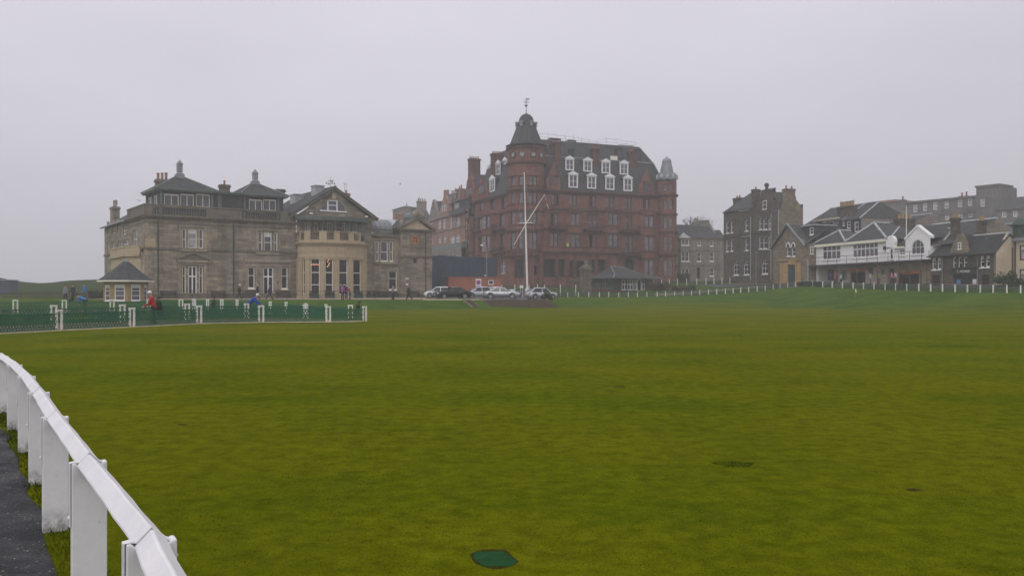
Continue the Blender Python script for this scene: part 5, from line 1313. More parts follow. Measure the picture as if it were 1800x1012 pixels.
for a in (.3, .3+math.pi/2):
    d = Vector((math.cos(a), math.sin(a), 0)); z = zz(179.8); fn.tube([TC+d*-.5+Vector((0,0,z)), TC+d*.5+Vector((0,0,z))], .035, 4)
    for s_ in (-1,1): fn.box(TC+d*.42*s_+Vector((0,0,z-.1)), .16, .06, .22)
z = zz(175); fn.prism([TC+Vector((x,0,z+h)) for x, h in ((-.35,-.05),(-.1,.05),(.1,.22),(.62,.22),(.62,-.12),(.15,-.12))], (0,.05,0)); fn.build('weathervane', 'steel', A.o)
# ---- small right-hand turret with white lead cap
RC = Vector((ax(1172)*176.3, 176.3, 0)); RR = 1.93
FTr = circ(RC, RR, 20, -math.pi*1.15, .5); yR = RC.y-RR
zR = zpx(343.5, yR)
wq = A.wall(FTr, 0, FTr.L, HG, zpx(317.5, yR), 'red_sandstone', depth=.25)
for y0, y1 in ((324,336),(351,368),(382.5,401.5),(416,441.5),(456,485)):
    for a, b in ((1166,1172.5),(1177,1182.8)): wq.winpx(a, y0, b, y1, bars=(.52,), frame='dark_wood', fw=.06, bw=.05, pane='glass_sky')
for y, h, p in ((448,.4,.3),(408,.3,.2),(376.5,.32,.25),(343,.35,.35)): bx(sc_, FTr, 0, FTr.L, -.02, p, zpx(y+1, yR), zpx(y+1, yR)+h)
cp_ = MB(); q = lambda py: zpx(py, RC.y)
cp_.lathe(RC, [(17.3*S*1.06,q(317.8)),(17.6*S*1.06,q(311.5)),(16.8*S*1.06,q(305.5)),(13*S,q(304.5)),(11.3*S,q(296)),(9.2*S,q(288)),(8.6*S,q(287)),(9.2*S,q(286)),(8.4*S,q(282)),(5*S,q(278.5)),(1*S,q(276.5)),(.5*S,q(273.5)),(0,q(273.3))], 16); cp_.build('turret_cap', 'lead', A.o)
for k in range(10):
    a = math.pi*2*k/10+.2; c = RC+Vector((math.cos(a), math.sin(a), 0))*17.6*S*1.06; m_ = MB(); m_.lathe(c+Vector((0,0,q(315.8))), [(0,0),(.3,.0),(.36,.3),(.3,.75),(0,.95)], 8); m_.build('turret_boss', 'lead_pale', A.o)
A.done()

# ------------------------------------------------------------------ pink tenement terrace running away behind
TG = 3.2
FTn = Fr([Vector((-19.8, 214, 0)), HK+HL*26+Vector((-.8,0,0))])
T = Bld('gabled_tenement', (-17, 205, TG), 'hazy pink stone tenement with steep gables between clubhouse and red residence', 'tenement')
zev = FTn.z(379, FTn.u(790)); uS = FTn.u(794.5)
wn = T.wall(FTn, 0, FTn.L, TG, zev, 'pink_stone')
def tw(a, y0, b, y1, **k): wn.winpx(a, y0, b, y1, bars=(.5,), frame='white_paint', fw=.09, bw=.07, pane='glass_pale', **k)
for a, y0, b, y1 in ((770,384,775,401),(778,384,783,401),(790.5,382,794.5,401),(795.8,382,799,401),(801.5,381.5,808,400),(756,386,761,401),(791,415,799,427),(801,412,808,425.5),(780,414,784,426),(771,416,775,427),(757,419,761,430)): tw(a, y0, b, y1)
sc2 = T.m('string_course', 'grey_stone'); 
for y, h, p in ((380,.4,.3),(404,.3,.15),(433,.5,.5)): z = FTn.z(y, FTn.u(790)); bx(sc2, FTn, 0, FTn.L, -.02, p, z, z+h)
gy_ = T.m('balustrade', 'lead_green'); z = FTn.z(440, FTn.u(790)); bx(gy_, FTn, 0, FTn.L, .5, 1.6, z, z+1.2)
wlw = Fr([FTn.P(0,1.6), FTn.P(FTn.L,1.6)]); w2 = T.wall(wlw, 0, wlw.L, TG, z, 'grey_stone', name='shop_wall')
for k in range(9): w2.win(wlw.L*(.06+.1*k), wlw.L*(.12+.1*k), z-2.6, z-1.4, bars=(), frame='white_paint', pane='glass_pale')
gm = T.m('gable', 'pink_stone'); rm = T.m('roof', 'slate_far')
for x0, x1, apx, ay, mat in ((753,771,757,352.5,'grey_stone'),(770.5,793.5,781.5,341,'pink_stone')):
    u0, u1, ua = FTn.u(x0), FTn.u(x1), FTn.u(apx) if x0 < 760 else FTn.u(782)
    za_ = FTn.z(ay, ua); m_ = T.m('gable', mat); m_.prism([FTn.P(u0,.05,zev), FTn.P(u1,.05,zev), FTn.P((u0+u1)/2+.4,.05,za_), FTn.P((u0+u1)/2-.4,.05,za_)], -FTn.n[0]*.6)
    for s_ in (u0, u1): rm.poly([FTn.P(s_,-.3,zev), FTn.P((u0+u1)/2,-.3,za_-.3), FTn.P((u0+u1)/2,-9,za_-.3), FTn.P(s_,-9,zev)])
    if x0 > 760: m_.prism([FTn.P((u0+u1)/2-.55,.1,za_-.5), FTn.P((u0+u1)/2+.55,.1,za_-.5), FTn.P((u0+u1)/2+.55,.1,za_+.9), FTn.P((u0+u1)/2-.55,.1,za_+.9)], -FTn.n[0]*1.0)
gw_ = MB(); f = Fr([FTn.P(FTn.u(778.5),.06), FTn.P(FTn.u(785),.06)]); z0, z1 = f.z(371, f.L/2), f.z(361, f.L/2)
bx(gw_, f, 0, f.L, 0, .05, z0, z0+.12); bx(gw_, f, 0, f.L, 0, .05, z1-.12, z1)
for k in (0, f.L/2-.06, f.L-.12): bx(gw_, f, k, k+.12, 0, .05, z0, z1)
o = gw_.build('window', 'white_paint', T.o); p = MB(); p.poly([f.P(0,.02,z0), f.P(f.L,.02,z0), f.P(f.L,.02,z1), f.P(0,.02,z1)]); p.build('pane', 'glass_mauve', o)
# mansard attic next to the red residence
zm2 = FTn.z(345, FTn.u(805)); FM = Fr([FTn.P(uS,-.3), FTn.P(FTn.L,-.3)])
wm_ = T.wall(FM, 0, FM.L, zev, FM.z(352, FM.L/2), 'slate_far', name='attic_wall', depth=.1); wm_.winpx(799, 358, 807, 369, cols=2, bars=(.5,), frame='cream_paint', pane='glass_mauve')
rm.poly([FM.P(-.3,.3,FM.z(352,FM.L/2)), FM.P(FM.L,.3,FM.z(352,FM.L/2)), FM.P(FM.L,-4,zm2+1.6), FM.P(-.3,-4,zm2+1.6)])
m_ = MB(); m_.prism([FM.P(FM.u(797),.1,zev), FM.P(FM.u(811),.1,zev), FM.P(FM.u(811),.1,FM.z(348,1)), FM.P(FM.u(806),.1,FM.z(339,1)), FM.P(FM.u(802),.1,FM.z(339,1)), FM.P(FM.u(797),.1,FM.z(348,1))], -FM.n[0]*.08) if False else None
c = at(801, 335, 196); f_ = MB(); f_.lathe(c-Vector((0,0,1.6)), [(.35,0),(.3,.7),(.5,.9),(.2,1.3),(.28,1.7),(.05,2.3)], 8); f_.build('finial', 'lead', T.o)
balc = MB(); z = FTn.z(377.5, FTn.u(805)); bx(balc, FTn, uS+.3, FTn.L-.3, .0, .9, z, z+.25); bx(balc, FTn, uS+.3, FTn.L-.3, .82, .9, z+.25, z+1.1); balc.build('balcony', 'black_iron', T.o)
for px, Y, yt, yb, n, mt in ((809.5,196,332,348,2,'pink_stone'),(796,200,341,352,2,'grey_stone')):
    c = at(px, yt, Y); T.chimney((c.x,c.y,0), 1.8, 1.2, zpx(yb+6,Y), c.z, mt, n, R(-60), potmat='red_pot', poth=.8)
rm.poly([FTn.P(0,.3,zev), FTn.P(FTn.L,.3,zev), FTn.P(FTn.L,-5,zev+4.2), FTn.P(0,-5,zev+4.2)])
bkk = T.m('wall', 'pink_stone'); bkk.poly([FTn.P(0,0,TG), FTn.P(0,-10,TG), FTn.P(0,-10,zev), FTn.P(0,0,zev)]); bkk.poly([FTn.P(0,-10,TG), FTn.P(FTn.L,-10,TG), FTn.P(FTn.L,-10,zev), FTn.P(0,-10,zev)])
rm.poly([FTn.P(0,-10,zev), FTn.P(FTn.L,-10,zev), FTn.P(FTn.L,-5,zev+4.2), FTn.P(0,-5,zev+4.2)])
T.done()
# lower grey roof with chimney, further along
G = Bld('grey_roofed_house', (-26, 222, TG), 'distant grey house with parapet and broad pot-topped chimney over the clock wing', 'house')
Y = 222; a, b = at(711, 386, Y), at(757, 386, Y); f = Fr([(a.x, Y), (b.x, Y+3)])
w_ = G.wall(f, 0, f.L, TG, zpx(385, Y), 'grey_stone'); w_.win(f.L*.3, f.L*.42, zpx(400, Y), zpx(390, Y)); w_.win(f.L*.6, f.L*.72, zpx(400, Y), zpx(390, Y))
r_ = G.m('roof', 'slate_far'); z0, z1 = zpx(385, Y), zpx(363, Y+5); r_.poly([f.P(1.5,.2,z0), f.P(f.L,.2,z0), f.P(f.L,-5,z1), f.P(1.5,-5,z1)]); r_.poly([f.P(1.5,-10,z0), f.P(f.L,-10,z0), f.P(f.L,-5,z1), f.P(1.5,-5,z1)])
bx(G.m('parapet', 'grey_stone'), f, 0, 1.6, -10, .1, TG, zpx(364, Y)); bx(G.m('parapet', 'grey_stone'), f, -.2, 1.8, -10.1, .3, zpx(364, Y), zpx(362.5, Y))
c = at(741, 354, Y+5); G.chimney((c.x, c.y, 0), 2.4, 1.3, zpx(372, Y), c.z, 'grey_stone', 4, 0, potmat='red_pot', poth=.7)
m_ = MB(); p = at(715, 362, Y); m_.tube([p, p+Vector((0,0,1.0))], [.2,.03], 6); m_.tube([at(736.5, 356, Y+4), at(736.5, 346.5, Y+4)], .12, 6); m_.build('finial', 'lead', G.o)
G.done()

# ------------------------------------------------------------------ low three-storey grey house right of the red residence
YL = 181; LG_ = 4.2
f = Fr([(ax(1187)*YL, YL), (ax(1274)*(YL+2), YL+2)])
L = Bld('grey_house', (ax(1230)*YL, YL+5, LG_), 'low grey three-storey house with slate roof and gable chimney', 'house')
zev = f.z(417.5, f.L/2); w_ = L.wall(f, 0, f.L, LG_-1, zev, 'grey_stone')
WH = dict(frame='white_paint', fw=.1, bw=.06, bars=(.5,), sill=1, pane='glass_grey')
for a, y0, b, y1 in ((1226,423,1232.3,431.5),(1248,422.5,1254.3,432.5),(1225.3,443,1232.5,459.5),(1247.7,443,1255,459.5),(1247.5,472,1255.3,485)): w_.winpx(a, y0, b, y1, **WH)
w_.winpx(1225.2, 470, 1230.5, 489, bars=(.7,), frame='dark_wood', pane='dark_interior')
bx(L.m('string_course','grey_stone'), f, 0, f.L, -.02, .1, f.z(440, f.L/2), f.z(440, f.L/2)+.25); bx(L.m('string_course','grey_stone'), f, 0, f.L, -.02, .1, f.z(466, f.L/2), f.z(466, f.L/2)+.25); bx(L.m('cornice','grey_stone'), f, 0, f.L, -.02, .25, zev-.2, zev)
by = Fr([f.P(f.u(1192),0), f.P(f.u(1194),.8), f.P(f.u(1211),.8), f.P(f.u(1213),0)]); wb_ = L.wall(by, 0, by.L, LG_-1, f.z(418.5, 2), 'grey_stone')
for y0, y1 in ((421,431),(442,459.5),(472,487)):
    m0, m1 = by.c[1]+.15, by.c[2]-.15; uc = (m0+m1)/2
    for j in range(2): a = m0+j*(m1-m0)*.52; wb_.win(a, a+(m1-m0)*.46, by.z(y1,uc), by.z(y0,uc), **WH)
r_ = L.m('roof', 'slate_far'); zr = zpx(394.5, YL+4.5)
r_.poly([f.P(-.1,.3,zev), f.P(f.u(1262),.3,zev), f.P(f.u(1262),-4.5,zr), f.P(-.1,-4.5,zr)]); r_.poly([f.P(-.1,-9,zev), f.P(f.u(1262),-9,zev), f.P(f.u(1262),-4.5,zr), f.P(-.1,-4.5,zr)])
r_.poly([f.P(f.u(1262),.3,zev), f.P(f.L,.3,zev), f.P(f.L,-2.5,zev+1.8), f.P(f.u(1262),-2.5,zev+1.8)])
br = L.m('bay_roof', 'lead_pale'); z1 = f.z(408, 1); c = by.P(by.L/2, -1.2, z1)
for k in range(3): br.poly([by.P(by.c[k],.15,f.z(418.5,2)), by.P(by.c[k+1],.15,f.z(418.5,2)), c])
gw = L.m('gable', 'grey_stone'); g0 = f.P(f.u(1260),0,LG_-1); ge = f.u(1260)
gw.prism([f.P(ge,0,LG_), f.P(ge,-9,LG_), f.P(ge,-9,zev), f.P(ge,-4.5,zr+.4), f.P(ge,0,zev)], f.d[0]*.5)
L.chimney(f.P(f.u(1250),-4.6), 2.6, 1.3, zev, zpx(386.5, YL+4.6), 'grey_stone', (-.95,), .02, poth=.8); L.chimney(f.P(f.u(1238),-4.6), 1.2, 1.1, zr-.4, zpx(389, YL+4.6), 'grey_stone', (0,), .02, poth=.9, potmat='red_pot')
bw_ = L.m('wall', 'grey_stone'); bw_.poly([f.P(f.L,0,LG_-1), f.P(f.L,-9,LG_-1), f.P(f.L,-9,zev), f.P(f.L,0,zev)]); bw_.poly([f.P(0,-9,LG_-1), f.P(f.L,-9,LG_-1), f.P(f.L,-9,zev), f.P(0,-9,zev)])
L.done()
# ------------------------------------------------------------------ the street of shops and clubs on the right
SD = Vector((.294, -.956, 0)); S0 = Vector((52.6, 112, 0))
FS = Fr([S0-SD*62, S0+SD*32])
def sub(x0, x1, w=0.0): return Fr([FS.P(FS.u(x0, w), w), FS.P(FS.u(x1, w), w)])
def endf(px, w=0.0, depth=10): p = FS.P(FS.u(px, w), w); return Fr([p, p-FS.n[0]*depth])
rotS = math.atan2(SD.y, SD.x)
# ---- tall dark rubble house
f = sub(1272, 1369); e = endf(1369, 0, 16); DD = e.u(1411.5); e = endf(1369, 0, DD)
D_ = Bld('rubble_house', f.P(f.L/2, -6, 4.0).to_tuple(), 'tall dark rubble house with crow-stepped gable and three tall chimneys', 'house')
zl = f.z(372.5, f.u(1280)); zr_ = e.z(369, 1); ug = f.u(1323)
WW = dict(frame='white_paint', fw=.1, bw=.06, bars=(.5,), sill=1)
wl_ = D_.wall(f, 0, ug, 3, zl, 'dark_rubble'); wr_ = D_.wall(f, ug, f.L, 3, zr_, 'dark_rubble')
for a, y0, b, y1 in ((1276,390.5,1281.3,410),(1284,390,1289,409),(1309.5,387,1315.3,406),(1276,422.5,1281.3,442.3),(1284,422,1289,441.5),(1309.5,419.5,1315.3,440)): wl_.winpx(a, y0, b, y1, pane='glass_mauve', **WW)
for a, y0, b, y1 in ((1289,460,1299,483.5),(1307,459.5,1317,483)): wl_.winpx(a, y0, b, y1, arch=1, pane='glass_dark', cols=2, **{**WW, 'bars': (.42,.75)})
for x0, x1 in ((1334,1339.5),(1341,1348.5),(1350,1355.5)):
    wr_.winpx(x0, 383.5, x1, 403.5, pane='glass_mauve', **WW); wr_.winpx(x0, 416, x1, 437.5, pane='glass_grey', **WW)
wr_.winpx(1339, 457.5, 1349.8, 481.5, arch=1, pane='glass_dark', cols=2, **{**WW, 'bars': (.42,.75)})
sc = D_.m('string_course', 'dark_rubble'); bx(sc, f, 0, f.L, -.02, .14, f.z(412.5, f.u(1310)), f.z(412.5, f.u(1310))+.3); bx(sc, f, 0, ug, -.02, .2, zl-.15, zl+.1)
# street gable, crow-stepped
za = f.z(333, f.u(1345)); g0, g1 = ug, f.L; gm = D_.m('gable', 'dark_rubble'); N = 7; prof = []
for k in range(N):
    t0, t1 = k/N, (k+1)/N
    u0 = g0+(g1-g0)*.46*t0; z = zr_+(za-zr_)*t1; prof += [(u0, zr_+(za-zr_)*t0), (u0, z)]
prof += [(g0+(g1-g0)*.46, za), (g0+(g1-g0)*.54, za)]
rp_ = [(g1-(u-g0), z) for u, z in reversed(prof[:-2])]
gm.prism([f.P(u, .02, z) for u, z in prof+rp_], -f.n[0]*.55)
fn_ = MB(); fn_.lathe(f.P((g0+g1)/2, -.25, za), [(.3,0),(.3,.25),(.2,.35),(.42,.6),(.42,.85),(.2,1.05),(0,1.1)], 8); fn_.build('finial', 'dark_rubble', D_.o)
def flatwin(B, f, x0, y0, x1, y1, frame='white_paint', pane='glass_grey', cols=1, wo=0.0, name='window', arch=0):
    u0, u1 = f.u(x0, wo), f.u(x1, wo); uc = (u0+u1)/2; z0, z1 = f.z(y1, uc, wo), f.z(y0, uc, wo); m_ = MB(); k = .09
    bx(m_, f, u0, u0+k, wo, wo+.06, z0, z1); bx(m_, f, u1-k, u1, wo, wo+.06, z0, z1); bx(m_, f, u0+k, u1-k, wo, wo+.055, z1-k, z1); bx(m_, f, u0-.06, u1+.06, wo, wo+.12, z0-.12, z0+.04); bx(m_, f, u0+k, u1-k, wo, wo+.05, (z0+z1)/2-.035, (z0+z1)/2+.035)
    for c in range(1, cols): q = u0+(u1-u0)*c/cols; bx(m_, f, q-.04, q+.04, wo, wo+.052, z0, z1)
    o = m_.build(name, frame, B.o); p = MB(); p.poly([f.P(u0,wo+.02,z0), f.P(u1,wo+.02,z0), f.P(u1,wo+.02,z1), f.P(u0,wo+.02,z1)]); p.build('pane', pane, o); return o
flatwin(D_, f, 1341.3, 352.6, 1347.8, 367.4, wo=.03)
rr = D_.m('roof', 'slate'); q = -DD; um = (g0+g1)/2
rr.poly([f.P(g0,-.4,zr_), f.P(um,-.4,za-.35), f.P(um,q,za-.35), f.P(g0,q,zr_)]); rr.poly([f.P(g1,-.4,zr_), f.P(um,-.4,za-.35), f.P(um,q,za-.35), f.P(g1,q,zr_)])
rr.poly([f.P(-.1,.2,zl), f.P(ug,.2,zl), f.P(ug,-4.5,zl+3.6), f.P(1.8,-4.5,zl+3.6)]); rr.poly([f.P(-.1,.2,zl), f.P(1.8,-4.5,zl+3.6), f.P(1.8,-5.5,zl+3.6), f.P(-.1,-DD,zl)]); rr.poly([f.P(1.8,-4.5,zl+3.6), f.P(ug,-4.5,zl+3.6), f.P(ug,-DD,zl), f.P(-.1,-DD,zl)])
# curved dormer head on the left
dg = MB(); d0, d1 = f.u(1299), f.u(1320); z0, z1 = zl-.05, f.z(371, (d0+d1)/2)
dg.prism([f.P(d0+(d1-d0)*(.5-.5*math.cos(math.pi*k/10)), .06, z0+(z1-z0)*math.sin(math.pi*k/10)**.8) for k in range(11)][::-1], -f.n[0]*.5); dg.build('dormer_gable', 'dark_rubble', D_.o)
lead = D_.m('roof_flashing', 'lead_pale'); pts = [f.P(d0+(d1-d0)*(.5-.5*math.cos(math.pi*k/10)), .1, z0+(z1-z0)*math.sin(math.pi*k/10)**.8+.05) for k in range(11)]; lead.tube(pts, .1, 5)
we_ = D_.wall(e, 0, e.L, 3, zr_, 'ochre_rubble')
# wall-head chimney with stepped shoulder
uh0, uh1 = e.u(1380.6), e.u(1399.5); zch = e.z(331, uh0); sh = D_.m('gable', 'ochre_rubble'); us1 = DD-.02
prof = [(uh0-.6, zr_), (us1, zr_)]
for k in range(6): t = k/6; prof += [(us1-(us1-uh1)*t, zr_+(e.z(352, uh1)-zr_)*(k+1)/6), (us1-(us1-uh1)*(t+1/6), zr_+(e.z(352, uh1)-zr_)*(k+1)/6)]
prof += [(uh1-.05, e.z(345, uh1)), (uh0+.05, e.z(345, uh1))]
sh.prism([e.P(u,.03,z) for u, z in prof], -e.n[0]*.6)
c = e.P((uh0+uh1)/2, -.55); D_.chimney((c.x,c.y,0), uh1-uh0-.3, 1.0, zr_, zch, 'ochre_rubble', (-.5,.55), math.atan2(e.d[0].y, e.d[0].x), poth=.55, potmat='red_pot')
for px, w_, yt, yb, sx, mt, pots in ((1298,-3.5,348,368,1.9,'dark_rubble',2),(1328.5,-.9,333,362,.85,'dark_rubble',1)):
    c = f.P(f.u(px,w_), w_); D_.chimney((c.x,c.y,0), sx, 1.1, zpx(yb,c.y)-1.5, zpx(yt,c.y), mt, pots, rotS, poth=.5, potmat='red_pot')
for px, mat in ((1319.5,'lead_pale'),(1355.5,'lead_pale'),(1368.5,'lead_pale')):
    d = MB(); u = f.u(px,.1); d.tube([f.P(u,.12,4.3), f.P(u,.12,zl-1.5 if px < 1360 else zr_)], .075, 6); d.build('downpipe', mat, D_.o)
pi = MB(); bx(pi, f, f.u(1303), f.u(1319), .05, .17, f.z(413,f.u(1310))-.35, f.z(413,f.u(1310))-.22); pi.build('gutter', 'lead_pale', D_.o)
bw = D_.m('wall', 'dark_rubble'); b0 = f.P(0,-DD,3); bw.poly([f.P(0,0,3), b0, b0+Vector((0,0,zl-3)), f.P(0,0,zl)]); bw.poly([b0, e.P(e.L,0,3), e.P(e.L,0,zl), b0+Vector((0,0,zl-3))])
D_.done()
# ---- chapel-like gabled house
W2 = 1.3; f = sub(1359, 1421.5, W2); e = endf(1421.5, W2, 9)
H2 = Bld('gabled_house', f.P(f.L/2, -4, 3.4).to_tuple(), 'ochre rubble gabled house with paired arched windows and blue-green door', 'house')
g0, g1 = 0, f.u(1416); zev = f.z(431, f.u(1388)); za = f.z(396.5, (g0+g1)/2)
wv_ = H2.wall(f, 0, f.L, 2.5, zev, 'ochre_rubble')
for a, b in ((1382.7,1389),(1391.6,1398)): wv_.winpx(a, 434.5, b, 450.5, pane='glass_grey', frame='white_paint', fw=.1, bw=.05, bars=(.5,), arch=0, sill=1)
wv_.winpx(1385, 465, 1398, 497, bars=(.74,), door=.72, frame='gate_blue', pane='glass_grey', fw=.12)
flatwin(H2, e, 1424.3, 433, 1429.2, 446)
gm = H2.m('gable', 'ochre_rubble'); gable_poly(gm, f, g0, g1, zev, (g0+g1)/2, za, .0, .45)
for u0, u1 in ((f.u(1382.7),f.u(1389)),(f.u(1391.6),f.u(1398))):
    # arched heads of the twin lights break into the gable
    r = (u1-u0)/2; m_ = MB(); zz = zev; zb = f.z(434.5,(u0+u1)/2)
    pts = [f.P((u0+u1)/2-r*math.cos(math.pi*k/10), .05, zb+r*1.5*math.sin(math.pi*k/10)) for k in range(11)]; p = MB(); p.poly(pts[::-1]); m_.tube([q+f.n[0]*.02 for q in pts], .09, 5); o = m_.build('window_head', 'white_paint', H2.o); p.build('pane', 'glass_grey', o)
oc = H2.m('door_surround', 'ochre_stone'); a0, a1, b0, b1 = f.u(1371), f.u(1384.8), f.u(1398.2), f.u(1401)
zd = f.z(462, (a1+b0)/2); bx(oc, f, a0, a1, -.03, .06, 2.5, zd); bx(oc, f, b0, b1+1.0, -.03, .06, 2.5, zd); bx(oc, f, a1, b0, -.03, .065, f.z(465,(a1+b0)/2)+.01, zd+.4); bx(oc, f, a0-.4, b1+.8, -.03, .1, zd+.4, zd+.6)
rr = H2.m('roof', 'slate'); um = (g0+g1)/2
quad(rr, f.P(g0-.35,.35,zev-.35), f.P(um,.35,za+.2), f.P(um,-9,za+.2), f.P(g0-.35,-9,zev-.35), .12); quad(rr, f.P(g1+.35,.35,zev-.35), f.P(um,.35,za+.2), f.P(um,-9,za+.2), f.P(g1+.35,-9,zev-.35), .12)
skew = H2.m('roof_verge', 'lead'); 
for s_ in (g0-.35, g1+.35): skew.tube([f.P(s_,.4,zev-.3), f.P(um,.4,za+.28)], .16, 5)
zf = e.z(427, .5); rr.poly([f.P(g1-.5,.3,zev), f.P(f.L,.3,zev), f.P(f.L,-4,zev+2.6), f.P(g1-.5,-4,zev+2.6)])
# slate-hung dormer with flat lead top
WD = -1.6; d0, d1 = f.u(1411,WD), f.u(1431.5,WD); zt = f.z(397.5,(d0+d1)/2,WD); dm_ = Fr([f.P(d0,WD), f.P(d1,WD)]); wd = H2.wall(dm_, 0, dm_.L, zev-.1, zt, 'slate', name='dormer', depth=.08); wd.winpx(1423.5, 400, 1430, 412.5, **{**WW, 'pane': 'glass_mauve'})
fl2 = H2.m('dormer_roof', 'lead_pale'); bx(fl2, dm_, -.2, dm_.L+.2, -4, .25, zt, zt+.18)
H2.m('dormer', 'slate').poly([dm_.P(dm_.L,0,zev-.1), dm_.P(dm_.L,-4,zev-.1), dm_.P(dm_.L,-4,zt), dm_.P(dm_.L,0,zt)])
we_ = H2.wall(e, 0, e.L, 2.5, zev, 'ochre_rubble')
H2.m('wall','ochre_rubble').poly([f.P(0,0,2.5), f.P(0,-9,2.5), f.P(0,-9,zev), f.P(0,0,zev)])
d = MB(); u = f.u(1420.5,.1); d.tube([f.P(u,.12,3.2), f.P(u,.12,f.z(458,u))], .07, 6); d.tube([f.P(u,.12,f.z(458,u)), f.P(u,.4,f.z(457,u))], .1, 6); d.build('lamp_standard', 'lead_pale', H2.o)
H2.done()
# ---- white clubhouse with balcony over the shops
f = sub(1432, 1635.5); fr2 = Fr([f.P(0,-1.7), f.P(f.L,-1.7)]); GW = 2.4
V = Bld('white_clubhouse', f.P(f.L/2, -5, 3.0).to_tuple(), 'white rendered golf club with slate hipped roofs and balcony over shops', 'clubhouse')
zb = f.z(461.5, f.u(1532)); ze = f.z(426.5, f.u(1495)); uA = f.u(1560); uG0 = f.u(1591.5)
w1_ = V.wall(f, 0, uA, zb, ze, 'white_render', depth=.12)
VW = dict(frame='white_paint', fw=.12, bw=.13, pane='glass_mauve', sill=1)
w1_.winpx(1446, 431.5, 1477.5, 456.5, cols=4, bars=(.62,), **VW); w1_.winpx(1499, 427.5, 1543.5, 452.5, cols=6, bars=(.62,), **VW)
zlow = f.z(436, f.u(1585)); w2_ = V.wall(f, uA, uG0, zb, zlow, 'white_render', depth=.12)
w2_.winpx(1581, 437, 1591, 449.5, cols=2, bars=(.5,), **VW)
zsh = f.z(419, f.u(1612)); w3_ = V.wall(f, uG0, f.L, zb, zsh, 'white_render', depth=.14)
w3_.winpx(1602, 421, 1624.3, 447, arch=1, cols=3, bars=(.48,), frame='white_paint', fw=.07, bw=.045, pane='glass_grey', sill=1)
gm = V.m('gable', 'white_render'); um = (uG0+f.L)/2; zap = f.z(399.5, um); gm.prism([f.P(uG0,.0,zsh), f.P(f.L,.0,zsh), f.P(um+.25,.0,zap), f.P(um-.25,.0,zap)], -f.n[0]*.4)
cop = V.m('gable_coping', 'white_paint'); 
for s_ in (uG0-.12, f.L+.12):
    sg = -1 if s_ < um else 1
    cop.hexa([f.P(s_,.1,zsh-.1), f.P(um,.1,zap+.02), f.P(um,-.5,zap+.02), f.P(s_,-.5,zsh-.1), f.P(s_,.1,zsh+.2), f.P(um,.1,zap+.32), f.P(um,-.5,zap+.32), f.P(s_,-.5,zsh+.2)])
# round-headed stair turret with a white disc head
c0 = f.u(1567.8); rd = (f.u(1575.3)-f.u(1560.3))/2; zc = f.z(425.5, c0); hd_ = MB(); hd_.prism([f.P(c0-rd*.92,.3,zb), f.P(c0+rd*.92,.3,zb)]+[f.P(c0+rd*math.cos(a), .3, zc+rd*1.05*math.sin(a)) for a in [-.5+(math.pi+1.0)*k/20 for k in range(21)]], -f.n[0]*.5); hd_.build('turret_head', 'white_render', V.o)
flatwin(V, f, 1565.4, 436.5, 1570.6, 455, frame='white_paint', pane='glass_dark', wo=.31)
br_ = V.m('turret_roof', 'slate'); bx(br_, f, c0-rd*1.7, c0-rd*1.0, -.8, .3, zlow-.05, zlow+.4)
# hipped roofs
rr = V.m('roof', 'slate'); hip = V.m('roof_hip', 'lead_pale')
def hipped(x0, x1, xp, yp, wdeep):
    u0, u1, up = f.u(x0), f.u(x1), f.u(xp, -wdeep*.5); zp = f.z(yp, up, -wdeep*.5); z0 = ze+.12
    a, b, c, d = f.P(u0-.1,.4,z0), f.P(u1+.1,.4,z0), f.P(u1+.1,-wdeep,z0), f.P(u0-.1,-wdeep,z0); p = f.P(up,-wdeep*.42,zp); p2 = f.P(up,-wdeep*.75,zp)
    rr.poly([a, b, p]); rr.poly([b, c, p2, p]); rr.poly([c, d, p2]); rr.poly([d, a, p, p2])
    for q in ((a,p),(b,p),(p,p2)): hip.tube([q[0]+Vector((0,0,.04)), q[1]+Vector((0,0,.04))], .17, 6)
hipped(1431, 1489.5, 1480, 405.5, 6); hipped(1489.5, 1562, 1543, 392, 8)
fc = V.m('fascia', 'cream_paint'); bx(fc, f, -.2, uA+.1, .02, .38, ze-.28, ze+.1)
bx(fc, f, uA+.15, uG0-.1, .02, .3, zlow-.02, zlow+.2)
# long slate roof behind the gable
zrd = f.z(400, f.u(1600,-6), -6); rr.poly([f.P(f.u(1556),-.3,zlow+.15), f.P(f.L+4.5,-.3,zlow+.15), f.P(f.L+4.5,-6,zrd), f.P(f.u(1556),-6,zrd)]); rr.poly([f.P(f.u(1556),-12,zlow), f.P(f.L+4.5,-12,zlow), f.P(f.L+4.5,-6,zrd), f.P(f.u(1556),-6,zrd)]); hip.tube([f.P(f.u(1575),-6,zrd+.05), f.P(f.L+4.5,-6,zrd+.05)], .18, 6)
hip.tube([f.P(f.u(1575,-1)-.4,-.4,zlow+1.5), f.P(f.u(1581,-3),-3,zlow+3.2)], .12, 5)
rr.poly([f.P(uG0,-.35,zsh), f.P(um,-.35,zap), f.P(um,-5.5,zap), f.P(uG0,-5.5,zsh)]); rr.poly([f.P(f.L,-.35,zsh), f.P(um,-.35,zap), f.P(um,-5.5,zap), f.P(f.L,-5.5,zsh)])
hip.tube([f.P(um+1.8,-3.2,zap-.2), f.P(f.L+.4,-3.2,zap-.25)], .11, 5); hip.tube([f.P(f.L+.4,-3.2,zap-.25), f.P(f.L+.9,-.6,zsh-1.2)], .12, 5)
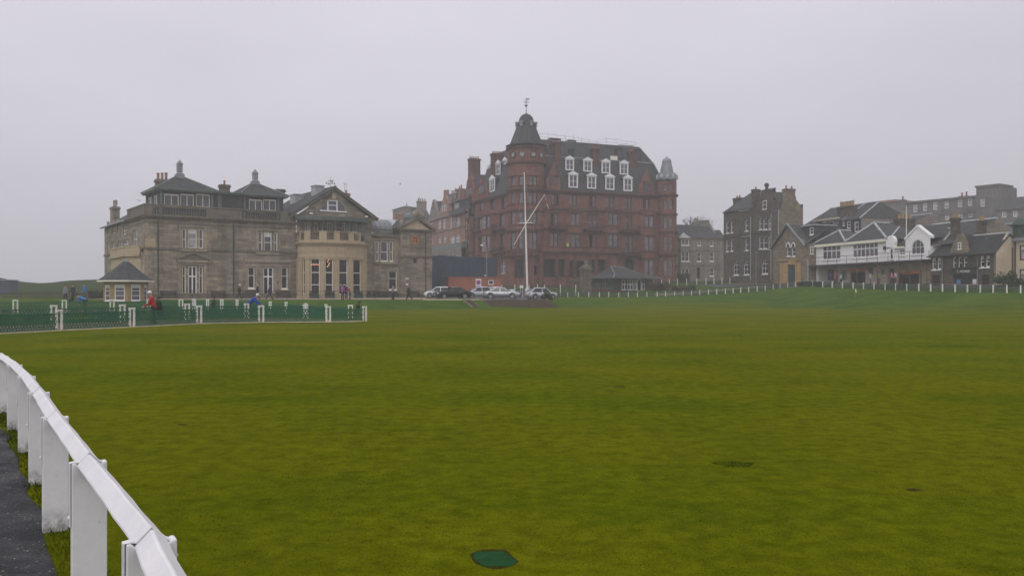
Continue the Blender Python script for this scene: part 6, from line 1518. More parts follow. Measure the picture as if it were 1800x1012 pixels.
# balcony
bs = MB(); bx(bs, f, -.2, f.L+.1, -1.7, 1.25, zb-.28, zb); bs.build('balcony', 'black_iron', V.o)
bf = MB(); bx(bf, f, -.2, f.L+.1, 1.2, 1.3, zb-.34, zb-.02); bf.build('balcony_fascia', 'black_iron', V.o)
brl = MB()
for px in (1433,1455,1471,1488,1506,1524,1542,1561,1580,1599,1620,1633): u = f.u(px,1.2); brl.tube([f.P(u,1.2,zb), f.P(u,1.2,zb+1.1)], .035, 5)
brl.tube([f.P(-.1,1.2,zb+1.1), f.P(f.L,1.2,zb+1.1)], .035, 5); brl.tube([f.P(-.1,1.2,zb+.55), f.P(f.L,1.2,zb+.55)], .018, 4); brl.build('balcony_railing', 'brown_paint', V.o)
for px in (1471.5,1543,1580,1619): m_ = MB(); u = f.u(px,1.1); m_.tube([f.P(u,1.1,GW), f.P(u,1.1,zb-.28)], .11, 8); m_.build('balcony_column', 'brown_paint', V.o)
for px in (1455,1506,1561,1599): m_ = MB(); u = f.u(px,1.1); m_.tube([f.P(u,1.1,GW), f.P(u,1.1,zb-.28)], .045, 6); m_.build('balcony_post', 'brown_paint', V.o)
# shop fronts set back beneath
ws = V.wall(fr2, 0, fr2.L, GW-.5, zb-.25, 'cream_render', name='shop_wall', depth=.25)
def shopwin(a, b, y0=474, y1=494, **k): ws.winpx(a, y0, b, y1, **k)
shopwin(1446, 1466, 473, 493, cols=3, bars=(.75,), frame='brown_paint', pane='glass_grey'); shopwin(1478, 1488, 474, 494, cols=1, bars=(), frame='white_paint', pane='glass_pale')
shopwin(1495, 1521, 478, 498, cols=3, bars=(), frame='brown_paint', pane='dark_interior'); shopwin(1527, 1535, 470, 482, bars=(), frame='dark_wood', pane='glass_mauve')
shopwin(1548, 1556, 472, 484, cols=1, bars=(), frame='white_paint', pane='glass_grey'); shopwin(1563, 1572, 472, 498, bars=(.8,), frame='brown_paint', pane='dark_interior')
shopwin(1584, 1616, 480, 501, cols=5, bars=(.8,), frame='brown_paint', pane='glass_dark')
m_ = MB(); bx(m_, f, .0, f.u(1438.5), -1.69, .0, GW-.5, zb-.28); m_.build('end_wall', 'white_render', V.o); m_ = MB(); bx(m_, f, f.u(1627), f.L, -1.69, .0, GW-.5, zb-.28); m_.build('end_wall', 'ochre_rubble', V.o)
for a, b, y in ((1489,1524,473.8),(1580,1617,479)):
    m_ = MB(); u0, u1 = f.u(a,-1.4), f.u(b,-1.4); z = f.z(y,(u0+u1)/2,-1.4); bx(m_, f, u0, u1, -1.42, -1.34, z-.2, z+.2); m_.build('shop_fascia', 'orange_sign', V.o)
bk = V.m('wall', 'white_render'); bk.poly([f.P(0,0,zb-.3), f.P(0,-10,GW), f.P(0,-10,ze), f.P(0,0,ze)]); bk.poly([f.P(f.L,0,zb-.3), f.P(f.L,-10,GW), f.P(f.L,-10,zlow), f.P(f.L,0,zlow)]); ug_ = f.L+4.5; V.m('gable','grey_stone').poly([f.P(ug_,-.3,zlow-2), f.P(ug_,-12,zlow-2), f.P(ug_,-12,zlow), f.P(ug_,-6,zrd), f.P(ug_,-.3,zlow)])
V.done()
m_ = MB(); p = f.P(f.u(1593.3,.4),.4,f.z(421,f.u(1593.3))); m_.tube([p, Vector((p.x,p.y,zpx(362,p.y)))], [.06,.04], 6); o = m_.build('flagpole', 'white_paint', None, origin=p); tag(o, 'slim white flagpole standing at the white club gable', 'flagpole')
# ---- dark shop house and its harled gable end
f = sub(1635.8, 1750.5, .2); e = endf(1750.5, .2, 20); HP = e.u(1774.5); UV_ = e.u(1782.3); e = endf(1750.5, .2, 2*HP);
Sx = Bld('shop_house', f.P(f.L/2, -4, 2.9).to_tuple(), 'dark stone shop house with central gablet, green slate roof and harled gable end', 'shop')
ze = f.z(447, f.L*.5); w_ = Sx.wall(f, 0, f.L, 2.0, ze, 'dark_rubble')
for a, y0, b, y1 in ((1637.8,453,1644.8,474),(1647,453,1654,473.5),(1674.3,452,1680.8,472),(1683.6,451.7,1690.2,472),(1693,451.3,1700,471.5),(1722.3,449.5,1729.7,470.2),(1732,449,1739.7,469.5)): w_.winpx(a, y0, b, y1, frame='white_paint', fw=.11, bw=.08, bars=(.5,), sill=1, pane='glass_mauve' if a < 1660 else 'glass_dark', blind=.3 if a < 1660 or a > 1720 else 0)
w_.winpx(1638, 483, 1652, 500, bars=(), frame='dark_wood', pane='dark_interior'); w_.winpx(1676, 482, 1716.5, 500.5, cols=3, bars=(.85,), frame='shop_green', pane='dark_interior'); w_.winpx(1725, 482, 1739, 502, bars=(.8,), frame='dark_wood', pane='dark_interior')
sg = MB(); u0, u1 = f.u(1671), f.u(1720); zs = f.z(477, (u0+u1)/2); bx(sg, f, u0, u1, .0, .14, zs-.32, zs+.38); bx(sg, f, u0-.1, u1+.1, .0, .4, zs+.38, zs+.5); so_ = sg.build('shop_sign', 'shop_green', Sx.o)
uc = f.u(1695); text_obj('lettering', 'T. MORRIS', 'cream_paint', f.P(uc,.16,zs-.0), rotS, .44, so_)
for px, y0, y1, mt in ((1683.5,491,499,'sign_blue'),(1711.5,490.5,499,'blind')):
    m_ = MB(); u = f.u(px); bx(m_, f, u-.3, u+.3, -.16, -.12, f.z(y1,u), f.z(y0,u)); m_.build('window_display', mt, Sx.o)
# central gablet
a0, a1 = f.u(1670.5), f.u(1703); um = f.u(1687); za = f.z(411.5, um); gz_ = Sx.m('gablet', 'ochre_rubble'); zs2 = f.z(440, um)
gz_.prism([f.P(a0,.06,ze), f.P(a1,.06,ze), f.P(a1,.06,zs2), f.P(um+.3,.06,za), f.P(um-.3,.06,za), f.P(a0,.06,zs2)], -f.n[0]*.45)
flatwin(Sx, f, 1684.3, 426, 1689.8, 437.5, wo=.07)
rr = Sx.m('roof', 'slate_dark'); zr = f.z(416, f.u(1700,-HP), -HP)
quad(rr, f.P(-.2,.35,ze-.1), f.P(f.L+.15,.35,ze-.1), f.P(f.L+.15,-HP,zr), f.P(-.2+1.5,-HP,zr), .1); quad(rr, f.P(-.2,-2*HP,ze-.1), f.P(f.L+.15,-2*HP,ze-.1), f.P(f.L+.15,-HP,zr), f.P(1.3,-HP,zr), .1); rr.poly([f.P(-.2,.35,ze-.1), f.P(1.3,-HP,zr), f.P(-.2,-2*HP,ze-.1)])
for s_ in (a0-.15, a1+.15): rr.poly([f.P(s_,-.1,zs2), f.P(um,-.1,za), f.P(um,-HP,za), f.P(s_,-HP,zs2)])
fl_ = Sx.m('roof_flashing', 'lead_pale'); fl_.tube([f.P(1.3,-HP,zr+.05), f.P(f.L+.15,-HP,zr+.05)], .14, 6)
fl_.tube([f.P(a1+.35,-.6,ze+.5), f.P(a1+1.2,-HP*.85,zr-.4)], .1, 5)
gt = Sx.m('gutter', 'dark_wood'); gt.tube([f.P(-.2,.42,ze-.1), f.P(f.L+.1,.42,ze-.1)], .09, 6)
weg = Sx.m('gable_end', 'beige_harl'); weg.prism([e.P(0,.0,2), e.P(2*HP,.0,2), e.P(2*HP,.0,ze), e.P(HP,.0,zr+.15), e.P(0,.0,ze)], -e.n[0]*.3)
for px in (1656.5, 1718.5): d = MB(); u = f.u(px,.1); d.tube([f.P(u,.12,2.6), f.P(u,.12,ze-.2)], .06, 6); d.build('downpipe', 'lead', Sx.o)
d = MB(); d.tube([e.P(UV_-.3,.1,2.4), e.P(UV_-.3,.1,ze+.6)], .06, 6); d.build('downpipe', 'dark_wood', Sx.o)
for px, w_o, yt, yb, sx in ((1679.5,-HP,383,418,.85),(1725.5,-HP-.3,388,412,.8)):
    c = f.P(f.u(px,w_o),w_o); Sx.chimney((c.x,c.y,0), sx, .75, zpx(yb,c.y)-.6, zpx(yt,c.y), 'dark_rubble', 2, rotS, potmat='yellow_pot', poth=.6, potr=.2)
bw = Sx.m('wall', 'dark_rubble'); bw.poly([f.P(0,0,2), f.P(0,-2*HP,2), f.P(0,-2*HP,ze), f.P(0,0,ze)]); bw.poly([f.P(0,-2*HP,2), f.P(f.L,-2*HP,2), f.P(f.L,-2*HP,ze), f.P(0,-2*HP,ze)])
Sx.done(); VP = e.P(UV_, .02)
# ---- cream villa at the edge of view
fv = Fr([VP, VP+SD*14])
Cv = Bld('cream_villa', fv.P(5,-3,2.8).to_tuple(), 'cream rendered villa with brown windows at the right edge', 'villa')
zt = fv.z(424, .5); wc_ = Cv.wall(fv, 0, fv.L, 2, zt, 'cream_render')
for y0, y1 in ((431,458),(473,500)):
    u0 = fv.u(1791)
    for q in (0, 3.6, 7): wc_.win(u0+q, u0+q+2.3, fv.z(y1,u0), fv.z(y0,u0), cols=2, bars=(.6,), frame='brown_paint', fw=.14, pane='glass_pale', blind=.3)
cc = Cv.m('cornice', 'lead'); bx(cc, fv, -.3, fv.L, -5, .35, zt, zt+.35); r_ = Cv.m('roof', 'slate'); z0 = zt+.36
r_.poly([fv.P(-.3,.3,z0), fv.P(fv.L,.3,z0), fv.P(fv.L,-3,z0+1.2), fv.P(1.2,-3,z0+1.2)]); r_.poly([fv.P(-.3,.3,z0), fv.P(1.2,-3,z0+1.2), fv.P(-.3,-7,z0)]); r_.poly([fv.P(-.3,-7,z0), fv.P(fv.L,-7,z0), fv.P(fv.L,-3,z0+1.2), fv.P(1.2,-3,z0+1.2)])
lt = fv.P(fv.u(1793,-1.3),-1.3); m_ = MB(); m_.lathe(Vector((lt.x,lt.y,z0+.2)), [(.8,0),(.8,1.3),(1.1,1.35),(1.05,1.5),(.2,2.2),(0,2.25)], 8); m_.build('roof_lantern', 'green_iron', Cv.o)
Cv.m('wall','cream_render').poly([fv.P(0,0,2), fv.P(0,-7,2), fv.P(0,-7,zt), fv.P(0,0,zt)]); Cv.m('wall','cream_render').poly([fv.P(0,-7,2), fv.P(fv.L,-7,2), fv.P(fv.L,-7,zt), fv.P(0,-7,zt)])
d = MB(); d.tube([fv.P(.25,.1,2.4), fv.P(.25,.1,zt)], .07, 6); d.build('downpipe', 'dark_wood', Cv.o)
Cv.done()
# ---- slate-hung house behind the white club
f = sub(1416, 1514, -8)
Q = Bld('slate_hung_house', f.P(f.L/2, -4, 3.5).to_tuple(), 'slate-hung house with white dormer windows and yellow-potted stack behind the white club', 'house')
ze = f.z(387, f.u(1490)); w_ = Q.wall(f, 0, f.L, 3, ze, 'slate', depth=.12)
for a, y0, b, y1 in ((1481,388.5,1485,398),(1489,389,1495.3,402),(1502,390,1509.3,408),(1449,400,1457.5,419),(1436,388,1446,393),(1450,388,1460,393),(1464,388,1474,393)): w_.winpx(a, y0, b, y1, frame='white_paint', fw=.12, bw=.06, bars=(.5,) if y1 > 395 else (), pane='glass_mauve')
st_ = Q.m('chimney_breast', 'ochre_rubble'); bx(st_, f, f.u(1435), f.u(1448), 0, .3, 3, f.z(398, f.u(1441)))
bx(Q.m('parapet','cream_render'), f, f.u(1431), f.u(1476), .0, .3, f.z(387,f.u(1453)), f.z(384.5,f.u(1453)))
rr = Q.m('roof', 'slate'); zr = f.z(368.5, f.u(1450,-5), -5); rr.poly([f.P(-.2,.3,ze), f.P(f.L,.3,ze), f.P(f.L-2,-5,zr), f.P(-.2,-5,zr)]); rr.poly([f.P(f.L,.3,ze), f.P(f.L-2,-5,zr), f.P(f.L,-10,ze)]); rr.poly([f.P(-.2,-10,ze), f.P(f.L,-10,ze), f.P(f.L-2,-5,zr), f.P(-.2,-5,zr)])
hp2 = Q.m('roof_hip', 'lead_pale'); hp2.tube([f.P(f.L-2,-5,zr+.05), f.P(f.L,.3,ze+.05)], .13, 5); hp2.tube([f.P(f.L*.62,-5,zr+.05), f.P(f.L*.68,.0,ze+.1)], .1, 5); hp2.tube([f.P(-.2,-5,zr+.05), f.P(f.L-2,-5,zr+.05)], .12, 5)
c = f.P(f.u(1489,-1.5),-1.5); Q.chimney((c.x,c.y,0), 3.6, 1.1, zpx(392,c.y), zpx(362.5,c.y), 'dark_rubble', 5, rotS, potmat='yellow_pot', poth=.75, potr=.26)
ex = f.endw = Fr([f.P(f.L,0), f.P(f.L,-10)]); Q.m('wall','grey_stone').poly([ex.P(0,0,3), ex.P(10,0,3), ex.P(10,0,ze), ex.P(0,0,ze)])
Q.done()
# ---- roofs between
f = sub(1512, 1600, -13)
K = Bld('slate_roofed_house', f.P(f.L/2, -4, 3.5).to_tuple(), 'low slate roofed house with two yellow-potted stacks behind the club roofs', 'house')
ze = f.z(396, f.u(1550)); w_ = K.wall(f, 0, f.L, 3, ze, 'grey_stone'); rr = K.m('roof', 'slate'); zr = f.z(386, f.u(1555,-4), -4); rr.poly([f.P(-.2,.3,ze), f.P(f.L,.3,ze), f.P(f.L,-4,zr), f.P(.6,-4,zr)]); rr.poly([f.P(-.2,-8,ze), f.P(f.L,-8,ze), f.P(f.L,-4,zr), f.P(.6,-4,zr)]); rr.poly([f.P(-.2,.3,ze), f.P(.6,-4,zr), f.P(-.2,-8,ze)])
hp3 = K.m('roof_flashing', 'lead_pale'); hp3.tube([f.P(.6,-4,zr+.05), f.P(f.L,-4,zr+.05)], .13, 5); hp3.tube([f.P(-.2,.3,ze), f.P(.6,-4,zr)], .12, 5); hp3.tube([f.P(f.L*.5,.3,ze+.1), f.P(f.L*.52,-4,zr)], .12, 5)
c = at(1545, 374, 152); K.chimney((c.x,c.y,0), 1.5, 1.0, zpx(392,152), c.z, 'dark_rubble', 3, rotS*0+.3, potmat='yellow_pot', poth=.7, potr=.2)
c = at(1590, 385, 128); K.chimney((c.x,c.y,0), 2.5, 1.4, zpx(412,128), c.z, 'dark_rubble', 4, .3, potmat='yellow_pot', poth=.75, potr=.24)
K.m('wall','grey_stone').poly([f.P(f.L,0,3), f.P(f.L,-8,3), f.P(f.L,-8,ze), f.P(f.L,-4,zr), f.P(f.L,0,ze)])
K.done()
f = sub(1686, 1760, -14)
K2 = Bld('harled_house', f.P(f.L/2, -4, 3.5).to_tuple(), 'beige gabled house rising behind the shop house roof', 'house')
ze = f.z(420, f.u(1720)); K2.wall(f, 0, f.L, 3, ze, 'grey_stone'); zr = f.z(399, f.u(1720,-4), -4); e = Fr([f.P(0,0), f.P(0,-8)])
rr = K2.m('roof', 'slate'); rr.poly([f.P(0,.2,ze), f.P(f.L,.2,ze), f.P(f.L,-4,zr), f.P(0,-4,zr)]); rr.poly([f.P(0,-8,ze), f.P(f.L,-8,ze), f.P(f.L,-4,zr), f.P(0,-4,zr)])
a = at(1686, 412, 122); g_ = Fr([(a.x,a.y), (a.x+2.6,a.y+.9)]); gg = K2.m('gable', 'beige_harl'); z0 = g_.z(420,1); gg.prism([g_.P(0,0,3), g_.P(g_.L,0,3), g_.P(g_.L,0,g_.z(411,g_.L)), g_.P(.4,0,g_.z(391,.4)), g_.P(0,0,g_.z(391,0))], -g_.n[0]*.4)
K2.m('wall','beige_harl').poly([f.P(f.L,0,3), f.P(f.L,-8,3), f.P(f.L,-8,ze), f.P(f.L,-4,zr), f.P(f.L,0,ze)]); K2.m('roof_flashing','lead_pale').tube([f.P(0,-4,zr+.05), f.P(f.L,-4,zr+.05)], .12, 5); K2.done()
# ---- far terrace on the rise
Yt = 214; fa, fb = at(1592, 358, Yt), at(1722, 344.5, 199); f = Fr([(fa.x,fa.y), (fb.x,fb.y)])
TG2 = 5.5
Z = Bld('stone_terrace', f.P(f.L/2, -6, TG2).to_tuple(), 'long hazy stone terrace with two rows of pale windows above the roofs', 'terrace')
zt = (fa.z+fb.z)/2; w_ = Z.wall(f, 0, f.L, TG2, zt, 'far_stone')
def tz(y, px): return f.z(y, f.u(px))
for x0, x1 in ((1605,1612.5),(1622.3,1629.7),(1640,1647.5),(1660,1667.5),(1683.3,1691.3),(1701,1709),(1723-3,1728-.5)):
    y0 = 372.5-(x0-1605)*.112; w_.winpx(x0, y0-13, x1, y0, bars=(.5,), frame='white_paint', fw=.12, bw=.1, pane='glass_pale'); 
    if x0 > 1630: w_.winpx(x0+1, y0+9, x1+1, y0+20, bars=(.5,), frame='white_paint', fw=.12, bw=.1, pane='glass_pale')
cm = Z.m('cornice', 'far_stone'); bx(cm, f, 0, f.L, -.02, .3, zt-.1, zt+.3); bx(cm, f, 0, f.L, -.02, .2, tz(377,1660), tz(377,1660)+.3)
rr = Z.m('roof', 'slate_far'); rr.poly([f.P(0,.2,zt+.3), f.P(f.L,.2,zt+.3), f.P(f.L,-6,zt+1.0), f.P(0,-6,zt+1.0)]); ex = Z.m('wall','far_stone'); ex.poly([f.P(0,0,TG2), f.P(0,-12,TG2), f.P(0,-12,zt), f.P(0,0,zt)]); ex.poly([f.P(f.L,0,TG2), f.P(f.L,-12,TG2), f.P(f.L,-12,zt+.3), f.P(f.L,0,zt+.3)])
for px, Y, yt in ((1691,206,345),(1699,205,344.5),(1587,218,351)):
    c = at(px, yt, Y); Z.chimney((c.x,c.y,0), 1.2, 1.0, c.z-2.6, c.z, 'far_stone', 1, .2, potmat='red_pot', poth=.9, potr=.24)
Z.done()
f = Fr([(at(1716,340,196).x,196), (at(1757,340,192).x,192)])
Z2 = Bld('stone_block', f.P(f.L/2,-5,TG2).to_tuple(), 'hazy flat-topped stone block rising above the terrace', 'building'); zt = f.z(328, f.L/2); w_ = Z2.wall(f, 0, f.L, TG2, zt, 'far_stone'); w_.winpx(1723,349,1731,363, bars=(.5,), frame='white_paint', fw=.12, bw=.1, pane='glass_pale'); bx(Z2.m('parapet','far_stone'), f, -.2, f.L+.2, -6, .25, zt, zt+.4)
e = Fr([f.P(f.L,0), f.P(f.L,-8)]); Z2.m('wall','far_stone').poly([e.P(0,0,TG2), e.P(8,0,TG2), e.P(8,0,zt), e.P(0,0,zt)]); l = Fr([f.P(0,-8), f.P(0,0)]); Z2.m('wall','far_stone').poly([l.P(0,0,TG2), l.P(8,0,TG2), l.P(8,0,zt), l.P(0,0,zt)]); Z2.done()
f = Fr([(at(1752,347,188).x,188), (at(1850,347,180).x,180)])
Z3 = Bld('slate_terrace', f.P(f.L/2,-5,TG2).to_tuple(), 'hazy slate roofed terrace running off to the right edge', 'terrace'); ze = f.z(368, f.u(1780)); zr = f.z(347, f.u(1780,-5), -5); w_ = Z3.wall(f, 0, f.L, TG2, ze, 'far_stone')
for x0, y0 in ((1761,371.5),(1780.5,370.5),(1800,369.5),(1820,368.5)): w_.winpx(x0, y0, x0+8, y0+10.5, bars=(.5,), frame='white_paint', fw=.12, bw=.1, pane='glass_pale'); w_.winpx(x0-1, y0+22, x0+8, y0+36, bars=(.5,), frame='white_paint', fw=.12, bw=.1, pane='glass_pale')
rr = Z3.m('roof','slate_far'); rr.poly([f.P(-.5,.3,ze), f.P(f.L,.3,ze), f.P(f.L,-5,zr), f.P(-.5,-5,zr)]); rr.poly([f.P(-.5,-10,ze), f.P(f.L,-10,ze), f.P(f.L,-5,zr), f.P(-.5,-5,zr)]); Z3.m('gable','far_stone').prism([f.P(-.5,0,ze), f.P(-.5,-10,ze), f.P(-.5,-5,zr)], f.d[0]*.3); Z3.m('wall','far_stone').poly([f.P(0,0,TG2), f.P(0,-10,TG2), f.P(0,-10,ze), f.P(0,0,ze)]); Z3.done()
f = Fr([(at(1532,355,242).x,242), (at(1573,354,236).x,236)])
Z4 = Bld('rendered_block', f.P(f.L/2,-5,TG2).to_tuple(), 'pale hazy block with projecting flat eaves behind the club roofs', 'building'); zt = f.z(356.5, f.L/2); w_ = Z4.wall(f, 0, f.L, TG2, zt, 'grey_stone'); w_.winpx(1541,366,1547,376, pane='glass_grey'); w_.winpx(1557,366,1563,376, pane='glass_grey'); bx(Z4.m('eaves','pink_stone'), f, -.8, f.L+.8, -8, .8, zt, zt+.5); Z4.m('wall','grey_stone').poly([f.P(0,0,TG2), f.P(0,-8,TG2), f.P(0,-8,zt), f.P(0,0,zt)]); Z4.m('wall','grey_stone').poly([f.P(f.L,0,TG2), f.P(f.L,-8,TG2), f.P(f.L,-8,zt), f.P(f.L,0,zt)]); Z4.done()
f = Fr([(at(1505,370,232).x,232), (at(1534,368,229).x,229)])
Z5 = Bld('spired_house', f.P(f.L/2,-5,TG2).to_tuple(), 'hazy grey house with tiny ridge finial left of the pale block', 'house'); zt = f.z(376, f.L/2); Z5.wall(f, 0, f.L, TG2, zt, 'grey_stone').winpx(1527,371+8,1531,390, pane='glass_grey'); rr = Z5.m('roof','slate_far'); zr = f.z(366, f.L/2); rr.poly([f.P(0,.2,zt), f.P(f.L,.2,zt), f.P(f.L,-4,zr), f.P(0,-4,zr)]); rr.poly([f.P(0,-8,zt), f.P(f.L,-8,zt), f.P(f.L,-4,zr), f.P(0,-4,zr)]); m_ = MB(); p = f.P(f.u(1515,-4),-4,zr-.1); m_.tube([p, p+Vector((0,0,.6)), p+Vector((0,0,1.9))], [.5,.12,.03], 6); m_.build('finial', 'lead', Z5.o); Z5.m('wall','grey_stone').poly([f.P(0,0,TG2), f.P(0,-8,TG2), f.P(0,-8,zt), f.P(0,0,zt)]); Z5.done()
f = Fr([(at(1578,362,226).x,226), (at(1594,361,222).x,222)])
# ------------------------------------------------------------------ paths, terrace, car park
def poly_px(lst): return [(on(px, Y).x, Y) for px, Y in lst]
kx = [FC.P(u, .2) for u in (40, 34, 26, 19, 10, 0)]
sheet('terrace_path', poly_px([(185,97.6),(300,97.9),(420,98.3),(560,98.9),(660,99.6),(742,101.2)]) + [(ax(760)*131, 131)] + [(p.x, p.y) for p in kx] + [(-54,109)], 'paving', .02, 2)
sheet('car_park', poly_px([(742,101.2),(845,102.0),(960,103.6),(968,112),(962,150),(905,156),(760,150)]), 'asphalt_road', .024, 2)
ke = MB()
kp = [on(px, Y) for px, Y in ((742,101.0),(780,101.4),(845,101.8),(900,102.6),(962,103.4))]
for a, b in zip(kp, kp[1:]):
    d = (b-a).normalized(); n = Vector((d.y,-d.x,0)).normalized()*.16; ke.hexa([a-n-Vector((0,0,.1)), b-n-Vector((0,0,.1)), b+n-Vector((0,0,.1)), a+n-Vector((0,0,.1)), a-n+Vector((0,0,.12)), b-n+Vector((0,0,.12)), b+n+Vector((0,0,.12)), a+n+Vector((0,0,.12))])
tag(ke.build('kerb', 'kerb_cream'), kind='structure')
# road on the right, behind the post fence
rd = [FS.P(u, 6.2) for u in np.linspace(12, 80, 8)]; rd2 = [FS.P(u, 1.6) for u in np.linspace(80, 12, 8)]
sheet('street', [(p.x, p.y) for p in rd]+[(p.x, p.y) for p in rd2], 'asphalt_road', .02, 3)
pv = [FS.P(u, 1.6) for u in np.linspace(12, 80, 8)]; pv2 = [FS.P(u, -2.0) for u in np.linspace(80, 12, 8)]
sheet('pavement', [(p.x, p.y) for p in pv]+[(p.x, p.y) for p in pv2], 'paving', .12, 3)
sheet('green_path', poly_px([(1150,136),(1250,134.5),(1330,133),(1400,128),(1402,131.5),(1335,138),(1250,140),(1150,141.5)]), 'paving', .02, 2)

# ------------------------------------------------------------------ fences on the lawn
R1 = [(-20,36.5),(104,40.3),(232,43.8),(350,48),(459,51),(577,53.1),(641,55.5)]
R2 = [(-45,44),(94.5,47),(215,50),(329,53),(433.5,57),(537,60),(616,60.5)]
R3 = [(-55,60.5),(27,62),(113,64),(197,66),(262,67.5),(318,69),(341,70)]
R4 = [(341,74),(365,73),(390,72.5),(417,72),(475,69),(503,68.5),(537.5,66),(573,63.5)]
def band_poly(ra, rb): return poly_px(ra) + poly_px(rb)[::-1]
sheet('gravel_path', band_poly([(p,y+.15) for p,y in R1[:-1]], [(p,y-.2) for p,y in R2[:-1]]), 'red_gravel', .012, 2)
sheet('upper_gravel_path', band_poly([(p,y+.3) for p,y in R3[:5]], [(-55,69),(27,70),(113,72),(197,74),(262,76)]), 'red_gravel', .016, 2)
sheet('sandy_path', band_poly([(455,50.4),(500,51.2),(577,52.4),(625,53.6),(640,54.6)], [(455,51.4),(500,53.2),(560,56.4),(600,57.2),(640,55.6)]), 'sandy_path', .03, 2)
def edging(name, pts):
    m = MB()
    for a, b in zip(pts, pts[1:]):
        n = max(1, round((b-a).length/3))
        for k in range(n):
            p, q = a+(b-a)*k/n, a+(b-a)*(k+1)/n; d = (q-p).normalized(); s_ = Vector((d.y,-d.x,0)).normalized()*.09
            p.z, q.z = gz(p.x,p.y), gz(q.x,q.y); up = Vector((0,0,.05)); dn = Vector((0,0,.1)); m.hexa([p-s_-dn, q-s_-dn, q+s_-dn, p+s_-dn, p-s_+up, q-s_+up, q+s_+up, p+s_+up])
    return tag(m.build(name, 'kerb_cream'), kind='structure')
edging('path_edging', [on(p, y-.15) for p, y in R1[:6]]); edging('upper_path_edging', [on(p, y+.1) for p, y in R3[:6]])
def lawn_fence(name, row, label, skip=(), fh=.97, wide=.36, panels=True, ends=None):
    pts = [on(p, y) for p, y in row]; root = thing(name, pts[len(pts)//2].to_tuple(), label, 'fence', 'white posted trellis fences on the lawn')
    dirs = []
    for k in range(len(pts)):
        d = (pts[min(k+1,len(pts)-1)]-pts[max(k-1,0)]); d.z = 0; dirs.append(d.normalized())
    for k, p in enumerate(pts):
        d = dirs[k]; n = Vector((d.y,-d.x,0)); m = MB(); ang = math.atan2(d.y, d.x)+random.uniform(-.06,.06); h = fh*random.uniform(.98,1.03); h2 = wide/2-.045
        dd = Vector((math.cos(ang), math.sin(ang), 0))
        for s_ in (-1, 1): m.box(p+dd*h2*s_-Vector((0,0,.15)), .09, .07, h+.15-.09, ang)
        m.box(p+Vector((0,0,h-.09)), wide, .085, .09, ang)
        m.build('post', 'post_paint', root, bevel=.006)
    if not panels: return root
    for k in range(len(pts)-1):
        if k in skip: continue
        a, b = pts[k], pts[k+1]; L = (b-a).length; d = (b-a)/L; n = Vector((d.y,-d.x,0)).normalized(); m = MB(); z0, z1 = .06, .80; pitch = .33; bw = .024; th = .010
        def bar(p, q, off):
            t = (q-p).normalized(); u = t.cross(n)*bw; o = n*off; m.hexa([p-u+o-n*th, q-u+o-n*th, q+u+o-n*th, p+u+o-n*th, p-u+o+n*th, q-u+o+n*th, q+u+o+n*th, p+u+o+n*th])
        def pt(s, z): q = a+d*s; return Vector((q.x, q.y, q.z+z))
        H_ = z1-z0; x = .2-H_*.62
        while x < L-.15:
            for sg, off in ((1,.014),(-1,-.014)):
                s0, s1 = (x, x+H_*.62) if sg > 0 else (x+H_*.62, x); za, zb_ = z0, z1
                lo, hi = .2, L-.2
                def clip(s0, z0_, s1, z1_):
                    if s0 < lo: z0_ += (lo-s0)/(s1-s0)*(z1_-z0_); s0 = lo
                    if s0 > hi: z0_ += (hi-s0)/(s1-s0)*(z1_-z0_); s0 = hi
                    if s1 < lo: z1_ += (lo-s1)/(s0-s1)*(z0_-z1_); s1 = lo
                    if s1 > hi: z1_ += (hi-s1)/(s0-s1)*(z0_-z1_); s1 = hi
                    return s0, z0_, s1, z1_
                if max(s0,s1) > lo+.02 and min(s0,s1) < hi-.02:
                    q = clip(s0, za, s1, zb_); bar(pt(q[0],q[1]+random.uniform(-.01,.01)), pt(q[2],q[3]), off)
            x += pitch*.5
        for z in (z0+.03, (z0+z1)/2, z1-.02): bar(pt(.15,z), pt(L-.15,z), .036)
        m.build('trellis_panel', 'trellis_green', root)
    return root
lawn_fence('trellis_fence', R1, 'nearest green trellis fence with white gate-shaped posts along the gravel path')
lawn_fence('trellis_fence', R2, 'second green trellis fence behind the red gravel path, with white gate-shaped posts')
lawn_fence('trellis_fence', R3, 'third green trellis fence, on the left by the dune and starter hut', fh=.95)
lawn_fence('trellis_fence', R4, 'farthest green trellis fence, below the clubhouse windows', fh=.95, wide=.3)

def post_fence(name, pts, label, h=.78, group='white post fences round the green', net=True, pw=.11, nh=.72, mat='green_iron'):
    root = thing(name, pts[len(pts)//2].to_tuple(), label, 'fence', group)
    for k, p in enumerate(pts):
        d = pts[min(k+1,len(pts)-1)]-pts[max(k-1,0)]; a = math.atan2(d.y, d.x)+random.uniform(-.1,.1); m = MB(); hh = h*random.uniform(.96,1.05)
        m.box(p-Vector((0,0,.2)), pw, pw*.8, hh+.17, a); c = p+Vector((0,0,hh-.03)); ca = Vector((math.cos(a),math.sin(a),0))*pw*.5; cb = Vector((-math.sin(a),math.cos(a),0))*pw*.4
        q = [c-ca-cb, c+ca-cb, c+ca+cb, c-ca+cb]; t = c+Vector((0,0,.05))
        for j in range(4): m.poly([q[j], q[(j+1)%4], t])
        m.build('post', 'post_paint', root)
    if net:
        for a, b in zip(pts, pts[1:]):
            m = MB(); L = (b-a).length; n = max(2, int(L/.16)); up = Vector((0,0,1))
            for k in range(1, n): p = a+(b-a)*k/n; m.tube([p+up*.05, p+up*nh], .024, 3, cap=False)
            for z in np.linspace(.06, nh, 6): m.tube([a+up*z, b+up*z], .026, 3, cap=False)
            m.build('netting', mat, root)
    return root
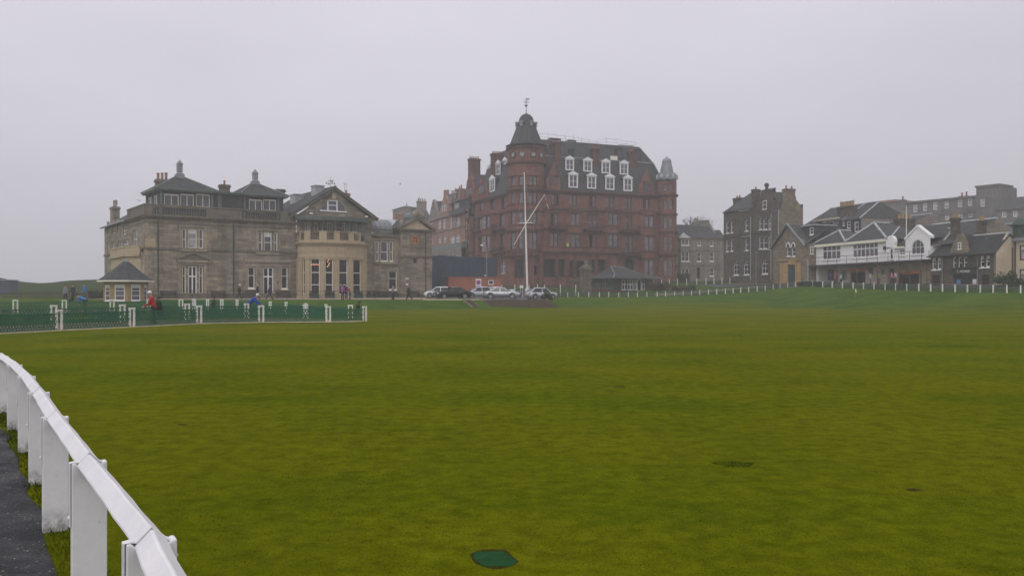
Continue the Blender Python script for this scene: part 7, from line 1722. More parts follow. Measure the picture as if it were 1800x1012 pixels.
low = [(978,523),(997.8,522.2),(1016.6,522.2),(1035,522.2),(1053.5,522.2),(1070,522),(1087.7,522),(1104.5,522),(1120.4,522),(1137,521.8),(1155,521.4),(1170,521),(1186,520.2),(1201,519.6),(1215.6,519.2),(1230,518.6),(1245.6,518),(1260,517.4),(1275,516.6),(1288.7,515.8),(1302,514.8),(1316,513.6),(1331,512),(1345,510.6),(1359,508.6),(1371,507),(1384.5,505.6),(1398,504.4)]
post_fence('post_fence', [ground_at(*p) for p in low], 'row of short white posts with dark netting below the pavilion', h=.74)
rt_ = [(1408,503),(1428.6,503.6),(1446,504.8),(1463,505.6),(1481,506.4),(1499.7,507.4),(1518,508.2),(1536.6,509),(1556,509.6),(1574.5,510.2),(1594,510.9),(1615,511.6),(1636,512.3),(1656.8,512.8),(1679,513.4),(1700.7,513.9),(1723.4,514.3),(1746,514.6),(1770,514.9),(1794,515.1),(1820,515.3)]
post_fence('post_fence', [ground_at(*p) for p in rt_], 'row of white posts and dark netting along the street in front of the shops', h=.8, pw=.13)
up_ = [on(px, 156) for px in (1147.5,1163,1176.5,1190.8,1207,1224.7,1241,1255,1269,1283)]+[on(px, Y) for px, Y in ((1298.6,155.6),(1312.8,154.6),(1328,153),(1343.6,151),(1359.8,149))]
post_fence('post_fence', up_, 'upper row of white posts and dark netting in front of the grey house', h=1.15)
gf = [on(px, Y) for px, Y in ((882,136),(905,136),(930,136),(945,136.5),(957,136),(985,137),(1012,138))]
post_fence('post_fence', gf, 'tall green netting fence with white posts behind the parked cars', h=1.75, nh=1.6)
p957 = ground_at(957, 527); m = MB(); m.box(p957-Vector((0,0,.2)), .12, .1, 1.0, .1); c = p957+Vector((0,0,.8)); m.lathe(c, [(.065,0),(.06,.03),(0,.06)], 4)
tag(m.build('bollard', 'post_paint', None, origin=p957), 'single white post at the top right corner of the earth steps', 'post')
# iron railing along the terrace, and on the left below the dune
def iron_rail(name, pts, label, h=1.0, pitch=1.6):
    root = thing(name, pts[0].to_tuple(), label, 'railing')
    for a, b in zip(pts, pts[1:]):
        L = (b-a).length; n = max(1, round(L/pitch))
        for k in range(n):
            m = MB(); p = a+(b-a)*k/n; p.z = gz(p.x, p.y); m.tube([p, p+Vector((0,0,h))], .022, 5); m.lathe(p+Vector((0,0,h)), [(.03,0),(.035,.03),(0,.07)], 5); m.build('post', 'black_iron', root)
        for z in (.95*h, .5*h):
            m = MB(); m.tube([Vector((q.x,q.y,gz(q.x,q.y)+z)) for q in [a+(b-a)*k/n for k in range(n+1)]], .014, 4); m.build('rail', 'black_iron', root)
iron_rail('iron_railing', [on(px, Y) for px, Y in ((255,98.0),(420,98.6),(560,99.2),(660,99.9),(742,101.6),(800,102.0))], 'thin black iron railing along the clubhouse terrace', 1.0)
dr = [on(px, 103) for px in (-20,40,100,140,182)]
root = thing('palisade', dr[2].to_tuple(), 'low dark paling fence below the dune on the left', 'fence')
for a, b in zip(dr, dr[1:]):
    m = MB(); n = int((b-a).length/.24)
    for k in range(n): p = a+(b-a)*k/n; p.z = gz(p.x,p.y); m.box(p, .05, .03, .85*random.uniform(.9,1.1), 0)
    for z in (.25,.65): m.tube([a+Vector((0,0,z)), b+Vector((0,0,z))], .025, 4)
    m.build('paling_panel', 'dark_wood', root)

# ------------------------------------------------------------------ earth steps cut in the bank
def steps(name, tl, tr, bl, br, n, label):
    pt, qt, pb, qb = on(*tl), on(*tr), on(*bl), on(*br); z1, z0 = max(pt.z, qt.z)+.03, min(pb.z, qb.z)
    root = thing(name, ((pt+qb)/2).to_tuple(), label, 'steps')
    for k in range(n):
        t0, t1 = k/n, (k+1)/n; a, b, c, d = pb+(pt-pb)*t0, qb+(qt-qb)*t0, qb+(qt-qb)*t1, pb+(pt-pb)*t1; z = max(z0+(z1-z0)*t1, max(gz(*(p_+(q_-p_)*w_).to_2d()) for w_ in (0,.2,.4,.6,.8,1) for p_, q_ in ((a,b),(d,c)))+.05)
        f = lambda p, zz: Vector((p.x, p.y, zz)); m = MB(); m.hexa([f(a,z-.6), f(b,z-.6), f(c,z-.6), f(d,z-.6), f(a,z), f(b,z), f(c,z), f(d,z)]); m.build('step', 'step_wood', root)
    for a, b in ((pb, pt), (qb, qt)):
        m = MB(); d = (b-a).normalized(); s_ = Vector((1,0,0))*.14
        p, q = Vector((a.x,a.y,z0+.05)), Vector((b.x,b.y,z1+.08)); m.hexa([p-s_-Vector((0,0,.5)), p+s_-Vector((0,0,.5)), q+s_-Vector((0,0,.5)), q-s_-Vector((0,0,.5)), p-s_, p+s_, q+s_, q-s_]); m.build('side_kerb', 'weathered_stone', root)
steps('earth_steps', (845,101.5), (960,103.0), (862,95.3), (980,95.8), 8, 'broad flight of brown timber-edged steps in the grass bank below the cars')
steps('garden_steps', (814,101.2), (825,101.3), (832,94.6), (842,94.6), 8, 'narrow brown flight of steps in the bank left of the broad steps')

# ------------------------------------------------------------------ hoarding and site cabin
a, b = on(756.5, 137), on(874, 150); zt = zpx(451, 143)
hb = thing('site_hoarding', ((a+b)/2).to_tuple(), 'tall dark blue site hoarding between clubhouse and red residence', 'hoarding')
n = 9
for k in range(n):
    p, q = a+(b-a)*k/n, a+(b-a)*(k+1)/n; m = MB(); d = (q-p).normalized(); nn = Vector((d.y,-d.x,0)); h = zt+random.uniform(-.06,.06)
    off = nn*(.02*(k % 2)); g0 = min(gz(p.x,p.y), gz(q.x,q.y))-.1
    P2 = lambda v, z: Vector((v.x,v.y,z)); m.hexa([P2(p+off,g0), P2(q-d*.02+off,g0), P2(q-d*.02-nn*.06+off,g0), P2(p-nn*.06+off,g0), P2(p+off,h), P2(q-d*.02+off,h), P2(q-d*.02-nn*.06+off,h), P2(p-nn*.06+off,h)]); m.build('hoarding_panel', 'blue_hoarding', hb)
    if k % 2: m = MB(); m.box(P2(p+nn*.05, g0), .12, .06, h-g0+.1, math.atan2(d.y,d.x)); m.build('hoarding_post', 'blue_hoarding', hb)
for px, y0, y1, wd in ((772.5,462,472,.25),(851,483,485,.6)):
    Yq = 138+(px-757)*.1; p = at(px, y1, Yq-.15); m = MB(); m.box(p, wd, .03, zpx(y0,Yq)-zpx(y1,Yq), .4); m.build('notice', 'white_paint', hb)
a, b = on(788, 136), on(881, 138.5); d = (b-a); d.z = 0; L = d.length; f = Fr([a, b]); zc = zpx(487.5, 137); g0 = 1.2
cb = Bld('site_cabin', (f.P(L/2,-1.3,g0)).to_tuple(), 'orange red site cabin with white notice board and small window', 'cabin')
w_ = cb.wall(f, 0, L, g0, zc, 'orange_hoarding', depth=.06); w_.winpx(858.5, 492.5, 867.5, 500.5, bars=(), frame='white_paint', fw=.1, pane='glass_dark')
m = cb.m('wall', 'orange_hoarding'); m.poly([f.P(0,0,g0), f.P(0,-2.6,g0), f.P(0,-2.6,zc), f.P(0,0,zc)]); m.poly([f.P(L,0,g0), f.P(L,-2.6,g0), f.P(L,-2.6,zc), f.P(L,0,zc)]); m.poly([f.P(0,-2.6,g0), f.P(L,-2.6,g0), f.P(L,-2.6,zc), f.P(0,-2.6,zc)])
bx(cb.m('roof','orange_hoarding'), f, -.08, L+.08, -2.7, .1, zc, zc+.1)
m = MB(); u0, u1 = f.u(836), f.u(845.8); bx(m, f, u0, u1, .0, .06, f.z(510.5,u0), f.z(490,u0)); nb = m.build('notice_board', 'white_paint', cb.o); m = MB(); bx(m, f, u0+.12, u1-.12, .06, .07, f.z(500,u0), f.z(492.5,u0)); m.build('notice_print', 'jacket_purple', nb)
m = MB(); bx(m, f, u0+.15, u1-.15, .06, .07, f.z(509,u0), f.z(502,u0)); m.build('notice_print', 'jacket_grey', nb)
cb.done()
for px, y0, y1, Y, wd, yb, lab in ((899.5,508.5,516,131,.75,520,'plain white notice board on short legs behind the grey saloon'),(916.8,501.5,506,131,.55,519,'small white sign on a thin post beside the flagpole')):
    p = on(px, Y); root = thing('notice_board', p.to_tuple(), lab, 'sign'); m = MB(); zz = zpx(y1,Y); m.box(Vector((p.x,p.y,zz)), wd, .05, zpx(y0,Y)-zz, .1); m.build('panel', 'white_paint', root)
    for s_ in (-.3,.3): m = MB(); m.tube([Vector((p.x+s_*wd,p.y,p.z)), Vector((p.x+s_*wd,p.y,zz))], .025, 5); m.build('leg', 'white_paint', root)

# ------------------------------------------------------------------ cars
def smooth01(t): t = max(0, min(1, t)); return t*t*(3-2*t)
def make_car(name, label, paint, kind='saloon', group='cars parked beside the terrace'):
    root = thing(name, (0,0,0), label, 'car', group)
    L, W = (4.65, .89) if kind == 'saloon' else (4.0, .86); wb0, wb1 = (-1.36, 1.40) if kind == 'saloon' else (-1.2, 1.27); wr = .32
    hood = .92; belt = .95; deck = 1.0 if kind == 'saloon' else .98
    xs = sorted(set(list(np.linspace(-L/2, L/2, 41))+[wb0+s for s in np.linspace(-.40,.40,9)]+[wb1+s for s in np.linspace(-.40,.40,9)]))
    def top(x):
        if x > 1.0: return .70+(hood-.70)*smooth01((L/2-x)/.55)**.6 if x > L/2-.55 else hood+.03*(1-(x-1.0)/1.2)
        if x < -1.5: return .80+(deck-.80)*smooth01((x+L/2)/.3)**.6 if x < -L/2+.3 else deck
        return belt
    def bot(x):
        z = .2 + .12*smooth01((abs(x)-L/2+.25)/.25)
        for w_ in (wb0, wb1):
            if abs(x-w_) < .385: z = max(z, math.sqrt(.385**2-(x-w_)**2)+wr-.02)
        return z
    def hw(x): return W*(1-.16*max(0,(abs(x)-L/2+.7)/.7)**2)
    m = MB(); rings = []
    for x in xs:
        b, t, w_ = bot(x), top(x), hw(x); t = max(t, b+.05); mid = max(b+.02, min(.58, t-.08))
        rings.append([(x,-w_*.80,b),(x,-w_*.98,b+.02),(x,-w_,mid),(x,-w_*.95,t-.06),(x,-w_*.86,t),(x,0,t+.025),(x,w_*.86,t),(x,w_*.95,t-.06),(x,w_,mid),(x,w_*.98,b+.02),(x,w_*.80,b)])
    for r in rings: m.v += [Vector(p) for p in r]
    k = 11
    for i in range(len(rings)-1):
        for j in range(k-1): q = i*k+j; m.f.append((q, q+1, q+k+1, q+k))
        q = i*k; m.f.append((q+k-1, q, q+k, q+2*k-1))
    m.f.append(tuple(range(k))[::-1]); e = (len(rings)-1)*k; m.f.append(tuple(e+j for j in range(k)))
    m.build('body', paint, root, recalc=True, smooth=True)
    # cabin: glass tub with painted roof and pillars
    if kind == 'saloon': pr = [(1.02,.95),(.30,1.40),(-.75,1.42),(-1.62,1.0)]
    else: pr = [(1.05,.95),(.42,1.44),(-1.15,1.47),(-1.78,.98)]
    wb_, wt_ = .80, .62
    g = MB(); c = [(pr[0][0],-wb_,.93),(pr[3][0],-wb_+.04,.95),(pr[3][0],wb_-.04,.95),(pr[0][0],wb_,.93),(pr[1][0],-wt_,pr[1][1]),(pr[2][0],-wt_,pr[2][1]),(pr[2][0],wt_,pr[2][1]),(pr[1][0],wt_,pr[1][1])]
    g.hexa(c); g.build('window_glass', 'car_glass', root, recalc=True)
    r = MB(); x1, x2 = pr[1][0]+.06, pr[2][0]-.08; N = 8; rows = []
    for i in range(N+1):
        t = i/N; x = x1+(x2-x1)*t; z = pr[1][1]+(pr[2][1]-pr[1][1])*t+.045*math.sin(math.pi*t); rows.append([(x,-wt_-.035,z-.05),(x,-wt_*.8,z+.035),(x,0,z+.06),(x,wt_*.8,z+.035),(x,wt_+.035,z-.05)])
    for q in rows: r.v += [Vector(p) for p in q]
    for i in range(N):
        for j in range(4): a_ = i*5+j; r.f.append((a_, a_+5, a_+6, a_+1))
    r.build('roof', paint, root, smooth=True)
    for s_ in (-1, 1):
        pm = MB()
        def bar(p, q, wd): 
            p, q = Vector(p), Vector(q); x = Vector((wd,0,0)); y = Vector((0,.03*s_,0)); pm.hexa([p-x-y, p+x-y, p+x+y, p-x+y, q-x-y, q+x-y, q+x+y, q-x+y])
        bar((pr[0][0],s_*wb_,.93),(pr[1][0],s_*wt_,pr[1][1]-.01),.05); bar((pr[3][0]+.02,s_*(wb_-.03),.96),(pr[2][0],s_*wt_,pr[2][1]-.02),.10); bar((-.18,s_*(wb_-.0),.94),(-.20,s_*wt_,1.42),.045); pm.build('pillar', paint, root)
        mi = MB(); mi.box((.78,s_*.93,.95), .14, .2, .13); mi.build('wing_mirror', paint, root, bevel=.03, recalc=True)
        hl = MB(); hl.box((L/2-.20,s_*hw(L/2-.2)*.78,.60), .26, .32, .15, -s_*.35); hl.build('headlight', 'head_lamp', root, bevel=.03, recalc=True)
        tl = MB(); tl.box((-L/2+.10,s_*hw(-L/2+.1)*.83,.70), .18, .24, .2, s_*.3); tl.build('tail_light', 'tail_lamp', root, bevel=.02, recalc=True)
        for dx in ((.32,-.62) if kind == 'saloon' else (.25,)): dh = MB(); dh.box((dx,s_*W*.985,.80), .2, .03, .035); dh.build('door_handle', paint, root)
    for x, nm in ((L/2+.0,'front'),(-L/2-.0,'rear')):
        np_ = MB(); np_.box((x,0,.45 if nm == 'front' else .62), .03, .5, .11); np_.build('number_plate', 'white_paint', root)
    gr = MB(); gr.box((L/2-.02,0,.56), .06, .8, .14); gr.build('grille', 'black_iron', root); bmp = MB(); bmp.box((L/2-.08,0,.25), .2, 1.45, .14); bmp.build('bumper_intake', 'black_iron', root)
    for x in (wb0, wb1):
        for s_ in (-1, 1):
            t = MB(); c0 = Vector((x, s_*(W-.10), wr)); prof = [(wr-.10,-.09),(wr-.02,-.10),(wr,-.07),(wr,.07),(wr-.02,.10),(wr-.10,.09)]; n = 20; base = 0
            for j in range(n):
                a = 2*math.pi*j/n
                for rr, yy in prof: t.v.append(c0+Vector((rr*math.cos(a), yy, rr*math.sin(a))))
            for j in range(n):
                for q in range(5): a_ = j*6+q; b_ = ((j+1) % n)*6+q; t.f.append((a_, a_+1, b_+1, b_))
            wh = t.build('wheel', 'tyre', root, recalc=True)
            rm = MB(); yo = s_*.075
            for j in range(5):
                a0 = 2*math.pi*j/5; rm.hexa([c0+Vector((r_*math.cos(a0+da), yo+o_, r_*math.sin(a0+da))) for o_ in (0,s_*.015) for r_, da in ((.03,-1.0),(.235,-.22),(.235,.22),(.03,1.0))])
            for j in range(20):
                a0, a1 = 2*math.pi*j/20, 2*math.pi*(j+1)/20; rm.hexa([c0+Vector((r_*math.cos(q), yo+o_, r_*math.sin(q))) for o_ in (0,s_*.02) for r_, q in ((.19,a0),(.235,a0),(.235,a1),(.19,a1))])
            rm.build('rim', 'rim', wh)
    return root
for nm, lab, paint, kind, px, Y, rz in (('parked_car','white hatchback half hidden behind the black saloon','car_white','hatch',771,121,R(190)),
        ('parked_car','black saloon, the darkest car of the row beside the clubhouse','car_black','saloon',795,110.5,R(205)),
        ('parked_car','bright silver hatchback between the black saloon and the grey saloon','car_silver','hatch',842,118,R(200)),
        ('parked_car','grey saloon parked above the broad earth steps','car_grey','saloon',883,112.5,R(-8)),
        ('parked_car','silver hatchback beside the green bush and flagpole','car_silver','hatch',951,113,R(24)),
        ('parked_car','white hatchback behind the grey saloon, mostly hidden','car_white','hatch',868,126,R(185))):
    c = make_car(nm, lab, paint, kind); p = on(px, Y); c.location = (p.x, p.y, p.z+.03); c.rotation_euler.z = rz

# ------------------------------------------------------------------ flagpole with yard and gaff, street lamp
Yp = 128; b0 = on(927.3, Yp); tp = at(921.5, 305, Yp); fp = thing('ship_mast_flagpole', b0.to_tuple(), 'tall white flagpole with crosstree and slanting gaff carrying a red and white ensign', 'flagpole')
def along(py): t = (py-519)/(305-519); return b0+(tp-b0)*t
m = MB(); m.tube([b0, along(440), along(385), along(384), tp], [.15,.13,.11,.085,.055], 10); m.build('mast', 'white_paint', fp)
m = MB(); m.tube([along(397)+Vector((0,-.2,0)), along(380)+Vector((0,-.2,0))], .10, 8); m.lathe(tp, [(.07,0),(.10,.08),(.06,.16),(0,.18)], 8); m.build('mast_cap', 'white_paint', fp)
m = MB(); m.tube([at(909.5,392.6,Yp-.3), at(923.8,391.9,Yp-.3), at(938,391.3,Yp-.3)], [.03,.05,.03], 8); m.build('crosstree', 'white_paint', fp)
m = MB(); m.tube([at(904,429.5,Yp-.35), at(924.5,393.5,Yp-.35), at(957.5,341.5,Yp-.35)], [.04,.07,.035], 8); m.build('gaff', 'cream_paint', fp)
m = MB(); m.box(b0+Vector((0,0,.75)), .62, .5, .62, .1); m.box(b0, .5, .4, .75, .1); m.build('mast_base', 'white_paint', fp)
m = MB(); 
for s_ in (at(909.5,392.6,Yp-.3), at(938,391.3,Yp-.3)): m.tube([s_, along(312)], .012, 3); m.tube([s_, b0+Vector(((s_.x-b0.x)*.9,0,.6))], .012, 3)
m.tube([at(957,342,Yp-.35), at(927,505,Yp-.4)], .01, 3); m.build('rigging', 'steel', fp)
fl = thing('ensign_flag', at(957,342,Yp-.35).to_tuple(), 'limp red and white ensign hanging from the slanting gaff', 'flag')
nu, nv = 16, 22; Zf = {}
for nm, mat, rngu in (('flag_cloth','flag_white',(0,16)),):
    pass
def flagpt(i, j):
    u, v = i/nu, j/nv; px = 955.5+(1-v)*.5+u*3.2*(1-.2*v)+v*7.2; py = 341+v*24+u*3; return at(px, py, Yp-.35+.16*math.sin(u*9+v*3)+.05*math.sin(v*11))
regs = {'flag_red': [], 'flag_white': [], 'flag_blue': []}
for i in range(nu):
    for j in range(nv):
        v, u = j/nv, i/nu
        k = 'flag_blue' if (u < .4 and .05 < v < .3 and i % 3) else 'flag_red' if (abs(u-.55) < .16 and v < .62) or abs(v-.48) < .08 else 'flag_white'
        regs[k].append([flagpt(i,j), flagpt(i+1,j), flagpt(i+1,j+1), flagpt(i,j+1)])
for k, qs in regs.items():
    m = MB()
    for q in qs: m.poly(q)
    m.build('flag_cloth' if k == 'flag_white' else 'red_cross' if k == 'flag_red' else 'canton', k, fl)
p = on(855.5, 139); lp_ = thing('street_lamp', p.to_tuple(), 'pale street lamp with curved arm in front of the blue hoarding', 'street lamp')
m = MB(); zt = zpx(437,139); m.tube([p, Vector((p.x,p.y,p.z+1.2)), Vector((p.x,p.y,p.z+1.25)), Vector((p.x,p.y,zt))], [.11,.1,.07,.05], 8); m.build('pole', 'steel', lp_)
m = MB(); m.tube([Vector((p.x,p.y,zt)), at(854.3,433.5,139), at(852,431.5,139), at(848,430.6,139)], .04, 6); m.build('arm', 'steel', lp_)
m = MB(); m.hexa([at(844.3,431.6,139.15), at(849,431.8,139.15), at(849,431.8,138.75), at(844.3,431.6,138.75), at(844.6,429.6,139.1), at(849,430,139.1), at(849,430,138.8), at(844.6,429.6,138.8)]); m.build('lamp_head', 'white_paint', lp_, bevel=.03, recalc=True)
for px, Y, y1, lab in ((1329,146,444,'thin grey lamp post against the tall dark rubble house'),):
    p = on(px, Y); root = thing('street_lamp', p.to_tuple(), lab, 'street lamp'); m = MB(); m.tube([p, Vector((p.x,p.y,zpx(y1,Y)))], [.06,.04], 6); m.build('pole', 'steel', root); m = MB(); m.box(Vector((p.x,p.y-.3,zpx(y1,Y)-.05)), .2, .7, .12); m.build('lamp_head', 'steel', root)
# golf pin
p = on(1503.2, 101); root = thing('golf_pin', p.to_tuple(), 'thin golf hole flagstick with small white flag on the green', 'golf flag'); m = MB(); zt = zpx(507, 101); m.tube([p, Vector((p.x,p.y,zt))], .014, 6); m.build('stick', 'yellow_pot', root)
m = MB(); m.prism([Vector((p.x+.01,p.y,zt)), Vector((p.x+.16,p.y+.05,zt-.12)), Vector((p.x+.2,p.y+.08,zt-.42)), Vector((p.x+.06,p.y+.02,zt-.5)), Vector((p.x+.01,p.y,zt-.4))], (0,.01,0)); m.build('flag', 'cream_paint', root)

# ------------------------------------------------------------------ pavilion shelter and stone pillar
c0 = on(1078.5, 146); pr_ = Vector((.80,.60,0)); pl_ = Vector((-.60,.80,0)); bz = c0.z-.25
Pv = Bld('pavilion', (c0+pr_*4.5+pl_*3).to_tuple(), 'low slate-roofed pavilion shelter with white windows below the red residence', 'pavilion')
fr_ = Fr([c0, c0+pr_*9.2]); fl_ = Fr([c0+pl_*6.4, c0]); ze = zpx(489, 146.5)
w_ = Pv.wall(fr_, 0, 9.2, bz, ze, 'brown_paint', depth=.08)
w_.winpx(1093, 491.5, 1113, 510, cols=4, bars=(.56,), frame='white_paint', fw=.11, bw=.13, pane='glass_mauve')
w_.winpx(1114.2, 491.5, 1118.6, 510, bars=(.56,), frame='white_paint', fw=.1, bw=.1, pane='glass_mauve'); w_.winpx(1119.2, 490.6, 1128, 513, bars=(.85,), frame='white_paint', fw=.2, pane='glass_dark', name='door'); w_.winpx(1128.6, 491.5, 1133.5, 510, bars=(.56,), frame='white_paint', fw=.1, bw=.1, pane='glass_mauve')
w_.winpx(1080, 491.5, 1091, 509.5, cols=4, bars=(), frame='green_iron', fw=.08, pane='glass_grey')
w2 = Pv.wall(fl_, 0, 6.4, bz, ze, 'brown_paint', depth=.08)
for a, b in ((.3,2.1),(2.4,4.1),(4.4,6.1)): w2.win(a, b, bz+.95, ze-.35, cols=4, bars=(), frame='lead_green', fw=.09, bw=.06, pane='glass_grey')
bk = Pv.m('wall','brown_paint'); q1, q2 = c0+pr_*9.2, c0+pl_*6.4; q3 = q1+pl_*6.4
for a, b in ((q1,q3),(q3,q2)): bk.poly([Vector((a.x,a.y,bz)), Vector((b.x,b.y,bz)), Vector((b.x,b.y,ze)), Vector((a.x,a.y,ze))])
ov = 1.0; zr = zpx(468.5, 150); A_ = lambda s, t, z: Vector((*(c0+pr_*s+pl_*t).to_2d(), z)); r = Pv.m('roof', 'slate')
e4 = [A_(-ov,-ov,ze+.02), A_(9.2+ov+.6,-ov,ze-.02), A_(9.2+ov+.6,6.4+ov,ze), A_(-ov,6.4+ov,ze)]; r1_, r2_ = A_(2.4,3.2,zr), A_(5.0,3.2,zr)
k4 = [A_(1.2,1.0,ze+.75), A_(7.4,1.0,ze+.75), A_(7.4,5.4,ze+.75), A_(1.2,5.4,ze+.75)]
for i in range(4): r.poly([e4[i], e4[(i+1)%4], k4[(i+1)%4], k4[i]])
r.poly([k4[0],k4[1],r2_,r1_]); r.poly([k4[1],k4[2],r2_]); r.poly([k4[2],k4[3],r1_,r2_]); r.poly([k4[3],k4[0],r1_])
hp_ = Pv.m('roof_hip', 'lead'); 
for a, b, c in ((e4[0],k4[0],r1_),(e4[1],k4[1],r2_)): hp_.tube([a,b,c], .07, 5)
hp_.tube([r1_, r2_], .08, 5); so = Pv.m('soffit', 'dark_wood'); so.poly([v-Vector((0,0,.06)) for v in e4][::-1])
fa_ = Pv.m('fascia', 'dark_wood')
for i in (0,3): a, b = e4[i], e4[(i+1)%4]; fa_.tube([a-Vector((0,0,.05)), b-Vector((0,0,.05))], .07, 4)
for s, t in ((-.75,-.75),(2.3,-.75),(9.9,-.75),(-.75,2.2),(-.75,5.0),(-.75,7.1)): m = MB(); m.tube([A_(s,t,bz), A_(s,t,ze)], .09, 6); m.build('column', 'dark_wood', Pv.o)
# lean-to on the far left
l0, l1 = at(1000, 494, 151), at(1022, 487, 152.5); m = MB(); z0, z1 = zpx(494.5,151), zpx(486.5,153)
m.hexa([Vector((l0.x,150,z0-.1)), Vector((l1.x+1.6,151.5,z0-.1)), Vector((l1.x+1.6,154,z1-.1)), Vector((l0.x,153,z0+.1)), Vector((l0.x,150,z0)), Vector((l1.x+1.6,151.5,z0)), Vector((l1.x+1.6,154,z1)), Vector((l0.x,153,z0+.2))]); m.build('porch_roof', 'slate', Pv.o)
for px in (1002, 1017): p = on(px, 150.6); m = MB(); m.tube([p, Vector((p.x,p.y,z0))], .08, 6); m.build('column', 'dark_wood', Pv.o)
Pv.done()
p = on(1029.5, 141); root = thing('stone_pillar', p.to_tuple(), 'stout rubble stone pillar with stepped cap and finial beside the pavilion', 'pillar')
zc = zpx(474.5, 141); m = MB(); m.box(p-Vector((0,0,.3)), 1.4, 1.4, zc-p.z+.3, .35); m.build('shaft', 'rough_pillar', root, bevel=.05)
m = MB(); m.box(p-Vector((0,0,.3)), 1.65, 1.65, .75, .35); m.build('base', 'rough_pillar', root)
m = MB(); q = Vector((p.x,p.y,zc)); m.box(q, 1.75, 1.75, .22, .35); m.box(q+Vector((0,0,.22)), 1.45, 1.45, .2, .35); m.lathe(q+Vector((0,0,.42)), [(.8,0),(.5,.35),(.3,.45),(.3,.6)], 4); m.build('cap', 'weathered_stone', root)
m = MB(); m.lathe(q+Vector((0,0,1.0)), [(.22,0),(.3,.15),(.22,.32),(.1,.4),(.06,.62),(0,.66)], 8); m.build('finial', 'lead_green', root)

# ------------------------------------------------------------------ hedges, bushes, bare tree
def leaf_body(name, pts_fn, n, size, mat, origin, label, cat, kind=None, stems=None, group=None):
    o = np.array(origin); P = pts_fn(n); n = len(P); V = np.empty((n,4,3)); a = rng.normal(size=(n,3)); a /= np.linalg.norm(a,axis=1)[:,None]; b = rng.normal(size=(n,3)); b -= a*(a*b).sum(1)[:,None]; b /= np.linalg.norm(b,axis=1)[:,None]; s = size*(.6+.8*rng.random(n))[:,None]
    V[:,0] = P-a*s; V[:,1] = P+b*s*.6; V[:,2] = P+a*s; V[:,3] = P-b*s*.6
    root = thing(name, tuple(origin), label, cat, group)
    me = bpy.data.meshes.new('foliage'); me.from_pydata((V.reshape(-1,3)-o).tolist(), [], np.arange(n*4).reshape(n,4).tolist()); me.materials.append(MATS[mat]); f = bpy.data.objects.new('foliage', me); COL.objects.link(f); f.parent = root
    if stems:
        m = MB()
        for q in stems: m.tube([Vector(x) for x in q], [.05,.02] if len(q) == 2 else .03, 4)
        m.build('stem', 'bark', root)
    return root
def blob(c, r, shell=.45, lumps=9):
    c = np.array(c); r = np.array(r); L = rng.normal(size=(lumps,3)); L /= np.linalg.norm(L,axis=1)[:,None]; amp = .15+.25*rng.random(lumps)
    def fn(n):
        d = rng.normal(size=(n,3)); d /= np.linalg.norm(d,axis=1)[:,None]; d[:,2] = np.abs(d[:,2])*np.where(rng.random(n)<.8,1,-.3)
        k = 1+(np.maximum(0,(d@L.T)-.6)*amp*2.5).sum(1)-.12; t = (shell+(1-shell)*rng.random(n))*k; return c+d*t[:,None]*r
    return fn
def hedge_fn(a, b, h, w_):
    a, b = np.array(a), np.array(b)
    def fn(n):
        t = rng.random(n); P = a+(b-a)*t[:,None]; hn = h*(.85+.15*np.sin(t*17)+.1*np.sin(t*41)); z = rng.random(n)**.7*hn; d = b-a; nn = np.array([d[1],-d[0],0]); nn = nn/np.linalg.norm(nn)
        P = P+nn*((rng.random(n)-.5)*w_)[:,None]; P[:,2] = terr(P[:,0],P[:,1])+z; return P
    return fn
p = on(961.5, 109.5); leaf_body('bush', blob((p.x,p.y,p.z+.25),(.62,.55,.72)), 1600, .07, 'hedge_leaf', p, 'dark green rounded bush at the corner of the car park', 'bush', stems=[((p.x,p.y,p.z),(p.x+.1,p.y,p.z+.5)),((p.x,p.y,p.z),(p.x-.2,p.y,p.z+.4))])
for lab, a, b, h, w_, n, mat in (('brownish clipped hedge right of the pavilion, with greener crown', (1144,149),(1176,149.5),1.35,1.6,2600,'hedge_brown'),('low brown hedge beside the upper lawn', (1181,147.5),(1222,147),.8,1.2,2200,'hedge_brown'),
        ('dark clipped hedge in front of the grey house bay', (1192,170),(1211,170.5),1.9,1.6,2400,'hedge_leaf'),('dark hedge on the dune side of the starter hut', (156,112),(186,113),.95,1.2,2400,'dune_leaf')):
    q0, q1 = on(*a), on(*b); leaf_body('hedge', hedge_fn(q0, q1, h, w_), n, .11, mat, (q0+q1)/2, lab, 'hedge', stems=[((q0+(q1-q0)*t), (q0+(q1-q0)*t)+Vector((0,0,h*.7))) for t in (.1,.3,.5,.7,.9)])
for k, (px, Y, w_, h, lab) in enumerate(((1764,98,1.0,1.2,'straggly green shrub at the foot of the harled gable'),(1776,96.5,.8,1.5,'taller shrub between harled gable and cream villa'),(1789,95.5,1.1,.9,'low flowering shrub under the cream villa window'),(1408,131,.6,.6,'small dark shrub beside the blue-green door'))):
    p = on(px, Y); leaf_body('shrub', blob((p.x,p.y,p.z+h*.35),(w_,w_*.8,h*.65),.3), 1100, .09, 'hedge_leaf', p, lab, 'shrub', stems=[((p.x,p.y,p.z),(p.x+random.uniform(-.3,.3),p.y,p.z+h*.7)) for _ in range(4)])
p = on(1225, 200); bt = thing('bare_tree', p.to_tuple(), 'leafless tree top showing above the grey house roof', 'tree'); m = MB(); zt = zpx(381, 200)
m.tube([p, p+Vector((.2,0,(zt-p.z)*.55))], [.3,.2], 7); m.build('trunk', 'bark', bt); m = MB(); top0 = p+Vector((.2,0,(zt-p.z)*.55))
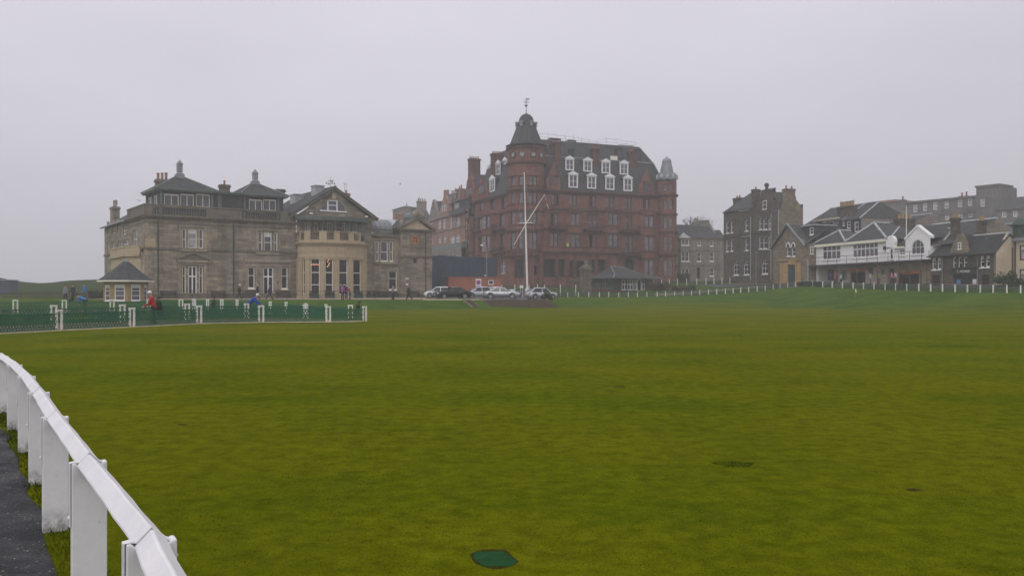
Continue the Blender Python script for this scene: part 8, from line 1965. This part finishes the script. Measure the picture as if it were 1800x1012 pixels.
def branch(a, d, L, r, dep):
    b = a+d*L; m.tube([a, b], [r, r*.6], 4, cap=False)
    if dep:
        for _ in range(3): nd = (d+Vector((random.uniform(-.6,.6), random.uniform(-.6,.6), random.uniform(-.1,.4)))).normalized(); branch(b, nd, L*random.uniform(.6,.8), r*.6, dep-1)
for _ in range(4): branch(top0, Vector((random.uniform(-.5,.5), random.uniform(-.5,.5), 1)).normalized(), (zt-p.z)*.17, .1, 4)
m.build('crown', 'bark', bt)
# shed at the far left on the dune
p = Vector((ax(5)*158, 158, gz(ax(5)*158,158))); z0, z1 = zpx(504,158), zpx(492.5,158); f = Fr([(ax(-6)*158,158),(ax(15.5)*158,158)]); sb = Bld('dune_shed', (p.x,p.y+1.5,z0), 'dark flat-roofed shed in the dune at the left edge', 'shed'); w_ = sb.wall(f, 0, f.L, p.z-.8, z1, 'blue_hoarding', depth=.05); w_.win(.25, .8, z0+.1, z1-.25, bars=(), frame='dark_wood', pane='glass_dark')
q = sb.m('wall','blue_hoarding'); q.poly([f.P(f.L,0,z0-.8), f.P(f.L,-3,z0-.8), f.P(f.L,-3,z1), f.P(f.L,0,z1)]); q.poly([f.P(0,0,z0-.8), f.P(0,-3,z0-.8), f.P(0,-3,z1), f.P(0,0,z1)]); bx(sb.m('roof','lead_pale'), f, -.2, f.L+.2, -3.2, .2, z1, z1+.12); sb.done()

# ------------------------------------------------------------------ benches and planters along the clubhouse
def make_bench():
    root = thing('bench', (0,0,0), 'x', 'bench', 'dark benches along the clubhouse front')
    m = MB(); 
    for k in range(4): m.box((0,-.22+.13*k,.42), 1.9, .10, .04)
    m.build('seat', 'dark_wood', root); m = MB()
    for k in range(3): m.box((0,.27+.03*k,.55+.15*k), 1.9, .035, .11)
    m.build('backrest', 'dark_wood', root)
    for s_ in (-.85,.85):
        m = MB(); m.box((s_,-.2,0), .07, .07, .62); m.box((s_,.26,0), .07, .07, .9); m.box((s_,.03,.58), .08, .56, .05); m.box((s_,.03,.36), .06, .46, .06); m.build('leg', 'dark_wood', root)
    return root
bn = make_bench()
for k, (px, lab) in enumerate(((297,'dark bench left of the pedimented french window'),(385,'dark bench right of the pedimented french window'),(439,'dark bench under the narrow window left of the second glass door'),(498.5,'dark bench under the narrow window right of the second glass door'),(667,'dark bench left of the tall window in the right wing'),(690,'dark bench under the tall window in the right wing'),(728,'dark bench at the foot of the clock wall'))):
    o = bn if k == 0 else copy_tree(bn); w_ = .75 if px < 702 else 1.1; u = FC.u(px, w_); q = FC.P(u, w_); o.location = (q.x, q.y, gz(q.x,q.y)+.03); o.rotation_euler.z = R(35); o['label'] = lab
for px, lab in ((552.5,'green flower trough under the first broad bow window'),(580,'green flower trough under the second bow window'),(630,'green flower trough under the fourth bow window, right of the group'),(648,'green flower trough under the narrow bow window on the right')):
    u = FB.u(px, .5); q = FB.P(u, .55); q.z = gz(q.x,q.y); d = FB.nrm(u); rz = math.atan2(d.y,d.x)+math.pi/2; root = thing('flower_trough', q.to_tuple(), lab, 'planter', 'troughs along the bow window')
    m = MB(); L = 1.25 if px < 640 else .6; m.box(q, L, .45, .5, rz); m.build('trough', 'green_iron', root)
    P = rng.random((500,3)); c_, s_ = math.cos(rz), math.sin(rz); m = MB()
    for x, y, z in P:
        lx, ly = (x-.5)*L, (y-.5)*.5; b_ = Vector((q.x+lx*c_-ly*s_, q.y+lx*s_+ly*c_, q.z+.48+z*z*.5)); v = Vector(rng.normal(size=3))*.06; w2 = Vector(rng.normal(size=3))*.05; m.poly([b_-v, b_+w2, b_+v])
    m.build('plants', 'hedge_leaf', root)

# ------------------------------------------------------------------ people
def skin_obj(name, V, E, rad, mat, parent, roots, sub=1):
    me = bpy.data.meshes.new(name); me.from_pydata([tuple(v) for v in V], E, []); me.materials.append(MATS[mat]); o = bpy.data.objects.new(name, me); COL.objects.link(o); o.parent = parent
    md = o.modifiers.new('skin', 'SKIN'); md.use_smooth_shade = True
    if not me.skin_vertices: me.skin_vertices.new(name='')
    for i, sv in enumerate(me.skin_vertices[0].data):
        r = rad[i]; sv.radius = r if isinstance(r, tuple) else (r, r); sv.use_root = i in roots
    if sub: s = o.modifiers.new('sub', 'SUBSURF'); s.levels = sub; s.render_levels = sub
    return o
def person(loc, rz, label, top='jacket_black', legs='trouser_dark', shoes='shoe_black', hat=None, hair='hair_brown', h=1.74, lean=0, walk=.0, arms=(.15,-.15), bend=.25, head=0, group=None, squat=0, fingers=True):
    """stands at loc facing local +x; lean = torso pitch, walk = stride, arms = shoulder swing"""
    k = h/1.75; V, E, rad, nm = [], [], [], {}
    def v(n, p, r, par=None):
        nm[n] = len(V); V.append(Vector(p)); rad.append(r)
        if par: E.append((nm[par], nm[n]))
    cl, sl = math.cos(lean), math.sin(lean); pel = Vector((-.12*sl, 0, .93-squat))
    T = lambda x, y, z: pel+Vector((x*cl+z*sl, y, -x*sl+z*cl))
    v('pelvis', pel, (.125,.10)); v('waist', T(0,0,.16), (.12,.095), 'pelvis'); v('chest', T(.01,0,.36), (.135,.11), 'waist'); v('neck0', T(.0,0,.485), .075, 'chest'); v('neck1', T(.01,0,.555), .056, 'neck0')
    hp_ = lean*.55+head; ch, sh_ = math.cos(hp_), math.sin(hp_); Hh = lambda x, y, z: V[nm['neck1']]+Vector((x*ch+z*sh_, y, -x*sh_+z*ch))
    v('jaw', Hh(.03,0,.05), (.062,.07), 'neck1'); v('face', Hh(.02,0,.12), (.078,.092), 'jaw'); v('skull', Hh(0,0,.19), (.07,.085), 'face'); v('nose', Hh(.115,0,.105), .012, 'face')
    for s_ in (-1, 1):
        S = 'LR'[s_ > 0]; v('ear'+S, Hh(0,s_*.095,.11), .016, 'face')
        v('sh'+S, T(0,s_*.165,.42), .058, 'chest'); a = arms[0] if s_ < 0 else arms[1]; d = Vector((math.sin(a),s_*.10,-math.cos(a))).normalized(); el = V[nm['sh'+S]]+d*.29
        v('el'+S, el, .043, 'sh'+S); a2 = a+bend; d2 = Vector((math.sin(a2),-s_*.03,-math.cos(a2))).normalized(); wr = el+d2*.25; v('wr'+S, wr, .028, 'el'+S)
        pm = wr+d2*.055; v('palm'+S, pm, (.036,.022), 'wr'+S); v('kn'+S, pm+d2*.035, (.038,.018), 'palm'+S)
        if fingers:
            fw = Vector((math.cos(a2),0,math.sin(a2)))
            for q, (off, ln) in enumerate(((-.03,.065),(-.01,.078),(.01,.072),(.03,.055))):
                b0 = pm+d2*.045+fw*off; v(f'f{S}{q}a', b0, .009, 'kn'+S); v(f'f{S}{q}b', b0+d2*ln*.55-Vector((0,s_*.008,0)), .0085, f'f{S}{q}a'); v(f'f{S}{q}c', b0+d2*ln-Vector((0,s_*.025,0)), .0075, f'f{S}{q}b')
            v(f't{S}a', pm+fw*.042, .010, 'palm'+S); v(f't{S}b', pm+fw*.058+d2*.045, .009, f't{S}a')
        w_ = walk*(1 if s_ < 0 else -1); hip = pel+Vector((0,s_*.09,-.04)); v('hip'+S, hip, .088, 'pelvis')
        L1 = .42; L2 = .42; fl = math.asin(min(.9, squat/.84*1.5)) if squat else 0
        d = Vector((math.sin(w_+fl),0,-math.cos(w_+fl))); kn = hip+d*L1; v('kne'+S, kn, .058, 'hip'+S); w2 = w_-(.0 if w_ > 0 else .35*min(1,abs(walk)*3))-fl; d2 = Vector((math.sin(w2),0,-math.cos(w2))); an = kn+d2*L2; v('ank'+S, an, .04, 'kne'+S)
    lowest = min(V[nm['ankL']].z, V[nm['ankR']].z)-.075
    for q in V: q.z -= lowest
    for s_ in (-1, 1): S = 'LR'[s_ > 0]; v('heel'+S, V[nm['ank'+S]]+Vector((-.03,0,-.045)), .034, 'ank'+S); v('toe'+S, V[nm['ank'+S]]+Vector((.15,s_*.02,-.048)), .03, 'heel'+S)
    V = [q*k for q in V]; rad = [tuple(x*k for x in r) if isinstance(r, tuple) else r*k for r in rad]
    body = skin_obj('person', V, E, rad, 'skin', None, {0}); body.location = loc; body.rotation_euler.z = rz; tag(body, label, 'person', group)
    def subset(names, extra, name, mat, edges=None):
        ids = [nm[n] for n in names]; mp = {i: j for j, i in enumerate(ids)}; e = [(mp[a], mp[b]) for a, b in E if a in mp and b in mp]
        rr = [tuple(x+extra for x in rad[i]) if isinstance(rad[i], tuple) else rad[i]+extra for i in ids]; return skin_obj(name, [V[i] for i in ids], e, rr, mat, body, {0})
    pv_ = V[nm['pelvis']]; up_ = (V[nm['chest']]-pv_).normalized(); sd_ = Vector((0,1,0)); fw_ = sd_.cross(up_).normalized()
    def raw(name, m, mat):
        me = bpy.data.meshes.new(name); me.from_pydata([tuple(q) for q in m.v], [], m.f); me.materials.append(MATS[mat]); o = bpy.data.objects.new(name, me); COL.objects.link(o); o.parent = body
        for p_ in me.polygons: p_.use_smooth = True
    def loft(m, rings, n=14):
        b0 = len(m.v)
        for z, a, b in rings:
            for q in range(n): t = 2*math.pi*q/n; m.v.append(pv_+up_*z*k+sd_*(math.cos(t)*a*k)+fw_*(math.sin(t)*b*k))
        for r in range(len(rings)-1):
            for q in range(n): c0 = b0+r*n+q; c1 = b0+r*n+(q+1)%n; m.f.append((c0, c1, c1+n, c0+n))
        m.f.append(tuple(b0+q for q in reversed(range(n)))); e_ = b0+(len(rings)-1)*n; m.f.append(tuple(e_+q for q in range(n)))
    m = MB(); loft(m, [(-.13,.165,.125),(-.02,.168,.13),(.14,.165,.125),(.30,.19,.135),(.39,.20,.13),(.44,.185,.115),(.475,.14,.095),(.505,.085,.08),(.53,.068,.07)])
    for S in 'LR':
        sh, el, wr = (V[nm[q+S]] for q in ('sh','el','wr')); m.tube([sh+(pv_+up_*.40*k-sh)*.45, sh, (sh+el)/2, el, (el+wr)/2, wr], [.07*k,.076*k,.066*k,.06*k,.052*k,.044*k], 10)
    raw('jacket', m, top)
    m = MB(); loft(m, [(-.17,.13,.115),(-.08,.158,.12),(.08,.15,.115)])
    for S in 'LR':
        h_, kn, an = (V[nm[q+S]] for q in ('hip','kne','ank')); m.tube([h_+Vector((0,0,.06*k)), h_-Vector((0,0,.06*k)), (h_+kn)/2, kn, (kn+an)/2, an+Vector((0,0,-.02*k))], [.10*k,.105*k,.09*k,.075*k,.066*k,.062*k], 10)
    raw('trousers', m, legs)
    for S in 'LR': subset(['ank'+S,'heel'+S,'toe'+S], .012, 'shoe', shoes)
    # eyes and hair or cap, set on the turned head
    sk = V[nm['skull']]; X = (V[nm['nose']]-V[nm['face']]).normalized(); U = (V[nm['skull']]-V[nm['jaw']]).normalized(); Yv = U.cross(X).normalized(); X = Yv.cross(U); ctr = V[nm['face']]+U*.035*k
    ey = MB()
    for s_ in (-1,1): c_ = V[nm['face']]+X*.088*k+Yv*.034*k*s_+U*.022*k; ey.box(c_-Vector((0,0,.008)), .012, .022, .014)
    ey.build('eyes', 'hair_brown', body, origin=None) if False else None
    m = MB(); n1, n2 = 12, 5
    for j in range(n2+1):
        t = j/n2*math.pi/2*(1.0 if hat else 1.18)
        for i in range(n1):
            a = 2*math.pi*i/n1; front = max(0, math.cos(a)); tt = t*(1-.28*front) if not hat else t
            r_ = (.112 if hat else .108)*k; m.v.append(ctr+(X*math.cos(a)*1.08+Yv*math.sin(a)*.95)*math.sin(tt)*r_+U*(math.cos(tt)*r_*1.12+.012*k))
    for j in range(n2):
        for i in range(n1): a_ = j*n1+i; b_ = j*n1+(i+1)%n1; m.f.append((a_, b_, b_+n1, a_+n1))
    if hat:
        b0 = len(m.v)
        for i in range(7): a = -.9+1.8*i/6; e_ = (X*math.cos(a)*1.08+Yv*math.sin(a)*.95)*.112*k; m.v += [ctr+e_+U*.012*k, ctr+e_*1.0+X*.085*k*math.cos(a*1.3)+U*.0*k]
        for i in range(6): q = b0+2*i; m.f.append((q, q+1, q+3, q+2))
    me = bpy.data.meshes.new('cap' if hat else 'hair'); me.from_pydata([tuple(q) for q in m.v], [], m.f); me.materials.append(MATS[hat or hair]); ob = bpy.data.objects.new('cap' if hat else 'hair', me); COL.objects.link(ob); ob.parent = body
    for pl in me.polygons: pl.use_smooth = True
    return body
def put(px, Y, rz, label, dz=0, **kw): q = on(px, Y); return person((q.x, q.y, q.z+dz), rz, label, **kw)
put(269, 46.6, R(184), 'golfer in red jacket and white cap bending over the trellis fence', top='jacket_red', hat='jacket_white', lean=.22, walk=.12, arms=(.4,.3), bend=.75, head=.2, h=1.78)
put(441, 58.5, R(8), 'golfer in bright blue jacket and white cap leaning far forward behind the fence', dz=.02, top='jacket_blue', hat='jacket_white', lean=.85, walk=.15, arms=(.5,.7), bend=.3, h=1.76)
put(147, 67, R(178), 'person in pale blue top stooping behind the left fence', top='jacket_sky', hair='hair_brown', lean=1.15, walk=.05, arms=(.2,.3), h=1.7)
put(115, 95, R(-80), 'person in grey and dark clothes walking below the dune, left of the stooping one', top='jacket_grey', walk=.25, legs='trouser_dark')
put(128, 96, R(-60), 'person in dark jacket below the dune beside a bag', top='jacket_navy', walk=.1)
put(148.5, 98, R(-100), 'slim person in pale blue standing by the dark hedge on the left', top='jacket_sky', legs='trouser_grey', walk=.15)
put(421, 98.1, R(2), 'man in black with white cap striding right along the terrace', top='jacket_black', hat='jacket_white', shoes='shoe_white', walk=.36, arms=(-.4,.4), bend=.4)
put(452.5, 99.6, R(15), 'grey-haired man in dark coat walking past the second glass door', top='jacket_black', hair='hair_grey', walk=.25, arms=(.25,-.25))
put(474, 98.9, R(5), 'man in dark suit striding in front of the second glass door', top='jacket_navy', walk=.42, arms=(-.4,.4))
put(602, 99.3, R(80), 'woman in purple jacket seen from behind at the bow window', top='jacket_purple', legs='trouser_dark', hair='hair_brown', arms=(.3,.4), bend=.9, h=1.68)
put(608.5, 100, R(-95), 'person in navy top between the purple and beige jackets', top='jacket_navy', legs='trouser_jean', shoes='shoe_white', arms=(.2,.2))
put(615, 99.3, R(150), 'person in beige jacket with red bag at the bow window', top='jacket_beige', legs='trouser_jean', hair='hair_grey', arms=(.4,.3), bend=.8, walk=.1, h=1.7)
put(691, 100, R(160), 'man in pale grey sweater standing by the right wing window', top='jacket_grey', legs='trouser_dark', walk=.12, arms=(.2,-.1))
put(718.5, 100.6, R(182), 'man in black walking left below the clock wall', top='jacket_black', walk=.33, arms=(-.3,.3))
zq = ztl+.25; q = FLg.P(FLg.u(1002), -1.0, zq); person((q.x,q.y,zq), R(-70), 'workman in bright yellow hi-vis jacket on the red residence terrace', top='jacket_hivis', legs='trouser_dark', hat='jacket_hivis', lean=.3, walk=.1)
for px, w_, lab, tp, kw in ((1460,.6,'person in blue jacket outside the shops left of the first orange sign','jacket_blue',dict(walk=.2)),(1468,.5,'person in pink top beside the one in blue at the shops','jacket_pink',dict(hair='hair_grey')),(1478,.3,'person in white top by the pale shop window','jacket_white',dict(walk=.15)),(1545,.4,'person in hi-vis vest beneath the white club balcony','jacket_hivis',dict()),
        (1568,.8,'person in pink coat under the round white turret','jacket_pink',dict(walk=.2)),(1574,.4,'person in white jacket beside the pink coat','jacket_white',dict()),(1583,.3,'person in navy jacket before the second orange sign','jacket_navy',dict(walk=.1)),(1530,.3,'person in white shirt between the orange shop signs','jacket_white',dict(legs='trouser_jean'))):
    u = FS.u(px, w_); q = FS.P(u, w_); person((q.x,q.y,gz(q.x,q.y)+.12), random.uniform(0,6.28), lab, top=tp, group='people outside the shops', **kw)
# bags
def golf_bag(px, Y, label, mat, tilt, rz, dz=0):
    q = on(px, Y); root = thing('golf_bag', (q.x,q.y,q.z+dz), label, 'golf bag', rz=rz); d = Vector((math.sin(tilt),0,math.cos(tilt))); m = MB(); m.tube([Vector((0,0,.05)), d*.3, d*.85], [.15,.16,.14], 10); m.v = [v for v in m.v]
    bo = m.build('bag_body', mat, root, origin=(0,0,0)) if False else None
    me_ = [v.copy() for v in m.v]; me = bpy.data.meshes.new('bag_body'); me.from_pydata([tuple(v) for v in me_], [], m.f); me.materials.append(MATS[mat]); o = bpy.data.objects.new('bag_body', me); COL.objects.link(o); o.parent = root
    for k in range(6):
        a = k*1.05; p0 = d*.8+Vector((math.cos(a)*.07,math.sin(a)*.07,0)); p1 = p0+d*random.uniform(.22,.36); m = MB(); m.tube([p0,p1], .008, 4); m.tube([p1, p1+Vector((.07,.02,.02))], [.028,.035], 6)
        me = bpy.data.meshes.new('club'); me.from_pydata([tuple(v) for v in m.v], [], m.f); me.materials.append(MATS['bag_brown' if k % 2 else 'bag_black']); o = bpy.data.objects.new('club', me); COL.objects.link(o); o.parent = root
    for s_ in (-.16,.16):
        m = MB(); c = Vector((-.05,s_,.12)); m.tube([c-Vector((0,.03,0)), c+Vector((0,.03,0))], .12, 12); me = bpy.data.meshes.new('wheel'); me.from_pydata([tuple(v) for v in m.v], [], m.f); me.materials.append(MATS['tyre']); o = bpy.data.objects.new('wheel', me); COL.objects.link(o); o.parent = root
golf_bag(283, 47.2, 'black golf bag with brown head covers behind the red-jacketed golfer', 'bag_black', -.15, R(10), .35)
golf_bag(374, 66, 'dark golf bag behind the fence under the clubhouse', 'bag_black', .3, R(90), .1)
golf_bag(625, 62, 'dark golf bag with brown head covers at the right end of the fences', 'bag_black', .25, R(30), .1)
golf_bag(125, 95, 'dark golf bag on a trolley below the dune', 'bag_black', .3, R(0))
m = MB(); q = on(615.5, 98.9); m.box(q+Vector((-.15,-.18,.95)), .34, .16, .30, .3); tag(m.build('handbag', 'bag_red', None, origin=q+Vector((-.15,-.18,.95)), bevel=.03, recalc=True), 'red handbag carried by the person in beige', 'bag')
# gulls
for px, py, Y, rz, lab in ((703,324,150,.4,'gull flying above the clock wing'),(245,353,135,2.6,'gull flying beside the rooftop pavilion')):
    c = at(px, py, Y); root = thing('gull', c.to_tuple(), lab, 'gull', rz=rz); m = MB(); m.tube([Vector((-.22,0,0)), Vector((-.1,0,.01)), Vector((.05,0,.02)), Vector((.15,0,.04)), Vector((.2,0,.045)), Vector((.25,0,.035))], [.02,.055,.065,.045,.035,.006], 8)
    def raw(nm, m, mat): me = bpy.data.meshes.new(nm); me.from_pydata([tuple(v) for v in m.v], [], m.f); me.materials.append(MATS[mat]); o = bpy.data.objects.new(nm, me); COL.objects.link(o); o.parent = root
    raw('body', m, 'gull_white')
    for s_ in (-1,1): m = MB(); m.prism([Vector((.08,s_*.04,.04)), Vector((.12,s_*.3,.16)), Vector((0,s_*.62,.10)), Vector((-.05,s_*.3,.13)), Vector((-.08,s_*.04,.03))], (0,0,.012)); raw('wing', m, 'jacket_grey')
